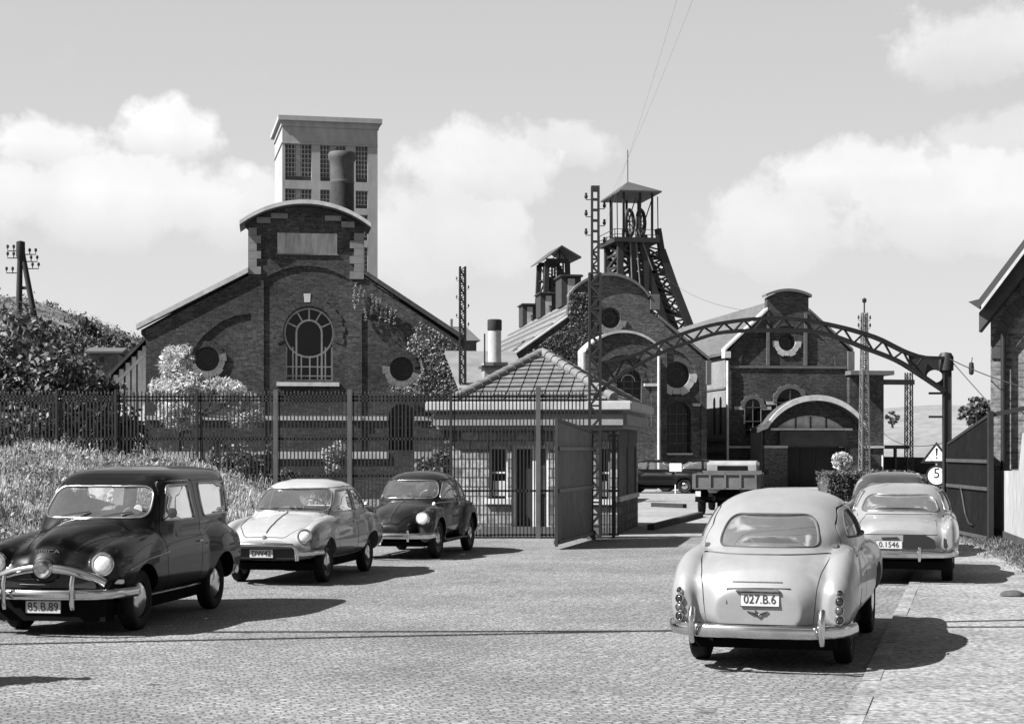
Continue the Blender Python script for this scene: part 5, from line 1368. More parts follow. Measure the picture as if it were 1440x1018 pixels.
# ---- third hall with the barrel-hooded entrance
def entrance_hall():
    F = Frame(1107, 90, 8); f = F.at
    t = F.root('entrance_hall', 'dark brick hall with a round window and a curved canopy over its doorway', 'building')
    br = SOOT(); st = STONE()
    L0, R0 = f(1024, 5)[0], f(1194, 5)[0]; zl, zr = f(1024, 494)[1], f(1194, 494)[1]
    bl, brr = f(1079, 5)[0], f(1137, 5)[0]; zsh = f(1107, 437)[1]
    hd = seg(brr, bl, f(1107, 418)[1], f(1107, 410)[1] - f(1107, 418)[1], 14)
    oc = f(1107, 481); r = .46
    pan = [F.pts([(1042, 514), (1078, 514), (1078, 462), (1066, 470), (1052, 486), (1044, 500)]), arch(f(1084, 5)[0], f(1130, 5)[0], f(1107, 514)[1], f(1107, 470)[1], f(1107, 458)[1] - f(1107, 470)[1]), F.pts([(1137, 514), (1175, 514), (1173, 500), (1164, 485), (1150, 470), (1137, 462)])]
    outline = [(L0, -.3), (R0, -.3), (R0, zr), (brr, zsh)] + hd + [(bl, zsh), (L0, zl)]
    MB().plate(outline, pan, 0, .09).build('front_wall', br, t)
    aw = [(f(1047, 5)[0], f(1070, 5)[0], f(1107, 612)[1], f(1107, 573)[1]), (f(1092, 5)[0], f(1130, 5)[0], f(1107, 600)[1], f(1107, 566)[1])]
    MB().plate([(L0 + .01, -.3), (R0 - .01, -.3), (R0 - .01, zr - .05), (brr - .01, zsh)] + [(x * 1.0, z - .04) for x, z in hd] + [(bl + .01, zsh), (L0 + .01, zl - .05)], [arc(*oc, r, r, 0, 350, 26)], .088, .5).build('wall', br, t)
    round_window(t, oc, r, .42, 6)
    ring_stone(t, oc, r, .26, .09, 175, 365, mat('string_stone', .38), 7)
    for a, b, z0, z1 in aw:
        arched_window(t, a, b, z0, z1, (b - a) / 2, -.03, 2, 3, bars=mat('dull_bars', .06))
        ring_stone(t, ((a + b) / 2, z1), (b - a) / 2, .2, 0, 0, 180, mat('dull_stone', .10), 12)
        for e, s_ in ((a, -1), (b, 1)): MB().box(min(e, e + s_ * .55), max(e, e + s_ * .55), -.05, .05, z1 - .12, z1 + .05).build('impost', mat('string_stone', .38), t)
    MB().box(L0, R0, -.06, .05, f(1107, 518)[1], f(1107, 514.5)[1]).build('string_course', mat('dull_stone', .10), t)
    MB().box(L0, R0, -.06, .05, f(1107, 630)[1], f(1107, 627)[1]).build('string_course', mat('string_stone', .38), t)
    MB().box(f(1078, 5)[0], f(1082, 5)[0], -.04, .04, f(1107, 514)[1], f(1107, 440)[1]).box(f(1131, 5)[0], f(1135, 5)[0], -.04, .04, f(1107, 514)[1], f(1107, 440)[1]).build('pilaster', mat('dull_stone', .10), t)
    cp = MB(); ho = seg(brr + .12, bl - .12, f(1107, 418)[1], f(1107, 410)[1] - f(1107, 418)[1], 14)
    cp.prism(ho + [(x, z + .14) for x, z in ho][::-1], 'y', -.22, .6)
    cp.build('coping', mat('dark_coping', .10), t, sharp=40)
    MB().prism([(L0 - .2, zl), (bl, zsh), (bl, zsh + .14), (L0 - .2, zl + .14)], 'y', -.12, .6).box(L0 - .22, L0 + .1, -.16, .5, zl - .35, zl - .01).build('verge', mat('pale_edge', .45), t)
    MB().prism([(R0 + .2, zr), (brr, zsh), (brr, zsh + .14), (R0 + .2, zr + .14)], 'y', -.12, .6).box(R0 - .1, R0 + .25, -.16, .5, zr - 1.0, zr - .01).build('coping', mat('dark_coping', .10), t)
    ap = (f(1107, 5)[0], f(1107, 421)[1]); Ln = 24
    gable_roof(t, ap, ((L0, zl), (R0, zr)), .5, Ln, mat('grey_slate', .075, rough=.75, var=.2, scale=.6, fine=.25, fscale=6, stretch=(1, .3, 1)), .3)
    sw = mat('sunlit_side_brick', .17, rough=.9, var=.2, scale=.6, fine=.2, fscale=8)  # left-facing walls paler than the front: sunlight put into the colour
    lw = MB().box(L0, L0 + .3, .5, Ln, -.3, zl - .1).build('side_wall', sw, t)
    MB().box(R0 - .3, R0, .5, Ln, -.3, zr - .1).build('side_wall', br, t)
    MB().prism([(L0, -.3), (R0, -.3), (R0, zr), ap, (L0, zl)], 'y', Ln - .3, Ln).build('rear_wall', br, t)
    for y in (1.5, 2.8):
        zt = f(1010, 562)[1]; zb = f(1010, 611)[1]
        MB().prism([(y - .2, zb), (y + .2, zb)] + [(y + .2 * math.cos(a), zt + .2 * math.sin(a)) for a in np.linspace(0, math.pi, 10)], 'x', L0 - .02, L0 + .05).build('slim_window', PANE(), lw)
    MB().box(L0 - .08, L0, .5, Ln, f(1010, 618)[1] - .1, f(1010, 618)[1] + .1).box(L0 - .06, L0, .5, Ln, f(1010, 545)[1] - .05, f(1010, 545)[1] + .05).box(L0 - .08, L0, .5, Ln, f(1010, 635)[1] - .08, f(1010, 635)[1] + .08).build('string_course', mat('dull_stone', .10), lw)
    MB().tube([(L0 - .06, -.12, zl - .5), (L0 - .06, -.12, -.1)], .07, 8).build('downpipe', mat('pale_pipe', .5, rough=.6), t, sharp=60)
    # barrel canopy and porch
    p0 = -2.6; q = lambda px, py: F.at(px, py, p0)
    xa, xb = q(1075, 5)[0], q(1212, 5)[0]; zs = q(1143, 603)[1]; rise = q(1143, 564)[1] - zs
    hi = seg(xb, xa, zs, rise, 24)
    hi = hi + [(q(1060, 5)[0], q(1060, 609)[1])]
    cn = MB().prism(hi + [(x, z + .26) for x, z in hi][::-1], 'y', p0 - .5, p0 + .55).build('canopy', mat('canopy_lead', .05, rough=.7, var=.3), t, sharp=40)
    MB().prism([(x, z + .02) for x, z in hi] + [(x, z + .30) for x, z in hi][::-1], 'y', p0 - .62, p0 - .5).build('canopy_edge', mat('pale_edge', .45), cn, sharp=40)
    ti = seg(q(1193, 5)[0], q(1092, 5)[0], q(1143, 604)[1], q(1143, 584)[1] - q(1143, 604)[1], 14)
    wl = MB().plate([(xa + .1, -.2), (xb - .05, -.2)] + [(x * 1, z - .02) for x, z in seg(xb - .05, xa + .1, zs, rise, 20)],
                    [[(q(1108, 5)[0], 0), (q(1195, 5)[0], 0), (q(1195, 5)[0], q(1143, 628)[1]), (q(1108, 5)[0], q(1143, 628)[1])], ti], p0 + .3, p0 + .6).build('porch_wall', br, t)
    MB().plate(ti, [], p0 + .38, p0 + .42).build('fanlight', mat('pale_fanlight', .4, rough=.5, var=.4, scale=2), wl)
    fb = MB()
    for px in (1122, 1143, 1165): fb.box(q(px, 5)[0] - .03, q(px, 5)[0] + .03, p0 + .30, p0 + .37, q(1143, 604)[1], q(1143, 586)[1])
    fb.build('fanlight_bar', IRON(), wl)
    MB().box(q(1085, 5)[0], q(1200, 5)[0], p0 + .12, p0 + .28, q(1143, 605)[1], q(1143, 602)[1]).build('lintel', mat('sill_stone', .45), wl)
    MB().box(q(1097, 5)[0], q(1191, 5)[0], p0 + .05, p0 + .2, q(1143, 627)[1], q(1143, 606)[1]).build('door_fascia', mat('dark_board', .03, rough=.7, var=.5, scale=1.5), wl)
    for pa, pb in ((1075, 1108), (1196, 1213)): MB().box(q(pa, 5)[0], q(pb, 5)[0], p0 + .05, p0 + .29, -.2, q(1143, 630)[1]).build('pier', brick('pier_brick', .055, .085, .4), wl)
    MB().box(q(1075, 5)[0], q(1108, 5)[0], p0 + .0, p0 + .2, q(1143, 630)[1] + .003, q(1143, 626.5)[1]).build('pier_cap', mat('string_stone', .38), wl)
    MB().box(q(1108, 5)[0], q(1195, 5)[0], -1.0, -.9, -.2, q(1143, 600)[1]).box(xb - .3, xb - .05, p0 + .6, 0, -.2, zs).build('inner_wall', mat('door_dark', .008, rough=.8), wl)
    MB().box(xa, xa + .3, p0 + .6, 0, -.2, zs).build('porch_side', sw, wl)
    dr = MB(); x0, x1 = q(1109, 5)[0], q(1194, 5)[0]
    for i in range(4): dr.box(x0 + (x1 - x0) * i / 4 + .02, x0 + (x1 - x0) * (i + 1) / 4 - .02, p0 + .62 + .05 * (i % 2), p0 + .70 + .05 * (i % 2), 0, q(1143, 629)[1])
    dr.build('door', mat('door_dark', .008), wl)
    # flat-roofed wing on the right
    x0, x1 = f(1191, 5)[0], f(1239, 5)[0]; zt = f(1215, 528)[1]
    wg = MB().box(x0, x1, -.4, 7, -.2, zt).build('side_wing', br, t)
    MB().box(x0 - .1, x1 + .4, -.9, 7.2, zt, zt + .22).build('flat_roof', mat('dark_coping', .10), wg)
    MB().box(x0 + .3, x1 + .02, -.47, -.4, f(1215, 630)[1], f(1215, 627)[1]).build('string_course', mat('sill_stone', .45), wg)
    MB().tube([(x1 - .1, -.5, f(1215, 640)[1]), (x1 - .1, -.5, 0)], .05, 6).build('downpipe', mat('pale_pipe', .5), wg)
    return t, F
ENH, ENF = entrance_hall()

# ---- brick house on the right, whitewashed wall
def brick_house():
    F = Frame(1393, 36, -27); f = F.at
    t = F.root('brick_house', 'brick gable house at the right edge with a steep overhanging roof and blind arch', 'house')
    br = brick('house_brick', .10, .15, .4, soot=.3, bump=.8)
    e = f(1393, 424); k = f(1440, 362)
    sl = (k[1] - e[1]) / (k[0] - e[0]); W2 = 2.9
    ap = (e[0] + W2, e[1] + sl * W2)
    cx = f(1437, 5)[0]
    bl = [(f(1411, 5)[0], f(1411, 660)[1]), (cx + 1.0, f(1411, 660)[1])] + [(cx + 1.0 - (cx + 1.0 - f(1411, 5)[0]) * (1 - math.cos(a)) / 2, f(1411, 505)[1] + 1.15 * math.sin(a)) for a in np.linspace(0, math.pi, 14)]
    MB().plate([(0, -.2), (2 * W2, -.2), (2 * W2, e[1]), ap, (0, e[1])], [bl], 0, .12).build('front_wall', br, t)
    MB().prism([(0.005, -.2), (2 * W2 - .005, -.2), (2 * W2 - .005, e[1] - .02), (ap[0], ap[1] - .02), (0.005, e[1] - .02)], 'y', .119, 9).build('wall', br, t)
    bm = MB()
    for i in range(15):
        a0, a1 = math.pi * i / 15, math.pi * (i + .94) / 15; cxx = (bl[0][0] + bl[1][0]) / 2; rr = (bl[1][0] - bl[0][0]) / 2; zc = f(1411, 505)[1]
        bm.prism([(cxx + (rr + q) * math.cos(a), zc + (1.15 + q) * math.sin(a)) for a, q in ((a0, 0), (a0, .24), (a1, .24), (a1, 0))], 'y', -.05, .05)
    bm.build('brick_hood', mat('dark_header_brick', .03, rough=.9, var=.4, scale=5), t)
    tt = .2
    for sg in (0, 1):
        X = (lambda x: x) if not sg else (lambda x: 2 * W2 - x)
        x0, z0 = -.14, e[1] - .14 * sl
        ro = MB().prism([(X(x0), z0), (X(W2), ap[1]), (X(W2), ap[1] + tt), (X(x0), z0 + tt), (X(x0 - .22), z0 + tt * .75)], 'y', -.5, 9.2).build('roof', mat('dark_slates', .022, rough=.7, var=.3, scale=2, fine=.3), t)
        MB().prism([(X(x0 + .06), z0 - .04), (X(W2), ap[1] - .10), (X(W2), ap[1] + .0), (X(x0 + .06), z0 + .06)], 'y', -.56, -.5).build('bargeboard', mat('white_board', .32, rough=.6), ro)
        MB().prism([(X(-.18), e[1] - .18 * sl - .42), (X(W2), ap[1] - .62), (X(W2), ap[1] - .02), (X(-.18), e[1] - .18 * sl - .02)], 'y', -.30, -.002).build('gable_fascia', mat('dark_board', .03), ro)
    cb = MB()
    for i in range(3):
        x = .25 + i * .45; cb.box(x - .07, x + .07, -.15, -.003, e[1] - .25 + x * sl * .35, e[1] + .10 + x * sl * .35)
    cb.build('corbel', mat('dark_header_brick', .03), t)
    u = f(1412, 5)[0]
    MB().tube([(u - .0, -.09, f(1412, 470)[1]), (u, -.09, .1)], .055, 8).build('downpipe', mat('black_pipe', .012, rough=.5), t, sharp=60)
    return t
brick_house()
def white_wall():
    a, b = Vector((10.05, 35.6, 0)), Vector((8.35, 25.0, 0)); d = (b - a); ln = d.length
    t = thing('boundary_wall', 'whitewashed low wall streaked with grime along the right-hand pavement', 'wall', a, math.atan2(d.y, d.x))
    wm = mat('whitewash', .27, rough=.9, var=.22, scale=1.5, fine=.2, fscale=8, stretch=(1, 1, .3))
    MB().prism([(0, .28), (ln, .28), (ln, 2.25), (4.35, 2.2), (3.85, 1.5), (0, 1.46)], 'y', 0, .22).build('wall', wm, t)
    MB().prism([(0, -.1), (ln, -.1), (ln, .28), (0, .28)], 'y', -.03, .24).build('plinth', mat('wall_tar', .03, rough=.9, var=.5, scale=2), t)
white_wall()

# ---- gatehouse
def gatehouse():
    F = Frame(868, 38.2, -10); f = F.at
    t = F.root('gatehouse', 'small gatehouse with a tiled pyramid roof and deep pale eaves behind the railings', 'building')
    L0 = f(634, 5)[0]; D = 4.6
    zt = f(750, 577)[1]; zso = f(750, 602)[1]
    wm = brick('gatehouse_stone', .19, .07, .6, .42, .21, .3, .02, .8, scale=.8)
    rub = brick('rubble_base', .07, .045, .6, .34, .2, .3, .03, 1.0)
    dz = f(735, 626)[1]
    d0, d1 = f(719, 5)[0], f(771, 5)[0]; w0, w1 = f(692, 5)[0], f(717, 5)[0]; wz = f(700, 701)[1]; wt = f(700, 628)[1]
    hole_d = [(d0, .04), (d1, .04), (d1, dz), (d0, dz)]; hole_w = [(w0 - .08, wz), (w1 - .05, wz), (w1 - .05, wt), (w0 - .08, wt)]
    e0, e1 = f(838, 5)[0], f(866, 5)[0]
    hole_e = [(e0, wz), (e1 - .12, wz), (e1 - .12, wt), (e0, wt)]
    MB().plate([(L0, -.1), (0, -.1), (0, zso + .05), (L0, zso + .05)], [hole_d, hole_w, hole_e], 0, .28).build('front_wall', wm, t)
    MB().box(L0, L0 + .28, .28, D, -.1, zso + .05).box(L0 + .28, 0, D - .28, D, -.1, zso + .05).build('rear_wall', wm, t)
    # right side: rubble dado, wide barred window, corner pillars
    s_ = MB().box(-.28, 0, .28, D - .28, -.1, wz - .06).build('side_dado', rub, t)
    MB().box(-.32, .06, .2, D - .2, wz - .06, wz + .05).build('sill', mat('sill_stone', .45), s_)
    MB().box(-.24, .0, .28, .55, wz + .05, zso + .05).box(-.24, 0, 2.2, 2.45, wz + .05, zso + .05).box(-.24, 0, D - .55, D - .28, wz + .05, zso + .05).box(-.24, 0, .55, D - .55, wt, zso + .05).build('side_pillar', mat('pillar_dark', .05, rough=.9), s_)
    wn = MB().box(-.14, -.12, .55, 2.2, wz + .05, wt).box(-.14, -.12, 2.45, D - .55, wz + .05, wt).build('side_window', PANE(), t)
    bb = MB()
    for i in range(14): y = .6 + i * .26; bb.box(-.06, -.03, y, y + .03, wz + .05, wt)
    bb.build('window_bars', mat('pale_bars', .2, rough=.6), wn)
    MB().box(L0 + .02, -.02, .27, .29, -.1, -.02).build('threshold', wm, t)
    MB().box(L0 - .02, -.0, -.06, -.002, -.1, .16).build('plinth', mat('plinth_dark', .07, rough=.9), t)
    # door and windows
    o = MB().box(d0, d1, .18, .22, .04, dz).build('door', mat('door_dark', .008, rough=.4), t)
    fr = MB().box(d0, d0 + .07, .08, .18, .04, dz).box(d1 - .07, d1, .08, .18, .04, dz).box(d0 + .07, d1 - .07, .08, .18, dz - .08, dz)
    xm = f(751, 5)[0]; fr.box(xm - .05, xm + .05, .09, .17, .04, dz - .08)
    fr.build('door_frame', mat('white_frame', .5, rough=.6), o)
    MB().box(xm + .06, d1 - .08, .14, .17, .9, dz - .1).build('door_pane', mat('grey_pane', .04, rough=.2, var=.5, scale=3), o)
    for a, b in ((w0 - .08, w1 - .05), (e0, e1 - .12)):
        w = MB().box(a, b, .16, .2, wz, wt).build('window', PANE(), t)
        MB().box(a, a + .05, .10, .16, wz, wt).box(b - .05, b, .10, .16, wz, wt).box(a + .05, b - .05, .10, .16, wt - .05, wt).box(a + .05, b - .05, .10, .16, (wz + wt) / 2 - .02, (wz + wt) / 2 + .02).build('window_frame', mat('white_frame', .5), w)
        MB().box(a - .08, b + .08, -.09, .12, wz - .12, wz - .004).build('sill', mat('sill_stone', .45), w)
        MB().box(a + .08, b - .08, .12, .15, wz + .06, wz + .40).build('window_blind', mat('paper', .4), w)
    # eaves slab: two bands
    ol = F.at(597, 577, -.42)[0]; orr = F.at(888, 577, -.42)[0]
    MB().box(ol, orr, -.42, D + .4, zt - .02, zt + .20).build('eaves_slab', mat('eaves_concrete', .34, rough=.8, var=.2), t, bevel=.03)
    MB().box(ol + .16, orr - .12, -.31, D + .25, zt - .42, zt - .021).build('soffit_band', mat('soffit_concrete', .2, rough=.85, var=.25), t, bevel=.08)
    # pyramid tile roof
    zb = zt + .20; bl = F.at(640, 5, -.2)[0]; br_ = F.at(842, 5, -.2)[0] + .35
    y0, y1 = -.30, D + .15
    ax = F.at(763, 5, (y0 + y1) / 2)[0]; ay = (y0 + y1) / 2; az = F.at(763, 499, ay)[1]
    A = Vector((ax, ay, az)); cs = [Vector((bl, y0, zb)), Vector((br_, y0, zb)), Vector((br_, y1, zb)), Vector((bl, y1, zb))]
    tile = mat('roof_tiles', .105, rough=.75, var=.25, scale=2.5, fine=.25, fscale=11)
    tile2 = mat('roof_tiles_dark', .075, rough=.75, var=.3, scale=2.5, fine=.25, fscale=11)
    tl = MB(); rg = random.Random(4)
    MB().add([tuple(c - Vector((0, 0, .03))) for c in cs] + [tuple(A - Vector((0, 0, .05)))], [(0, 1, 4), (1, 2, 4), (2, 3, 4), (3, 0, 4), (3, 2, 1, 0)]).build('roof', mat('roof_under', .03, rough=1), t)
    for i in range(4):
        p, q = cs[i], cs[(i + 1) % 4]; e = (q - p); ln = e.length; e = e / ln; m = (p + q) / 2
        foot_ = p + e * (A - p).dot(e); up = A - foot_; hh = up.length; up = up / hh; nn = e.cross(up)
        if nn.z < 0: nn = -nn
        rows = int(hh / .25); xa = (A - p).dot(e)
        for r_ in range(rows):
            s0, s1 = r_ * hh / rows - .02, (r_ + 1) * hh / rows + .03
            lo, hi_ = xa * (s0 / hh), ln - (ln - xa) * (s0 / hh)
            k = int((hi_ - lo) / .29) + 2; off = .0
            for j in range(-1, k + 1):
                u0 = math.floor(lo / .29) * .29 + j * .29 + off; u1 = u0 + .262
                lim = lambda u, s: min(max(u, xa * (s / hh)), ln - (ln - xa) * (s / hh))
                q4 = [(lim(u0, s0), s0), (lim(u1, s0), s0), (lim(u1, min(s1, hh)), min(s1, hh)), (lim(u0, min(s1, hh)), min(s1, hh))]
                if q4[1][0] - q4[0][0] < .03: continue
                tl.cur = 0 if rg.random() < .7 else 1
                hb, ht = .06 + rg.uniform(-.008, .008), .02
                vs = [p + e * a + up * b + nn * (hb if c < 2 else ht) for c, (a, b) in enumerate(q4)] + [p + e * a + up * b + nn * (hb - .03 if c < 2 else ht - .03) for c, (a, b) in enumerate(q4)]
                tl.add(vs, [(0, 1, 2, 3), (7, 6, 5, 4), (0, 4, 5, 1), (1, 5, 6, 2), (2, 6, 7, 3), (3, 7, 4, 0)])
    tl.cur = 0
    tl.build('roof_tile_courses', [tile, tile2], t)
    rd = MB()
    for c in cs:
        n = 11
        for i in range(n):
            a, b = c.lerp(A, i / n), c.lerp(A, (i + 1.06) / n)
            rd.tube([a + Vector((0, 0, .07)), b + Vector((0, 0, .06))], [.125, .105], 8)
    rd.build('ridge_tiles', mat('ridge_tiles', .12, rough=.75, var=.3, scale=4), t, sharp=50)
    return t, F
GH, GHF = gatehouse()

# ---- low shed with the pale flue between the halls, and the house behind
def boiler_shed():
    F = Frame(700, 60, 8); f = F.at
    t = F.root('boiler_shed', 'low shed with sloping pale roof and a white flue pipe with dark cowl', 'shed')
    a, b = f(652, 556), f(742, 556); zr = f(690, 516)[1]
    MB().box(a[0], b[0], .0, 4.4, -.2, f(700, 551)[1]).build('wall', brick('shed_brick', .06, .09), t)
    z0 = f(700, 551)[1]
    MB().prism([(-.3, z0), (4.6, zr + .7), (4.6, zr + .82), (-.3, z0 + .12)], 'x', a[0] - .2, b[0] + .2).build('roof', mat('shed_roof', .14, rough=.8, var=.25, scale=1, fine=.3), t)
    c = f(701, 515); 
    MB().box(c[0] - .42, c[0] + .42, .6, 1.5, z0, f(700, 508)[1]).build('flue_base', mat('soffit_concrete', .2), t)
    fl = MB().lathe([(.24, f(700, 508)[1]), (.235, f(700, 462)[1])], (c[0], 1.05, 0), n=20).build('flue', mat('white_flue', .30, rough=.7, var=.2), t, sharp=50)
    MB().lathe([(.25, f(700, 462)[1]), (.26, f(700, 461)[1]), (.26, f(700, 447)[1]), (.2, f(700, 446)[1]), (.001, f(700, 446)[1])], (c[0], 1.05, 0), n=20).build('cowl', mat('stack_soot', .02, rough=.9), fl, sharp=50)
    MB().tube([(f(684, 5)[0], .5, f(700, 516)[1]), (f(684, 5)[0], .5, f(700, 468)[1])], .03, 5).box(f(680, 5)[0], f(716, 5)[0], .45, 1.6, f(700, 516)[1], f(700, 513)[1]).build('vent_pipe', GREYIRON(), t)
boiler_shed()
def back_house():
    F = Frame(640, 130, 8); f = F.at
    t = F.root('far_house', 'small slate-roofed house peeping out behind the ivy end of the engine hall', 'house')
    a, b = f(600, 5)[0], f(670, 5)[0]; ze = f(640, 479)[1]; zr = f(640, 455)[1]
    MB().box(a, b, 0, 7, -.2, ze).build('wall', brick('far_brick', .05, .07), t)
    MB().add([(a - .3, -.3, ze), (b + .3, -.3, ze), (b + .3, 7.3, ze), (a - .3, 7.3, ze), (a + 1.2, 3.5, zr), (f(663, 5)[0], 3.5, zr)], [(0, 1, 5, 4), (1, 2, 5), (2, 3, 4, 5), (3, 0, 4), (3, 2, 1, 0)]).build('roof', mat('far_slate', .07, rough=.8, var=.25, scale=.8), t)
    MB().box(f(640, 5)[0], f(643, 5)[0], 3.2, 3.8, zr - .2, zr + .6).build('chimney', mat('far_pot', .12), t)
back_house()
def left_house():
    F = Frame(150, 105, 8); f = F.at
    t = F.root('far_cottage', 'small distant cottage among the trees left of the lean-to', 'house')
    a, b = f(126, 5)[0], f(166, 5)[0]; ze = f(150, 497)[1]
    MB().box(a, b, 0, 6, -.2, ze).build('wall', brick('cottage_brick', .07, .09), t)
    MB().prism([(-.3, ze), (3, f(150, 487)[1]), (6.3, ze), (6.3, ze + .1), (3, f(150, 485)[1]), (-.3, ze + .12)], 'x', a - .3, b + .3).build('roof', mat('far_slate', .07), t)
    MB().box(f(140, 5)[0], f(146, 5)[0], -.04, .02, f(150, 509)[1], f(150, 502)[1]).build('window', PANE(), t)
left_house()
# ---------------------------------------------------------------- pit headframes
def lattice(mb, a0, a1, b0, b1, n, w, legs=True, lw=None):
    """two chords a0-a1, b0-b1 laced together with n zigzag bars"""
    a0, a1, b0, b1 = map(Vector, (a0, a1, b0, b1)); lw = lw or w * 1.5
    if legs: mb.bar(a0, a1, lw); mb.bar(b0, b1, lw)
    for i in range(n):
        p, q = i / n, (i + 1) / n
        if i % 2: mb.bar(a0.lerp(a1, p), b0.lerp(b1, q), w)
        else: mb.bar(b0.lerp(b1, p), a0.lerp(a1, q), w)
        mb.bar(a0.lerp(a1, p), b0.lerp(b1, p), w * .8)
def headframe_big():
    d = 180; t = thing('pit_headframe', 'tall dark lattice pit headframe with twin winding wheels and a raking back leg', 'headframe', (P(895, 0, d).x, d, 0), R(11))
    O = Vector((P(895, 0, d).x, d, 0)); th = R(11); c_, s_ = math.cos(th), math.sin(th)
    def L(px, py, k=0.0):
        rx = (px - PX0) / FPX; u = (rx * (O.y + k * c_) - O.x + k * s_) / (c_ - rx * s_); tt = u * s_ + O.y + k * c_
        return Vector((u, k, CAM_H + (HORIZON - py) / FPX * tt))
    ir = mat('headframe_iron', .014, rough=.7, var=.4, scale=.5)
    mb = MB()
    K = 5.5                                            # depth of the guide tower
    zp = L(890, 338).z; x0, x1 = L(868, 340).x, L(925, 340).x
    # guide tower
    for k in (0, K):
        xs = [L(872, 5).x, L(890, 5).x, L(908, 5).x]
        for x in xs: mb.bar((x, k, 0), (x, k, zp), .6)
        for a, b in zip(xs, xs[1:]): lattice(mb, (a, k, 8), (a, k, zp), (b, k, 8), (b, k, zp), 14, .3, False)
    for x in (L(872, 5).x, L(908, 5).x): lattice(mb, (x, 0, 8), (x, 0, zp), (x, K, 8), (x, K, zp), 12, .3, False)
    mb.build('guide_tower', ir, t)
    # raking legs down to the right
    lg = MB()
    for k in (0, K):
        q = [L(925, 322, 0) + Vector((0, k, 0)), L(930, 352, 0) + Vector((0, k, 0)), L(947, 400, 0) + Vector((0, k, 0)), L(972, 464, 0) + Vector((0, k, 0)), L(1034, 632, 0) + Vector((0, k, 0))]
        for a, b in zip(q, q[1:]): lg.bar(a, b, .55, .8)
        i_ = [L(903, 345, 0) + Vector((0, k, 0)), L(912, 385, 0) + Vector((0, k, 0)), L(930, 440, 0) + Vector((0, k, 0)), L(952, 510, 0) + Vector((0, k, 0))]
        for a, b in zip(i_, i_[1:]): lg.bar(a, b, .5, .7)
        for a, b, n in ((0, 0, 4), (1, 1, 4), (2, 2, 4)):
            lattice(lg, q[a + 1], q[a + 2], i_[b], i_[b + 1], n, .2, False)
    lg.build('raking_leg', ir, t)
    lb = MB(); qa = [L(930, 352), L(947, 400), L(972, 464), L(1003, 548)]
    for a, b in zip(qa, qa[1:]): lattice(lb, a, b, a + Vector((0, K, 0)), b + Vector((0, K, 0)), 4, .2, False)
    lb.build('leg_bracing', ir, t)
    # platform, wheels, posts, roof
    pf = MB().box(L(862, 5).x, L(926, 5).x, -.6, K + .8, zp - .25, zp + .25)
    for x in np.linspace(L(863, 5).x, L(925, 5).x, 7): pf.bar((x, -.5, zp), (x, -.5, zp + 1.1), .07); pf.bar((x, K + .7, zp), (x, K + .7, zp + 1.1), .07)
    for z in (.55, 1.1): pf.bar((L(863, 5).x, -.5, zp + z), (L(925, 5).x, -.5, zp + z), .06); pf.bar((L(863, 5).x, -.5, zp + z), (L(863, 5).x, K + .7, zp + z), .06)
    pf.build('platform', ir, t)
    ze = L(890, 272).z
    for px in (889.5, 905.5):
        c = L(px, 312); r = 1.4
        w = MB().tube([(c.x + .40 * r * math.cos(a), 1.2 + 1.0 * r * math.cos(a) * .35, c.z + r * math.sin(a)) for a in np.linspace(0, 2 * math.pi, 30, endpoint=False)], .2, 6, closed=True)
        for i in range(4):
            a = math.pi * i / 4 + .4; w.bar((c.x + .40 * r * math.cos(a), 1.2 + .35 * r * math.cos(a), c.z + r * math.sin(a)), (c.x - .40 * r * math.cos(a), 1.2 - .35 * r * math.cos(a), c.z - r * math.sin(a)), .07)
        w.build('winding_wheel', ir, t, sharp=50)
    ps = MB()
    for px in (877, 900, 917):
        for k in (0, K): ps.bar((L(px, 5).x, k, zp), (L(px, 5).x, k, ze), .22)
    for px in (860, 867, 924):
        ps.bar((L(px, 5).x, -.4, zp), (L(px, 5).x, -.2, ze - .3), .09)
    for px in (877, 900): ps.bar((L(px, 5).x, 0, zp + .5), (L(px + 17, 5).x, 0, ze - .5), .1)
    ps.build('roof_post', ir, t)
    a, b = L(877, 5).x - .75, L(925, 5).x + .1; y0, y1 = -1.2, K + 1.6; zr = L(892, 254, 2).z
    MB().add([(a, y0, ze), (b, y0, ze), (b, y1, ze), (a, y1, ze), ((a + b) / 2 - .3, (y0 + y1) / 2, zr), (a, y0, ze + .15), (b, y0, ze + .15), (b, y1, ze + .15), (a, y1, ze + .15)],
             [(3, 2, 1, 0), (0, 1, 6, 5), (1, 2, 7, 6), (2, 3, 8, 7), (3, 0, 5, 8), (5, 6, 4), (6, 7, 4), (7, 8, 4), (8, 5, 4)]).build('roof', mat('headframe_roof', .05, rough=.6, var=.2, scale=.5), t)
    MB().tube([((a + b) / 2 - .3, (y0 + y1) / 2, zr - .3), ((a + b) / 2 - .3, (y0 + y1) / 2, zr + 3.4)], .05, 5).build('lightning_rod', ir, t)
    rp = MB()
    for a_, b_ in (((893, 322), (900, 400)), ((897, 322), (918, 380)), ((886, 330), (889, 400))):
        rp.tube([L(*a_, -.3), L(*b_, -.3)], .09, 5)
    rp.build('winding_rope', mat('rope_grey', .09, rough=.6), t)
headframe_big()
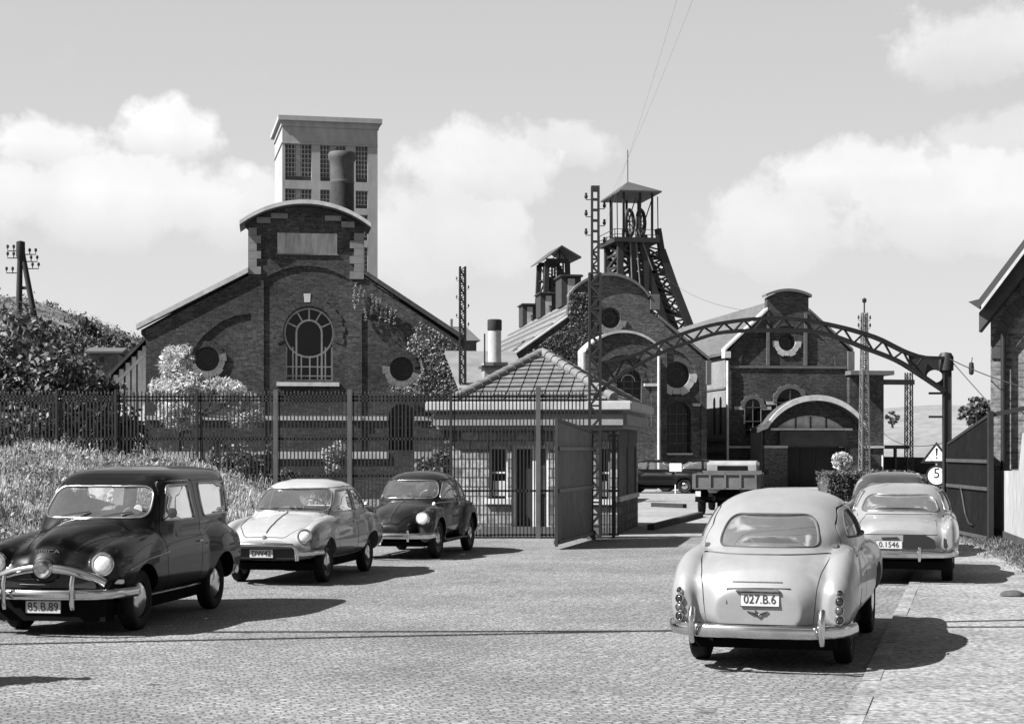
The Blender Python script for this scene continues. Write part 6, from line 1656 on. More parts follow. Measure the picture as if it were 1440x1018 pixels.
def headframe_small():
    d = 200; O = Vector((P(787, 0, d).x, d, 0))
    t = thing('pit_headframe', 'smaller A-shaped pit headframe with a gabled roof beyond the roof ventilators', 'headframe', O, R(11))
    s = d / FPX
    X = lambda px: (px - 787) * s; Z = lambda py: CAM_H + (HORIZON - py) * s
    ir = mat('headframe_iron', .014)
    lg = MB()
    for k in (0, 4.5):
        lg.bar((X(769), k, Z(368)), (X(757), k, 0), .55); lg.bar((X(798), k, Z(368)), (X(806), k, 0), .55)
        lg.bar((X(768), k, Z(367)), (X(799), k, Z(367)), .5); lg.bar((X(766), k, Z(392)), (X(800), k, Z(392)), .2)
        lattice(lg, (X(776), k, Z(440)), (X(776), k, Z(366)), (X(792), k, Z(440)), (X(792), k, Z(366)), 8, .13)
    for a, b in ((769, 757), (798, 806)): lattice(lg, (X(b), 0, 0), (X(a), 0, Z(368)), (X(b), 4.5, 0), (X(a), 4.5, Z(368)), 12, .15, False)
    lg.build('frame', ir, t)
    for px in (779, 793):
        r = 10 * s; MB().lathe([(r, -.12), (r, .12), (r * .8, .1), (r * .8, -.1), (r, -.12)], (X(px), 1.6, Z(399)), 'y', 26).lathe([(.001, 0), (r * .8, .02)], (X(px), 1.6, Z(399)), 'y', 26).build('winding_wheel', ir, t, sharp=40)
    MB().prism([(X(760), Z(369.5)), (X(787), Z(349)), (X(815), Z(364)), (X(815), Z(362)), (X(787), Z(346.5)), (X(760), Z(368))], 'y', -1.2, 6).build('roof', mat('headframe_roof', .05), t)
    MB().bar((X(787), 0, Z(350)), (X(787), 0, Z(367)), .12).bar((X(775), 0, Z(367)), (X(787), 0, Z(352)), .1).bar((X(799), 0, Z(367)), (X(787), 0, Z(352)), .1).build('roof_truss', ir, t)
headframe_small()

# ---------------------------------------------------------------- poles and masts
def insulator(mb, p, side, s=1.0):
    p = Vector(p); mb.tube([p, p + Vector((side * .22 * s, 0, 0)), p + Vector((side * .22 * s, 0, .10 * s))], .015 * s, 5)
    mb.lathe([(.02 * s, .08 * s), (.055 * s, .1 * s), (.05 * s, .17 * s), (.035 * s, .19 * s), (.04 * s, .24 * s), (.001, .26 * s)], p + Vector((side * .22 * s, 0, 0)), n=8)
GATE_L = Vector((1.745, 36.5, 0)); GATE_R = Vector(((1330 - PX0) / FPX * 38, 38, 0))
def gate_pylon():
    t = thing('gate_pylon', 'tall riveted lattice pylon with insulators carrying the left end of the gate arch', 'pylon', GATE_L)
    s = 36.5 / FPX; X = lambda px: (px - 834.7) * s; Z = lambda py: CAM_H + (HORIZON - py) * s
    ir = IRON(); mb = MB()
    zt = Z(266)
    for x in (X(832.5), X(841.5)):
        for y in (-.08, .08): mb.bar((x, y, Z(470)), (x, y, zt), .045)
    for x in (X(829), X(844)):
        for y in (-.1, .1): mb.bar((x, y, 0), (x, y, Z(470)), .05)
    for x in (X(829), X(844)):
        for y in (-.1, .1): mb.bar((x, y, Z(470)), (x, y, Z(384)), .05)
        mb.box(x - .025, x + .025, -.1, .1, Z(560), Z(384))
    for y in (-.1, .1):
        lattice(mb, (X(829), y, 0), (X(829), y, Z(384)), (X(844), y, 0), (X(844), y, Z(384)), 22, .045, False)
        lattice(mb, (X(832.5), y * .8, Z(384)), (X(832.5), y * .8, Z(345)), (X(841.5), y * .8, Z(384)), (X(841.5), y * .8, Z(345)), 4, .03, False)
        for z in np.linspace(Z(340), zt, 6): mb.bar((X(832.5), y * .8, z), (X(841.5), y * .8, z), .035)
    mb.box(X(831), X(843), -.1, .1, zt - .05, zt + .06)
    mb.build('lattice_post', ir, t)
    for sd, pxx, pys in ((-1, 832, (281, 305, 331)), (1, 842, (294, 318, 343))):
        for py in pys:
            q = MB(); p = Vector((X(pxx), 0, Z(py))); q.tube([p, p + Vector((sd * .12, 0, 0)), p + Vector((sd * .12, 0, .05))], .010, 5)
            q.lathe([(.02, .02), (.035, .04), (.035, .09), (.022, .10), (.028, .14), (.001, .15)], p + Vector((sd * .12, 0, 0)), n=8)
            q.build('insulator', ir, t, sharp=40)
gate_pylon()
def gate_arch():
    t = thing('gate_arch', 'curved iron lattice truss spanning the gateway, with a riveted bracket on its right post', 'gate arch', GATE_R)
    ir = IRON()
    tp = [(845, 511), (891, 500), (930, 481), (973, 465), (1007, 456), (1059, 449), (1090, 447.5), (1126, 450), (1172, 458), (1229, 474), (1278, 497), (1300, 503), (1328, 504)]
    bt = [(836, 559), (854, 541), (886, 520), (930, 496), (964, 483), (1020, 467), (1070, 464.5), (1126, 464.5), (1169, 472), (1215, 489), (1261, 507), (1289, 524), (1328, 550)]
    def W(px, py):
        k = (px - 834.7) / (1330 - 834.7); d = 36.5 + 1.5 * k; return P(px, py, d) - GATE_R
    def dense(q, n):
        q = np.array(q, float); a = np.array(interp([(x, y) for x, y in q], n)); return [W(x, y) for x, y in a]
    T, Bq = dense(tp, 48), dense(bt, 48)
    mb = MB()
    for y in (-.12, .12):
        o = Vector((0, y, 0))
        for ch in (T, Bq):
            for a, b in zip(ch, ch[1:]): mb.bar(a + o, b + o, .05, .07)
    ti, bi = interp(tp, 48), interp(bt, 48)
    for i, px in enumerate(np.arange(850, 1296, 14.0)):
        ty = np.interp(px, ti[:, 0], ti[:, 1]); by = np.interp(px, bi[:, 0], bi[:, 1]); p2 = px + 14
        ty2 = np.interp(p2, ti[:, 0], ti[:, 1]); by2 = np.interp(p2, bi[:, 0], bi[:, 1])
        a, b = (W(px, by), W(p2, ty2)) if i % 2 else (W(px, ty), W(p2, by2))
        mb.bar(a, b, .04); 
        if i % 2 == 0: mb.bar(W(px, ty) + Vector((0, -.12, 0)), W(px, ty) + Vector((0, .12, 0)), .03)
    mb.build('truss', ir, t)
    # bracket plate with an oval opening, post, cap and stub arms
    plate = [W(*q) for q in ((1280, 500), (1300, 505), (1328, 503), (1328, 552), (1306, 537), (1283, 522))]
    hole = [W(1315 + 11 * math.cos(a), 529 + 9 * math.sin(a)) for a in np.linspace(0, 2 * math.pi, 18, endpoint=False)]
    MB().plate([(p.x, p.z) for p in plate], [[(p.x, p.z) for p in hole]], -.03, .03).build('bracket_plate', ir, t)
    zt = W(1330, 499).z
    MB().box(-.06, .09, -.09, .09, 0, zt).tube([(-.06, -.1, 0), (-.06, -.1, zt)], .02, 5).tube([(.09, -.1, 0), (.09, -.1, zt)], .02, 5).build('post', ir, t)
    MB().lathe([(.17, zt - .35), (.17, zt - .05), (.12, zt + .04), (.001, zt + .06)], (.0, 0, 0), n=16).build('post_cap', ir, t, sharp=40)
    for py in (553, 586): MB().bar((-.06, 0, W(1330, py).z), (-.38, 0, W(1330, py).z), .035, .05).build('stub_arm', ir, t)
gate_arch()
def gate_leaf(a, b, z_free, z_hinge, label, tone):
    """a = free edge on the ground, b = hinge; sheet-iron leaf with rails"""
    a, b = Vector(a), Vector(b); d = a - b; ln = d.length
    t = thing('gate_leaf', label, 'gate', b, math.atan2(d.y, d.x), 'sheet-iron gate leaves swung open')
    sh = mat('gate_sheet_' + ('grey' if tone > .04 else 'black'), tone, rough=.65, var=.4, scale=1.6, fine=.35, fscale=12, stretch=(1, 1, .4), spec=.5 if tone > .04 else .08)  # right-hand leaf takes the darker copy, its shade put into the colour
    zb = .10
    MB().prism([(0.05, zb), (ln - .05, zb), (ln - .05, z_free - .06), (0.05, z_hinge - .06)], 'y', -.012, .012).build('sheet_panel', sh, t)
    fr = MB(); fr.box(0, .05, -.03, .03, zb - .04, z_hinge).box(ln - .05, ln, -.03, .03, zb - .04, z_free)
    fr.bar((0, 0, z_hinge - .03), (ln, 0, z_free - .03), .06, .06)
    fr.build('frame', IRON(), t)
    rl = mat('rail_iron', .05, rough=.5, var=.3)
    for z in (zb, 1.08, z_hinge - .42):
        q = MB()
        for s_ in (-1, 1): q.box(.052, ln - .052, s_ * .04 - .018, s_ * .04 + .018, z, z + .07)
        q.build('rail', rl, t)
    MB().prism([(0, .0), (.14, .0), (.1, .18), (0, .18)], 'y', -.08, .08).build('hinge', IRON(), t)
    return t
gl_ = gate_leaf((.84, 32.4, 0), (1.70, 36.2, 0), 2.50, 2.30, 'sheet-iron gate leaf swung out from the lattice pylon in front of the gatehouse', .085)
gr_ = gate_leaf((9.50, 33.9, 0), (9.66, 37.8, 0), 2.62, 2.05, 'taller dark sheet-iron gate leaf swung back against the brick house beside the speed sign', .007)
st_ = MB().bar((3.86, 0, 2.58), (4.1, 1.3, 2.85), .09, .09).box(3.86, 3.98, -.05, .05, 0, 2.66); st_.build('stay_bar', IRON(), gr_)
MB().tube([(2.6, -.05, .35), (2.25, -.05, .36), (1.9, -.05, .55), (1.55, -.05, 1.0), (1.35, -.05, 1.15)], .018, 5).build('latch_bar', IRON(), gr_)

def railings():
    t = thing('iron_railings', 'long run of tall spiked iron railings on grey posts in front of the engine hall', 'fence', (0, 36.5, 0))
    ir = IRON(); s = 36.5 / FPX; X = lambda px: (px - PX0) * s; Z = lambda py: CAM_H + (HORIZON - py) * s
    post_px = [-20, 80, 163, 277, 388, 492, 634, 757, 826]
    zt = Z(549)
    for i, (a, b) in enumerate(zip(post_px, post_px[1:])):
        mb = MB(); xa, xb = X(a), X(b); n = int(round((xb - xa) / .079)); rr = (i * 37) % 11
        for k in range(1, n):
            x = xa + (xb - xa) * k / n; zg = bank(x, 36.5) - .1; top = zt + .012 * math.sin(k * 1.7 + rr)
            mb.box(x - .0135, x + .0135, -.012, .012, zg, top - .06)
            v = len(mb.v); mb.add([(x - .018, -.014, top - .06), (x + .018, -.014, top - .06), (x + .018, .014, top - .06), (x - .018, .014, top - .06), (x, 0, top)], [(0, 1, 4), (1, 2, 4), (2, 3, 4), (3, 0, 4)])
            if b <= 640 and k % 1 == 0:
                for pz in (Z(613), Z(665)):
                    if pz > zg + .15: xx = x + (xb - xa) / n / 2; mb.add([(xx - .011, 0, pz - .10), (xx + .011, 0, pz - .10), (xx, 0, pz + .06)], [(0, 1, 2)])
        rails = [Z(558), Z(563)] + ([Z(617), Z(669)] if b <= 640 else [Z(690), Z(752)])
        for z in rails:
            if z > max(bank(xa, 36.5), bank(xb, 36.5)) - .3: mb.box(xa, xb, -.012, .012, z - .022, z + .022)
        mb.build('railing_panel', ir, t, fix=False)
    for px in post_px[:-1]:
        x = X(px); zg = bank(x, 36.5) - .1; wide = .052 if px in (388, 757, 492) else .03
        MB().box(x - wide, x + wide, -.05, .05, zg, zt + (.02 if px != 757 else .08)).build('post', mat('post_grey', .075, rough=.6, var=.35, scale=2) if wide > .05 else ir, t, bevel=.008)
railings()

def lattice_pole(name, label, px, d, py_top, w0, w1, col, group=None, base=0.0, ins=True, thick=1.0, isz=1.0):
    o = P(px, 600, d); o.z = base; t = thing(name, label, 'pole', o, R(11), group)
    zt = P(px, py_top, d).z - base; mb = MB(); n = int(zt / (w0 * 1.6))
    for sx in (-1, 1):
        for sy in (-1, 1): mb.bar((sx * w0, sy * w0, 0), (sx * w1, sy * w1, zt), w0 * .30 * thick)
    for f_ in (-1, 1):
        lattice(mb, (-w0, f_ * w0, 0), (-w1, f_ * w1, zt), (w0, f_ * w0, 0), (w1, f_ * w1, zt), n, w0 * .17 * thick, False)
        lattice(mb, (f_ * w0, -w0, 0), (f_ * w1, -w1, zt), (f_ * w0, w0, 0), (f_ * w1, w1, zt), n, w0 * .17 * thick, False)
    mb.build('lattice_post', col, t)
    if ins:
        for i in range(3):
            for sd in (-1, 1):
                q = MB(); insulator(q, (sd * w1, 0, zt - .5 - i * .65 - (.3 if sd > 0 else 0)), sd, isz); q.build('insulator', IRON(), t, sharp=40)
    return t
lattice_pole('lattice_pole', 'slim dark lattice pole with small insulators beside the ivy end of the engine hall', 650.5, 60, 375, .10, .09, IRON(), thick=1.7, isz=.55)
def mast():
    t = lattice_pole('lattice_mast', 'slender pale lattice mast standing before the curved entrance canopy', 1215.5, 66, 440, .17, .085, mat('galvanised', .12, rough=.5, var=.3), ins=False)
    zt = P(1215, 440, 66).z
    MB().tube([(0, 0, zt), (0, 0, zt + .5)], .03, 5).lathe([(.001, .0), (.09, .08), (.09, .18), (.001, .24)], (0, 0, zt + .35), n=8).build('finial', IRON(), t, sharp=50)
    for z in (.3, .6):
        for sd in (-1, 1):
            q = MB(); insulator(q, (sd * .06, 0, zt - z), sd, .8); q.build('insulator', IRON(), t)
mast()
def gantry():
    t = lattice_pole('pipe_gantry', 'lattice leg carrying a horizontal pipe out from the flat-roofed wing of the entrance hall', 1278, 93, 524, .17, .15, IRON(), ins=False)
    s = 93 / FPX
    MB().box(-40 * s, .25, -.2, .2, P(0, 541, 93).z, P(0, 534, 93).z).build('pipe_beam', IRON(), t)
    MB().box(-38 * s, 0, -.1, .1, P(0, 631, 93).z, P(0, 626, 93).z).box(-22 * s, -19 * s, -.1, .1, 0, P(0, 631, 93).z).build('lower_beam', IRON(), t)
gantry()
def a_pole():
    d = 62; o = P(40, 600, d); o.z = 0
    t = thing('telegraph_pole', 'A-shaped timber telegraph pole with rows of hooked insulators above the dark shrubs', 'pole', o)
    s = d / FPX; X = lambda px: (px - 40) * s; Z = lambda py: CAM_H + (HORIZON - py) * s
    wood = mat('creosote_timber', .018, rough=.9, var=.4, scale=3, stretch=(1, 1, .15))
    mb = MB().tube([(X(25.5), 0, Z(632)), (X(26), 0, Z(460)), (X(28.5), 0, Z(348))], [.13, .12, .095], 10).tube([(X(74), 0, Z(632)), (X(51), 0, Z(460)), (X(31), 0, Z(352))], [.13, .11, .09], 10)
    mb.build('legs', wood, t, sharp=50)
    MB().bar((X(26), 0, Z(405)), (X(40), 0, Z(405)), .09, .11).bar((X(25), 0, Z(452)), (X(50), 0, Z(452)), .09, .11).build('crosspiece', wood, t)
    MB().lathe([(.001, .25), (.16, .2), (.17, -.3), (.1, -.5)], (X(29), 0, Z(348)), n=10).build('cap', wood, t, sharp=50)
    for px, py, sd in ((27, 353, -1), (27, 363, -1), (25.5, 384, -1), (34, 358, 1), (36, 368, 1), (38, 378, 1)):
        q = MB(); p = Vector((X(px), 0, Z(py)))
        e = p + Vector((sd * .42, 0, 0)); q.tube([p, e, e + Vector((0, 0, .12))], .02, 5).tube([p + Vector((sd * .2, 0, 0)), p + Vector((sd * .2, 0, .12))], .02, 5)
        for g in (.42, .2): q.lathe([(.03, .1), (.05, .12), (.05, .2), (.001, .24)], p + Vector((sd * g, 0, 0)), n=8)
        q.build('insulator', IRON(), t, sharp=40)
a_pole()
def cables(name, label, lines, r, cat='cable', m=None, group=None):
    """each line (start, end, sag) is one hanging wire"""
    for i, (a, b, sag) in enumerate(lines):
        a, b = Vector(a), Vector(b); n = 16
        pts = [a.lerp(b, k / n) - Vector((0, 0, sag * 4 * (k / n) * (1 - k / n))) for k in range(n + 1)]
        o = MB().tube(pts, r, 5).build(name, m or IRON(), None, sharp=60)
        tag(o, label[i] if isinstance(label, list) else label, cat, group)
ins_r = P(850, 294, 36.5)
cables('overhead_wire', ['right-hand of two thin wires rising from the gate pylon into the sky', 'left-hand of two thin wires rising from the gate pylon into the sky'],
       [(ins_r, P(982, -20, 20), .1), (P(850, 318, 36.5), P(958, -20, 20.5), .1)], .0018, group='wires from the gate pylon', m=mat('wire_grey', .35))
cables('stay_wire', ['wire from the gate arch post sagging to the brick house wall', 'straight stay from the gate arch post down to the brick house', 'long thin wire sloping from the pit headframe to the entrance hall roof', 'slack wire hanging from the entrance hall wing to the gate leaf'],
       [(P(1332, 503, 38), P(1445, 546, 34), .05), (P(1338, 508, 38), P(1413, 592, 36), 0), (P(930, 385, 178), P(1076, 440, 95), .8), (P(1240, 606, 88), P(1331, 622, 40), .35)], .012)
MB_ = MB(); hb = P(1366, 518, 37.2)
tag(MB_.lathe([(.001, .14), (.05, .12), (.06, 0), (.05, -.12), (.001, -.15)], hb, n=10).tube([hb + Vector((0, 0, .1)), hb + Vector((0.02, 0, .24))], .01, 4).build('cable_weight', IRON(), None, sharp=50), 'small dark weight hanging from the wire beside the brick house', 'weight')
# power lines over the street, higher than the picture; their shadows cross the setts
cables('power_line', ['overhead power line crossing high above the setts, the nearer of two', 'overhead power line crossing high above the setts, the farther of two'],
       [((-16, 13.35, 7.6), (8, 18.0, 7.6), .3), ((-16, 15.1, 7.7), (8, 15.75, 7.7), .4)], .075, group='power lines over the street', m=mat('wire_black', .02))

# ---------------------------------------------------------------- signs
def signs():
    d = 52; o = P(1317, 632, d); o.z = .0
    t = thing('road_sign', 'white warning triangle and round speed limit 5 on one slim post beside the gate', 'road sign', o, R(-8))
    s = d / FPX; Z = lambda py: CAM_H + (HORIZON - py) * s
    wh, bk = mat('sign_white', .75, rough=.5, var=.08), mat('sign_black', .012, rough=.5)
    MB().tube([(0, .03, -.1), (0, .03, Z(625))], .028, 8).build('post', mat('pale_pipe', .30), t, sharp=60)
    MB().box(-.25, .25, -.2, .25, -.1, .06).build('foot', mat('sill_stone', .30), t)
    def tri(q, py0=621, py1=651, w=22.5): 
        c = Vector((0, Z(640))); p = [Vector((-w * s, Z(py1))), Vector((w * s, Z(py1))), Vector((0, Z(py0)))]
        return rpoly([tuple(c + (a - c) * q) for a in p], .03)
    o1 = MB().prism(tri(1.0), 'y', -.012, .0).build('warning_plate', bk, t)
    MB().prism(tri(.72), 'y', -.016, -.0125).build('warning_face', wh, o1)
    MB().prism([(-.035, Z(630)), (.035, Z(630)), (.015, Z(641)), (-.015, Z(641))], 'y', -.020, -.0165).prism(arc(0, Z(643.8), .026, .026, 0, 330, 11), 'y', -.020, -.0165).build('warning_mark', bk, o1)
    o2 = MB().lathe([(.001, -.012), (14.6 * s, -.012), (14.6 * s, 0), (.001, 0)], (0, 0, Z(669)), 'y', 36).build('speed_plate', bk, t, sharp=40)
    MB().lathe([(.001, -.016), (12.0 * s, -.016), (12.0 * s, -.0125), (.001, -.0125)], (0, 0, Z(669)), 'y', 36).build('speed_face', wh, o2, sharp=40)
    me = text_mesh('5', .42, .004); me.transform(Matrix.Rotation(R(90), 4, 'X'))
    n = link_mesh('speed_number', me, bk, o2); n.location = (0, -.019, Z(666))
    MB().prism(arc(-.055, Z(677.5), .014, .014, 0, 320, 8), 'y', -.019, -.0165).prism(arc(.05, Z(677.5), .014, .014, 0, 320, 8), 'y', -.019, -.0165).build('small_marks', mat('faded_ink', .12), o2)
signs()

# ---------------------------------------------------------------- lorry
def lorry(loc, rz):
    t = thing('tipper_lorry', 'grey flat-bed lorry seen from behind with a panelled tailboard, parked in the works yard', 'lorry', loc, rz)
    pnt = mat('lorry_grey', .085, rough=.6, var=.3, scale=2, fine=.2); dk = DARKIN()
    W_ = .98
    bed = MB().box(-1.6, 1.7, -W_, W_, .98, 1.06).build('load_bed', pnt, t)
    # tailboard: frame with four recessed panels
    tb = MB().box(-1.66, -1.61, -W_, W_, 1.0, 1.60)
    for i in range(5): y = -W_ + i * (2 * W_ - .06) / 4; tb.box(-1.71, -1.66, y, y + .06, 1.0, 1.60)
    tb.box(-1.71, -1.66, -W_ + .06, W_ - .06, 1.0, 1.05).box(-1.71, -1.66, -W_ + .06, W_ - .06, 1.55, 1.60)
    tb.build('tailboard', pnt, t)
    for sd in (1, -1):
        q = MB().box(-1.6, 1.7, sd * W_ - .025, sd * W_ + .025, 1.06, 1.58)
        for i in range(4): x = -1.55 + i * 1.05; q.box(x, x + .06, sd * W_ + (.025 if sd > 0 else -.065), sd * W_ + (.065 if sd > 0 else -.025), 1.0, 1.58)
        q.build('side_board', pnt, t)
    MB().box(1.70, 1.78, -W_, W_, 1.06, 1.66).build('headboard', pnt, t)
    MB().box(-1.4, 1.6, -.8, .8, 1.06, 1.40).build('load', mat('coal_load', .03, rough=1, var=.6, scale=6, bump=1), t, bevel=.1)
    cab = MB().prism(rpoly([(1.85, .75), (3.4, .75), (3.4, 1.35), (3.05, 1.95), (2.85, 2.06), (2.0, 2.06), (1.85, 1.95)], .16), 'y', -.85, .85).build('cab', mat('cab_pale', .22, rough=.4, var=.2), t, sharp=35, bevel=.06)
    MB().box(1.835, 1.848, -.5, .5, 1.5, 1.86).build('rear_window', PANE(), cab)
    for sd in (1, -1): MB().box(2.1, 2.9, sd * .852 - .005, sd * .852 + .005, 1.4, 1.85).build('side_window', PANE(), cab)
    MB().prism(rpoly([(3.3, .6), (4.3, .6), (4.3, 1.15), (3.4, 1.35)], .1), 'y', -.55, .55).build('bonnet', mat('cab_pale', .22), t, sharp=35, bevel=.06)
    MB().box(-1.6, 4.2, -.4, -.3, .55, .75).box(-1.6, 4.2, .3, .4, .55, .75).box(-1.55, -1.45, -.8, .8, .6, .7).box(-1.0, 1.2, -.3, .3, .3, .9).build('chassis', dk, t)
    MB().tube([(-.8, -.7, .45), (-.8, .7, .45)], .08, 8).build('axle', dk, t)
    for x in (-.8, 3.4):
        for sd in (1, -1):
            wheel(t, (x, sd * .80, .41), .41, .2, .15, sd, mat('black_wheel', .012), mat('black_wheel', .012))
            MB().prism([(x + .58 * math.cos(a), .42 + .56 * math.sin(a)) for a in np.linspace(.15, math.pi - .15, 12)] + [(x + .53 * math.cos(a), .42 + .51 * math.sin(a)) for a in np.linspace(math.pi - .15, .15, 12)], 'y', sd * .80 - .17, sd * .80 + .17).build('mudguard', dk, t)
    for sd in (1, -1): MB().box(-1.68, -1.62, sd * .85 - .08, sd * .85 + .08, .72, .92).build('tail_lamp', mat('pale_pipe', .30), t)
    MB().bar((2.2, -.85, 1.6), (2.1, -1.12, 1.62), .02).box(2.06, 2.1, -1.2, -1.06, 1.5, 1.72).build('mirror', dk, t)
    return t
LO = lorry((6.45, 50.8, 0), R(90 - 11))
LO.scale = (.92, .92, .92)
for ch in LO.children:
    if not ch.name.startswith(('wheel', 'axle')): ch.scale = (1, 1, .82)

# ---------------------------------------------------------------- parked cars
estate_car((-4.42, 19.35, 0), R(-98.6))
small_saloon((-3.12, 25.7, 0), R(-100))
beetle_car((-1.72, 31.2, 0), R(-102))
BS = big_saloon((2.70, 16.65, 0), R(74.2))
BS.scale = (1, .91, 1)
white_saloon((5.90, 25.75, .02), R(75))
DS = dark_saloon((7.05, 31.6, .03), R(75), 'dark grey saloon ahead of the off-white one, only its roof showing')
for (x, y, rz, lab) in ((6.55, 75.0, -20, 'dark saloon parked nose to the right by the gatehouse corner in the yard'), (8.3, 77.5, 168, 'dark saloon half hidden by the lorry in front of the arched hall')):
    c = copy_tree(DS)
    for ch in c.children:
        if ch.name.startswith('body'):
            ch.material_slots[0].link = 'OBJECT'; ch.material_slots[0].material = BLACK()
    c.location = (x, y, 0); c.rotation_euler = (0, 0, R(rz)); c['label'] = lab
mk = P(950, 657, 74); q = MB().box(-.26, .26, -.03, .03, mk.z - .18, mk.z + .18).tube([(0, .05, 0), (0, .05, mk.z)], .03, 6).build('notice_board', mat('sign_white', .75), None)
q.location = (mk.x, mk.y, 0); tag(q, 'small white notice board on a post among the dark cars in the yard', 'notice')
for a, b, lab in (((918, 712), (963, 714), 'low dark timber kerb lying in the pale yard just past the gatehouse'), ((915, 745), (985, 726), 'longer dark timber kerb slanting across the yard behind the pale grey saloon')):
    A_, B_ = G(*a), G(*b); A_.z = B_.z = .06
    tag(MB().bar(A_, B_, .16, .14).build('timber_kerb', mat('creosote_timber', .018), None), lab, 'kerb', 'timber kerbs in the yard')
def wicket():
    s = 36.6 / FPX; X = lambda px: (px - PX0) * s; Z = lambda py: CAM_H + (HORIZON - py) * s
    t = thing('wicket', 'narrow barred wicket between the gate pylon and the gatehouse corner', 'gate', (X(846), 36.6, 0))
    w = X(869) - X(846); mb = MB(); n = 6
    for i in range(n + 1): mb.box(w * i / n - .013, w * i / n + .013, -.012, .012, .05, Z(612))
    mb.build('bars', IRON(), t)
    fr = MB()
    for z in (.08, Z(690), Z(612)): fr.box(-.02, w + .02, -.018, .018, z - .025, z + .025)
    fr.box(w * .62, w * .62 + .07, -.025, .025, 0, Z(606)).build('frame', IRON(), t)
wicket()
# ---------------------------------------------------------------- trees, shrubs, ivy, weeds
dark_leaf = leaf_mat('dark_leaves', .058, .6, 1.2, .2)
mid_leaf = leaf_mat('mid_leaves', .09, .5, 1.5, .25)
pale_leaf = leaf_mat('pale_leaves', .46, .45, 1.8, .3)
ivy_leaf = leaf_mat('ivy_leaves', .13, .6, 1.4, .15)
far_leaf = leaf_mat('far_leaves', .085, .5, .4, .2)
def ground_at(px, d): 
    x = (px - PX0) / FPX * d; return Vector((x, d, bank(x, d) if x < 0 else 0))
# dark shrubs along the railings on the left
for i, (px, d, w, h, lab) in enumerate((
        (12, 41, 1.35, 3.5, 'tall dense dark shrub at the left edge behind the railings'),
        (62, 40, 1.25, 3.0, 'dense dark shrub below the telegraph pole behind the railings'),
        (112, 42, 1.2, 2.75, 'rounded dark shrub behind the railings nearest the lean-to but one'),
        (148, 43, 1.0, 2.3, 'lower dark shrub beside the pale posts of the lean-to'),
        (-40, 42, 1.5, 3.6, 'dark shrub running out of the left edge of the picture'))):
    o = ground_at(px, d)
    rg = random.Random(i); bl = [(rg.uniform(-.5, .5) * w, rg.uniform(-.4, .4), h * z, w * q, w * .8, h * .36) for z, q in ((.3, 1.0), (.45, 1.1), (.62, .9), (.8, .6))]
    tree('shrub', lab, 'shrub', o, bl, 8000, .085, dark_leaf, .06, 'dark shrubs behind the railings', 20 + i, hollow=.35)
# pale feathery tree against the hall, and low bushes behind the railings
F = EHF
o = Vector(((285 - PX0) / FPX * 52, 52, .2))
sc = 52 / FPX; bz = lambda py: CAM_H + (HORIZON - py) * sc - .2; bx = lambda px: (px - 285) * sc
tree('feathery_tree', 'pale feathery small tree in full light against the left end of the engine hall', 'tree', o,
     [(bx(248), 0, bz(512), .50, .5, .55), (bx(238), .1, bz(548), .62, .5, .5), (bx(265), -.1, bz(545), .6, .5, .5), (bx(305), 0, bz(548), .75, .6, .38), (bx(330), .1, bz(562), .7, .5, .3), (bx(345), 0, bz(585), .55, .5, .4), (bx(255), 0, bz(580), .7, .5, .5), (bx(262), 0, bz(493), .2, .2, .2)],
     17000, .10, pale_leaf, .05, None, 5, up=-.1, slim=.2, hollow=.0)
tree('shrub', 'leafy shrub with light leaves behind the railings under the feathery tree', 'shrub', Vector(((330 - PX0) / FPX * 48, 48, .3)), [(0, 0, 1.0, .9, .6, .75), (-.6, 0, .6, .7, .5, .6), (.6, .1, 1.3, .5, .5, .5)], 3600, .09, mid_leaf, .05, None, 6, hollow=.3)
tree('shrub', 'small pale rounded bush behind the railings below the horseshoe window', 'shrub', Vector(((470 - PX0) / FPX * 45, 45, .2)), [(0, 0, 1.65, .33, .33, .3), (.1, 0, 1.25, .3, .3, .3)], 1500, .06, leaf_mat('blossom', .30, .3, 3, .3), .04, None, 7, hollow=.3)
for i, (px, d, w, h, lab) in enumerate(((305, 38.5, .55, .75, 'straggly dark bush on the bank at the foot of the railings'), (395, 38.2, .45, .6, 'small weed clump at the foot of the second grey railing post'), (620, 40, .6, 1.8, 'dark upright bush behind the railings at the corner of the gatehouse'))):
    o = ground_at(px, d); tree('bush', lab, 'bush', o, [(0, 0, h * .6, w, w * .8, h * .5), (w * .4, 0, h * .9, w * .6, w * .5, h * .4)], 1400, .07, mid_leaf if i < 2 else dark_leaf, .03, None, 30 + i, hollow=.25)
# hillside trees far left, and one over the far right wall
for i, (px, py, d, w, h) in enumerate(((117, 478, 230, 1.3, 4.6), (108, 484, 232, 1.2, 3.6), (126, 482, 230, 1.3, 3.6), (134, 484, 230, 1.2, 3.2), (141, 488, 226, 1.3, 3.0), (152, 490, 225, 1.3, 3.0), (160, 494, 222, 1.0, 2.6), (172, 495, 220, 1.2, 2.8), (181, 498, 218, .9, 2.2), (187, 501, 218, 1.0, 2.4), (122, 496, 222, 1.5, 3), (137, 500, 220, 1.5, 3), (166, 503, 218, 1.5, 2.6), (98, 488, 234, 1.2, 3.0), (88, 486, 236, 1.3, 2.8), (104, 500, 226, 1.5, 2.6), (60, 470, 245, 1.2, 2.4), (72, 478, 243, 1.1, 2.2), (48, 474, 248, 1.2, 2.4), (84, 474, 246, 1.0, 2.2), (95, 476, 240, 1.0, 2.4))):
    o = P(px, py, d); tree('hillside_tree', 'light round-topped tree on the far slope below the spoil heap', 'tree', o - Vector((0, 0, h * .5)), [(0, 0, h * .6, w, w, h * .5), (w * .3, 0, h * .85, w * .6, w * .6, h * .35)], 900, .26, far_leaf, .15, 'trees on the far slope', 50 + i, hollow=.4, limbs=False)
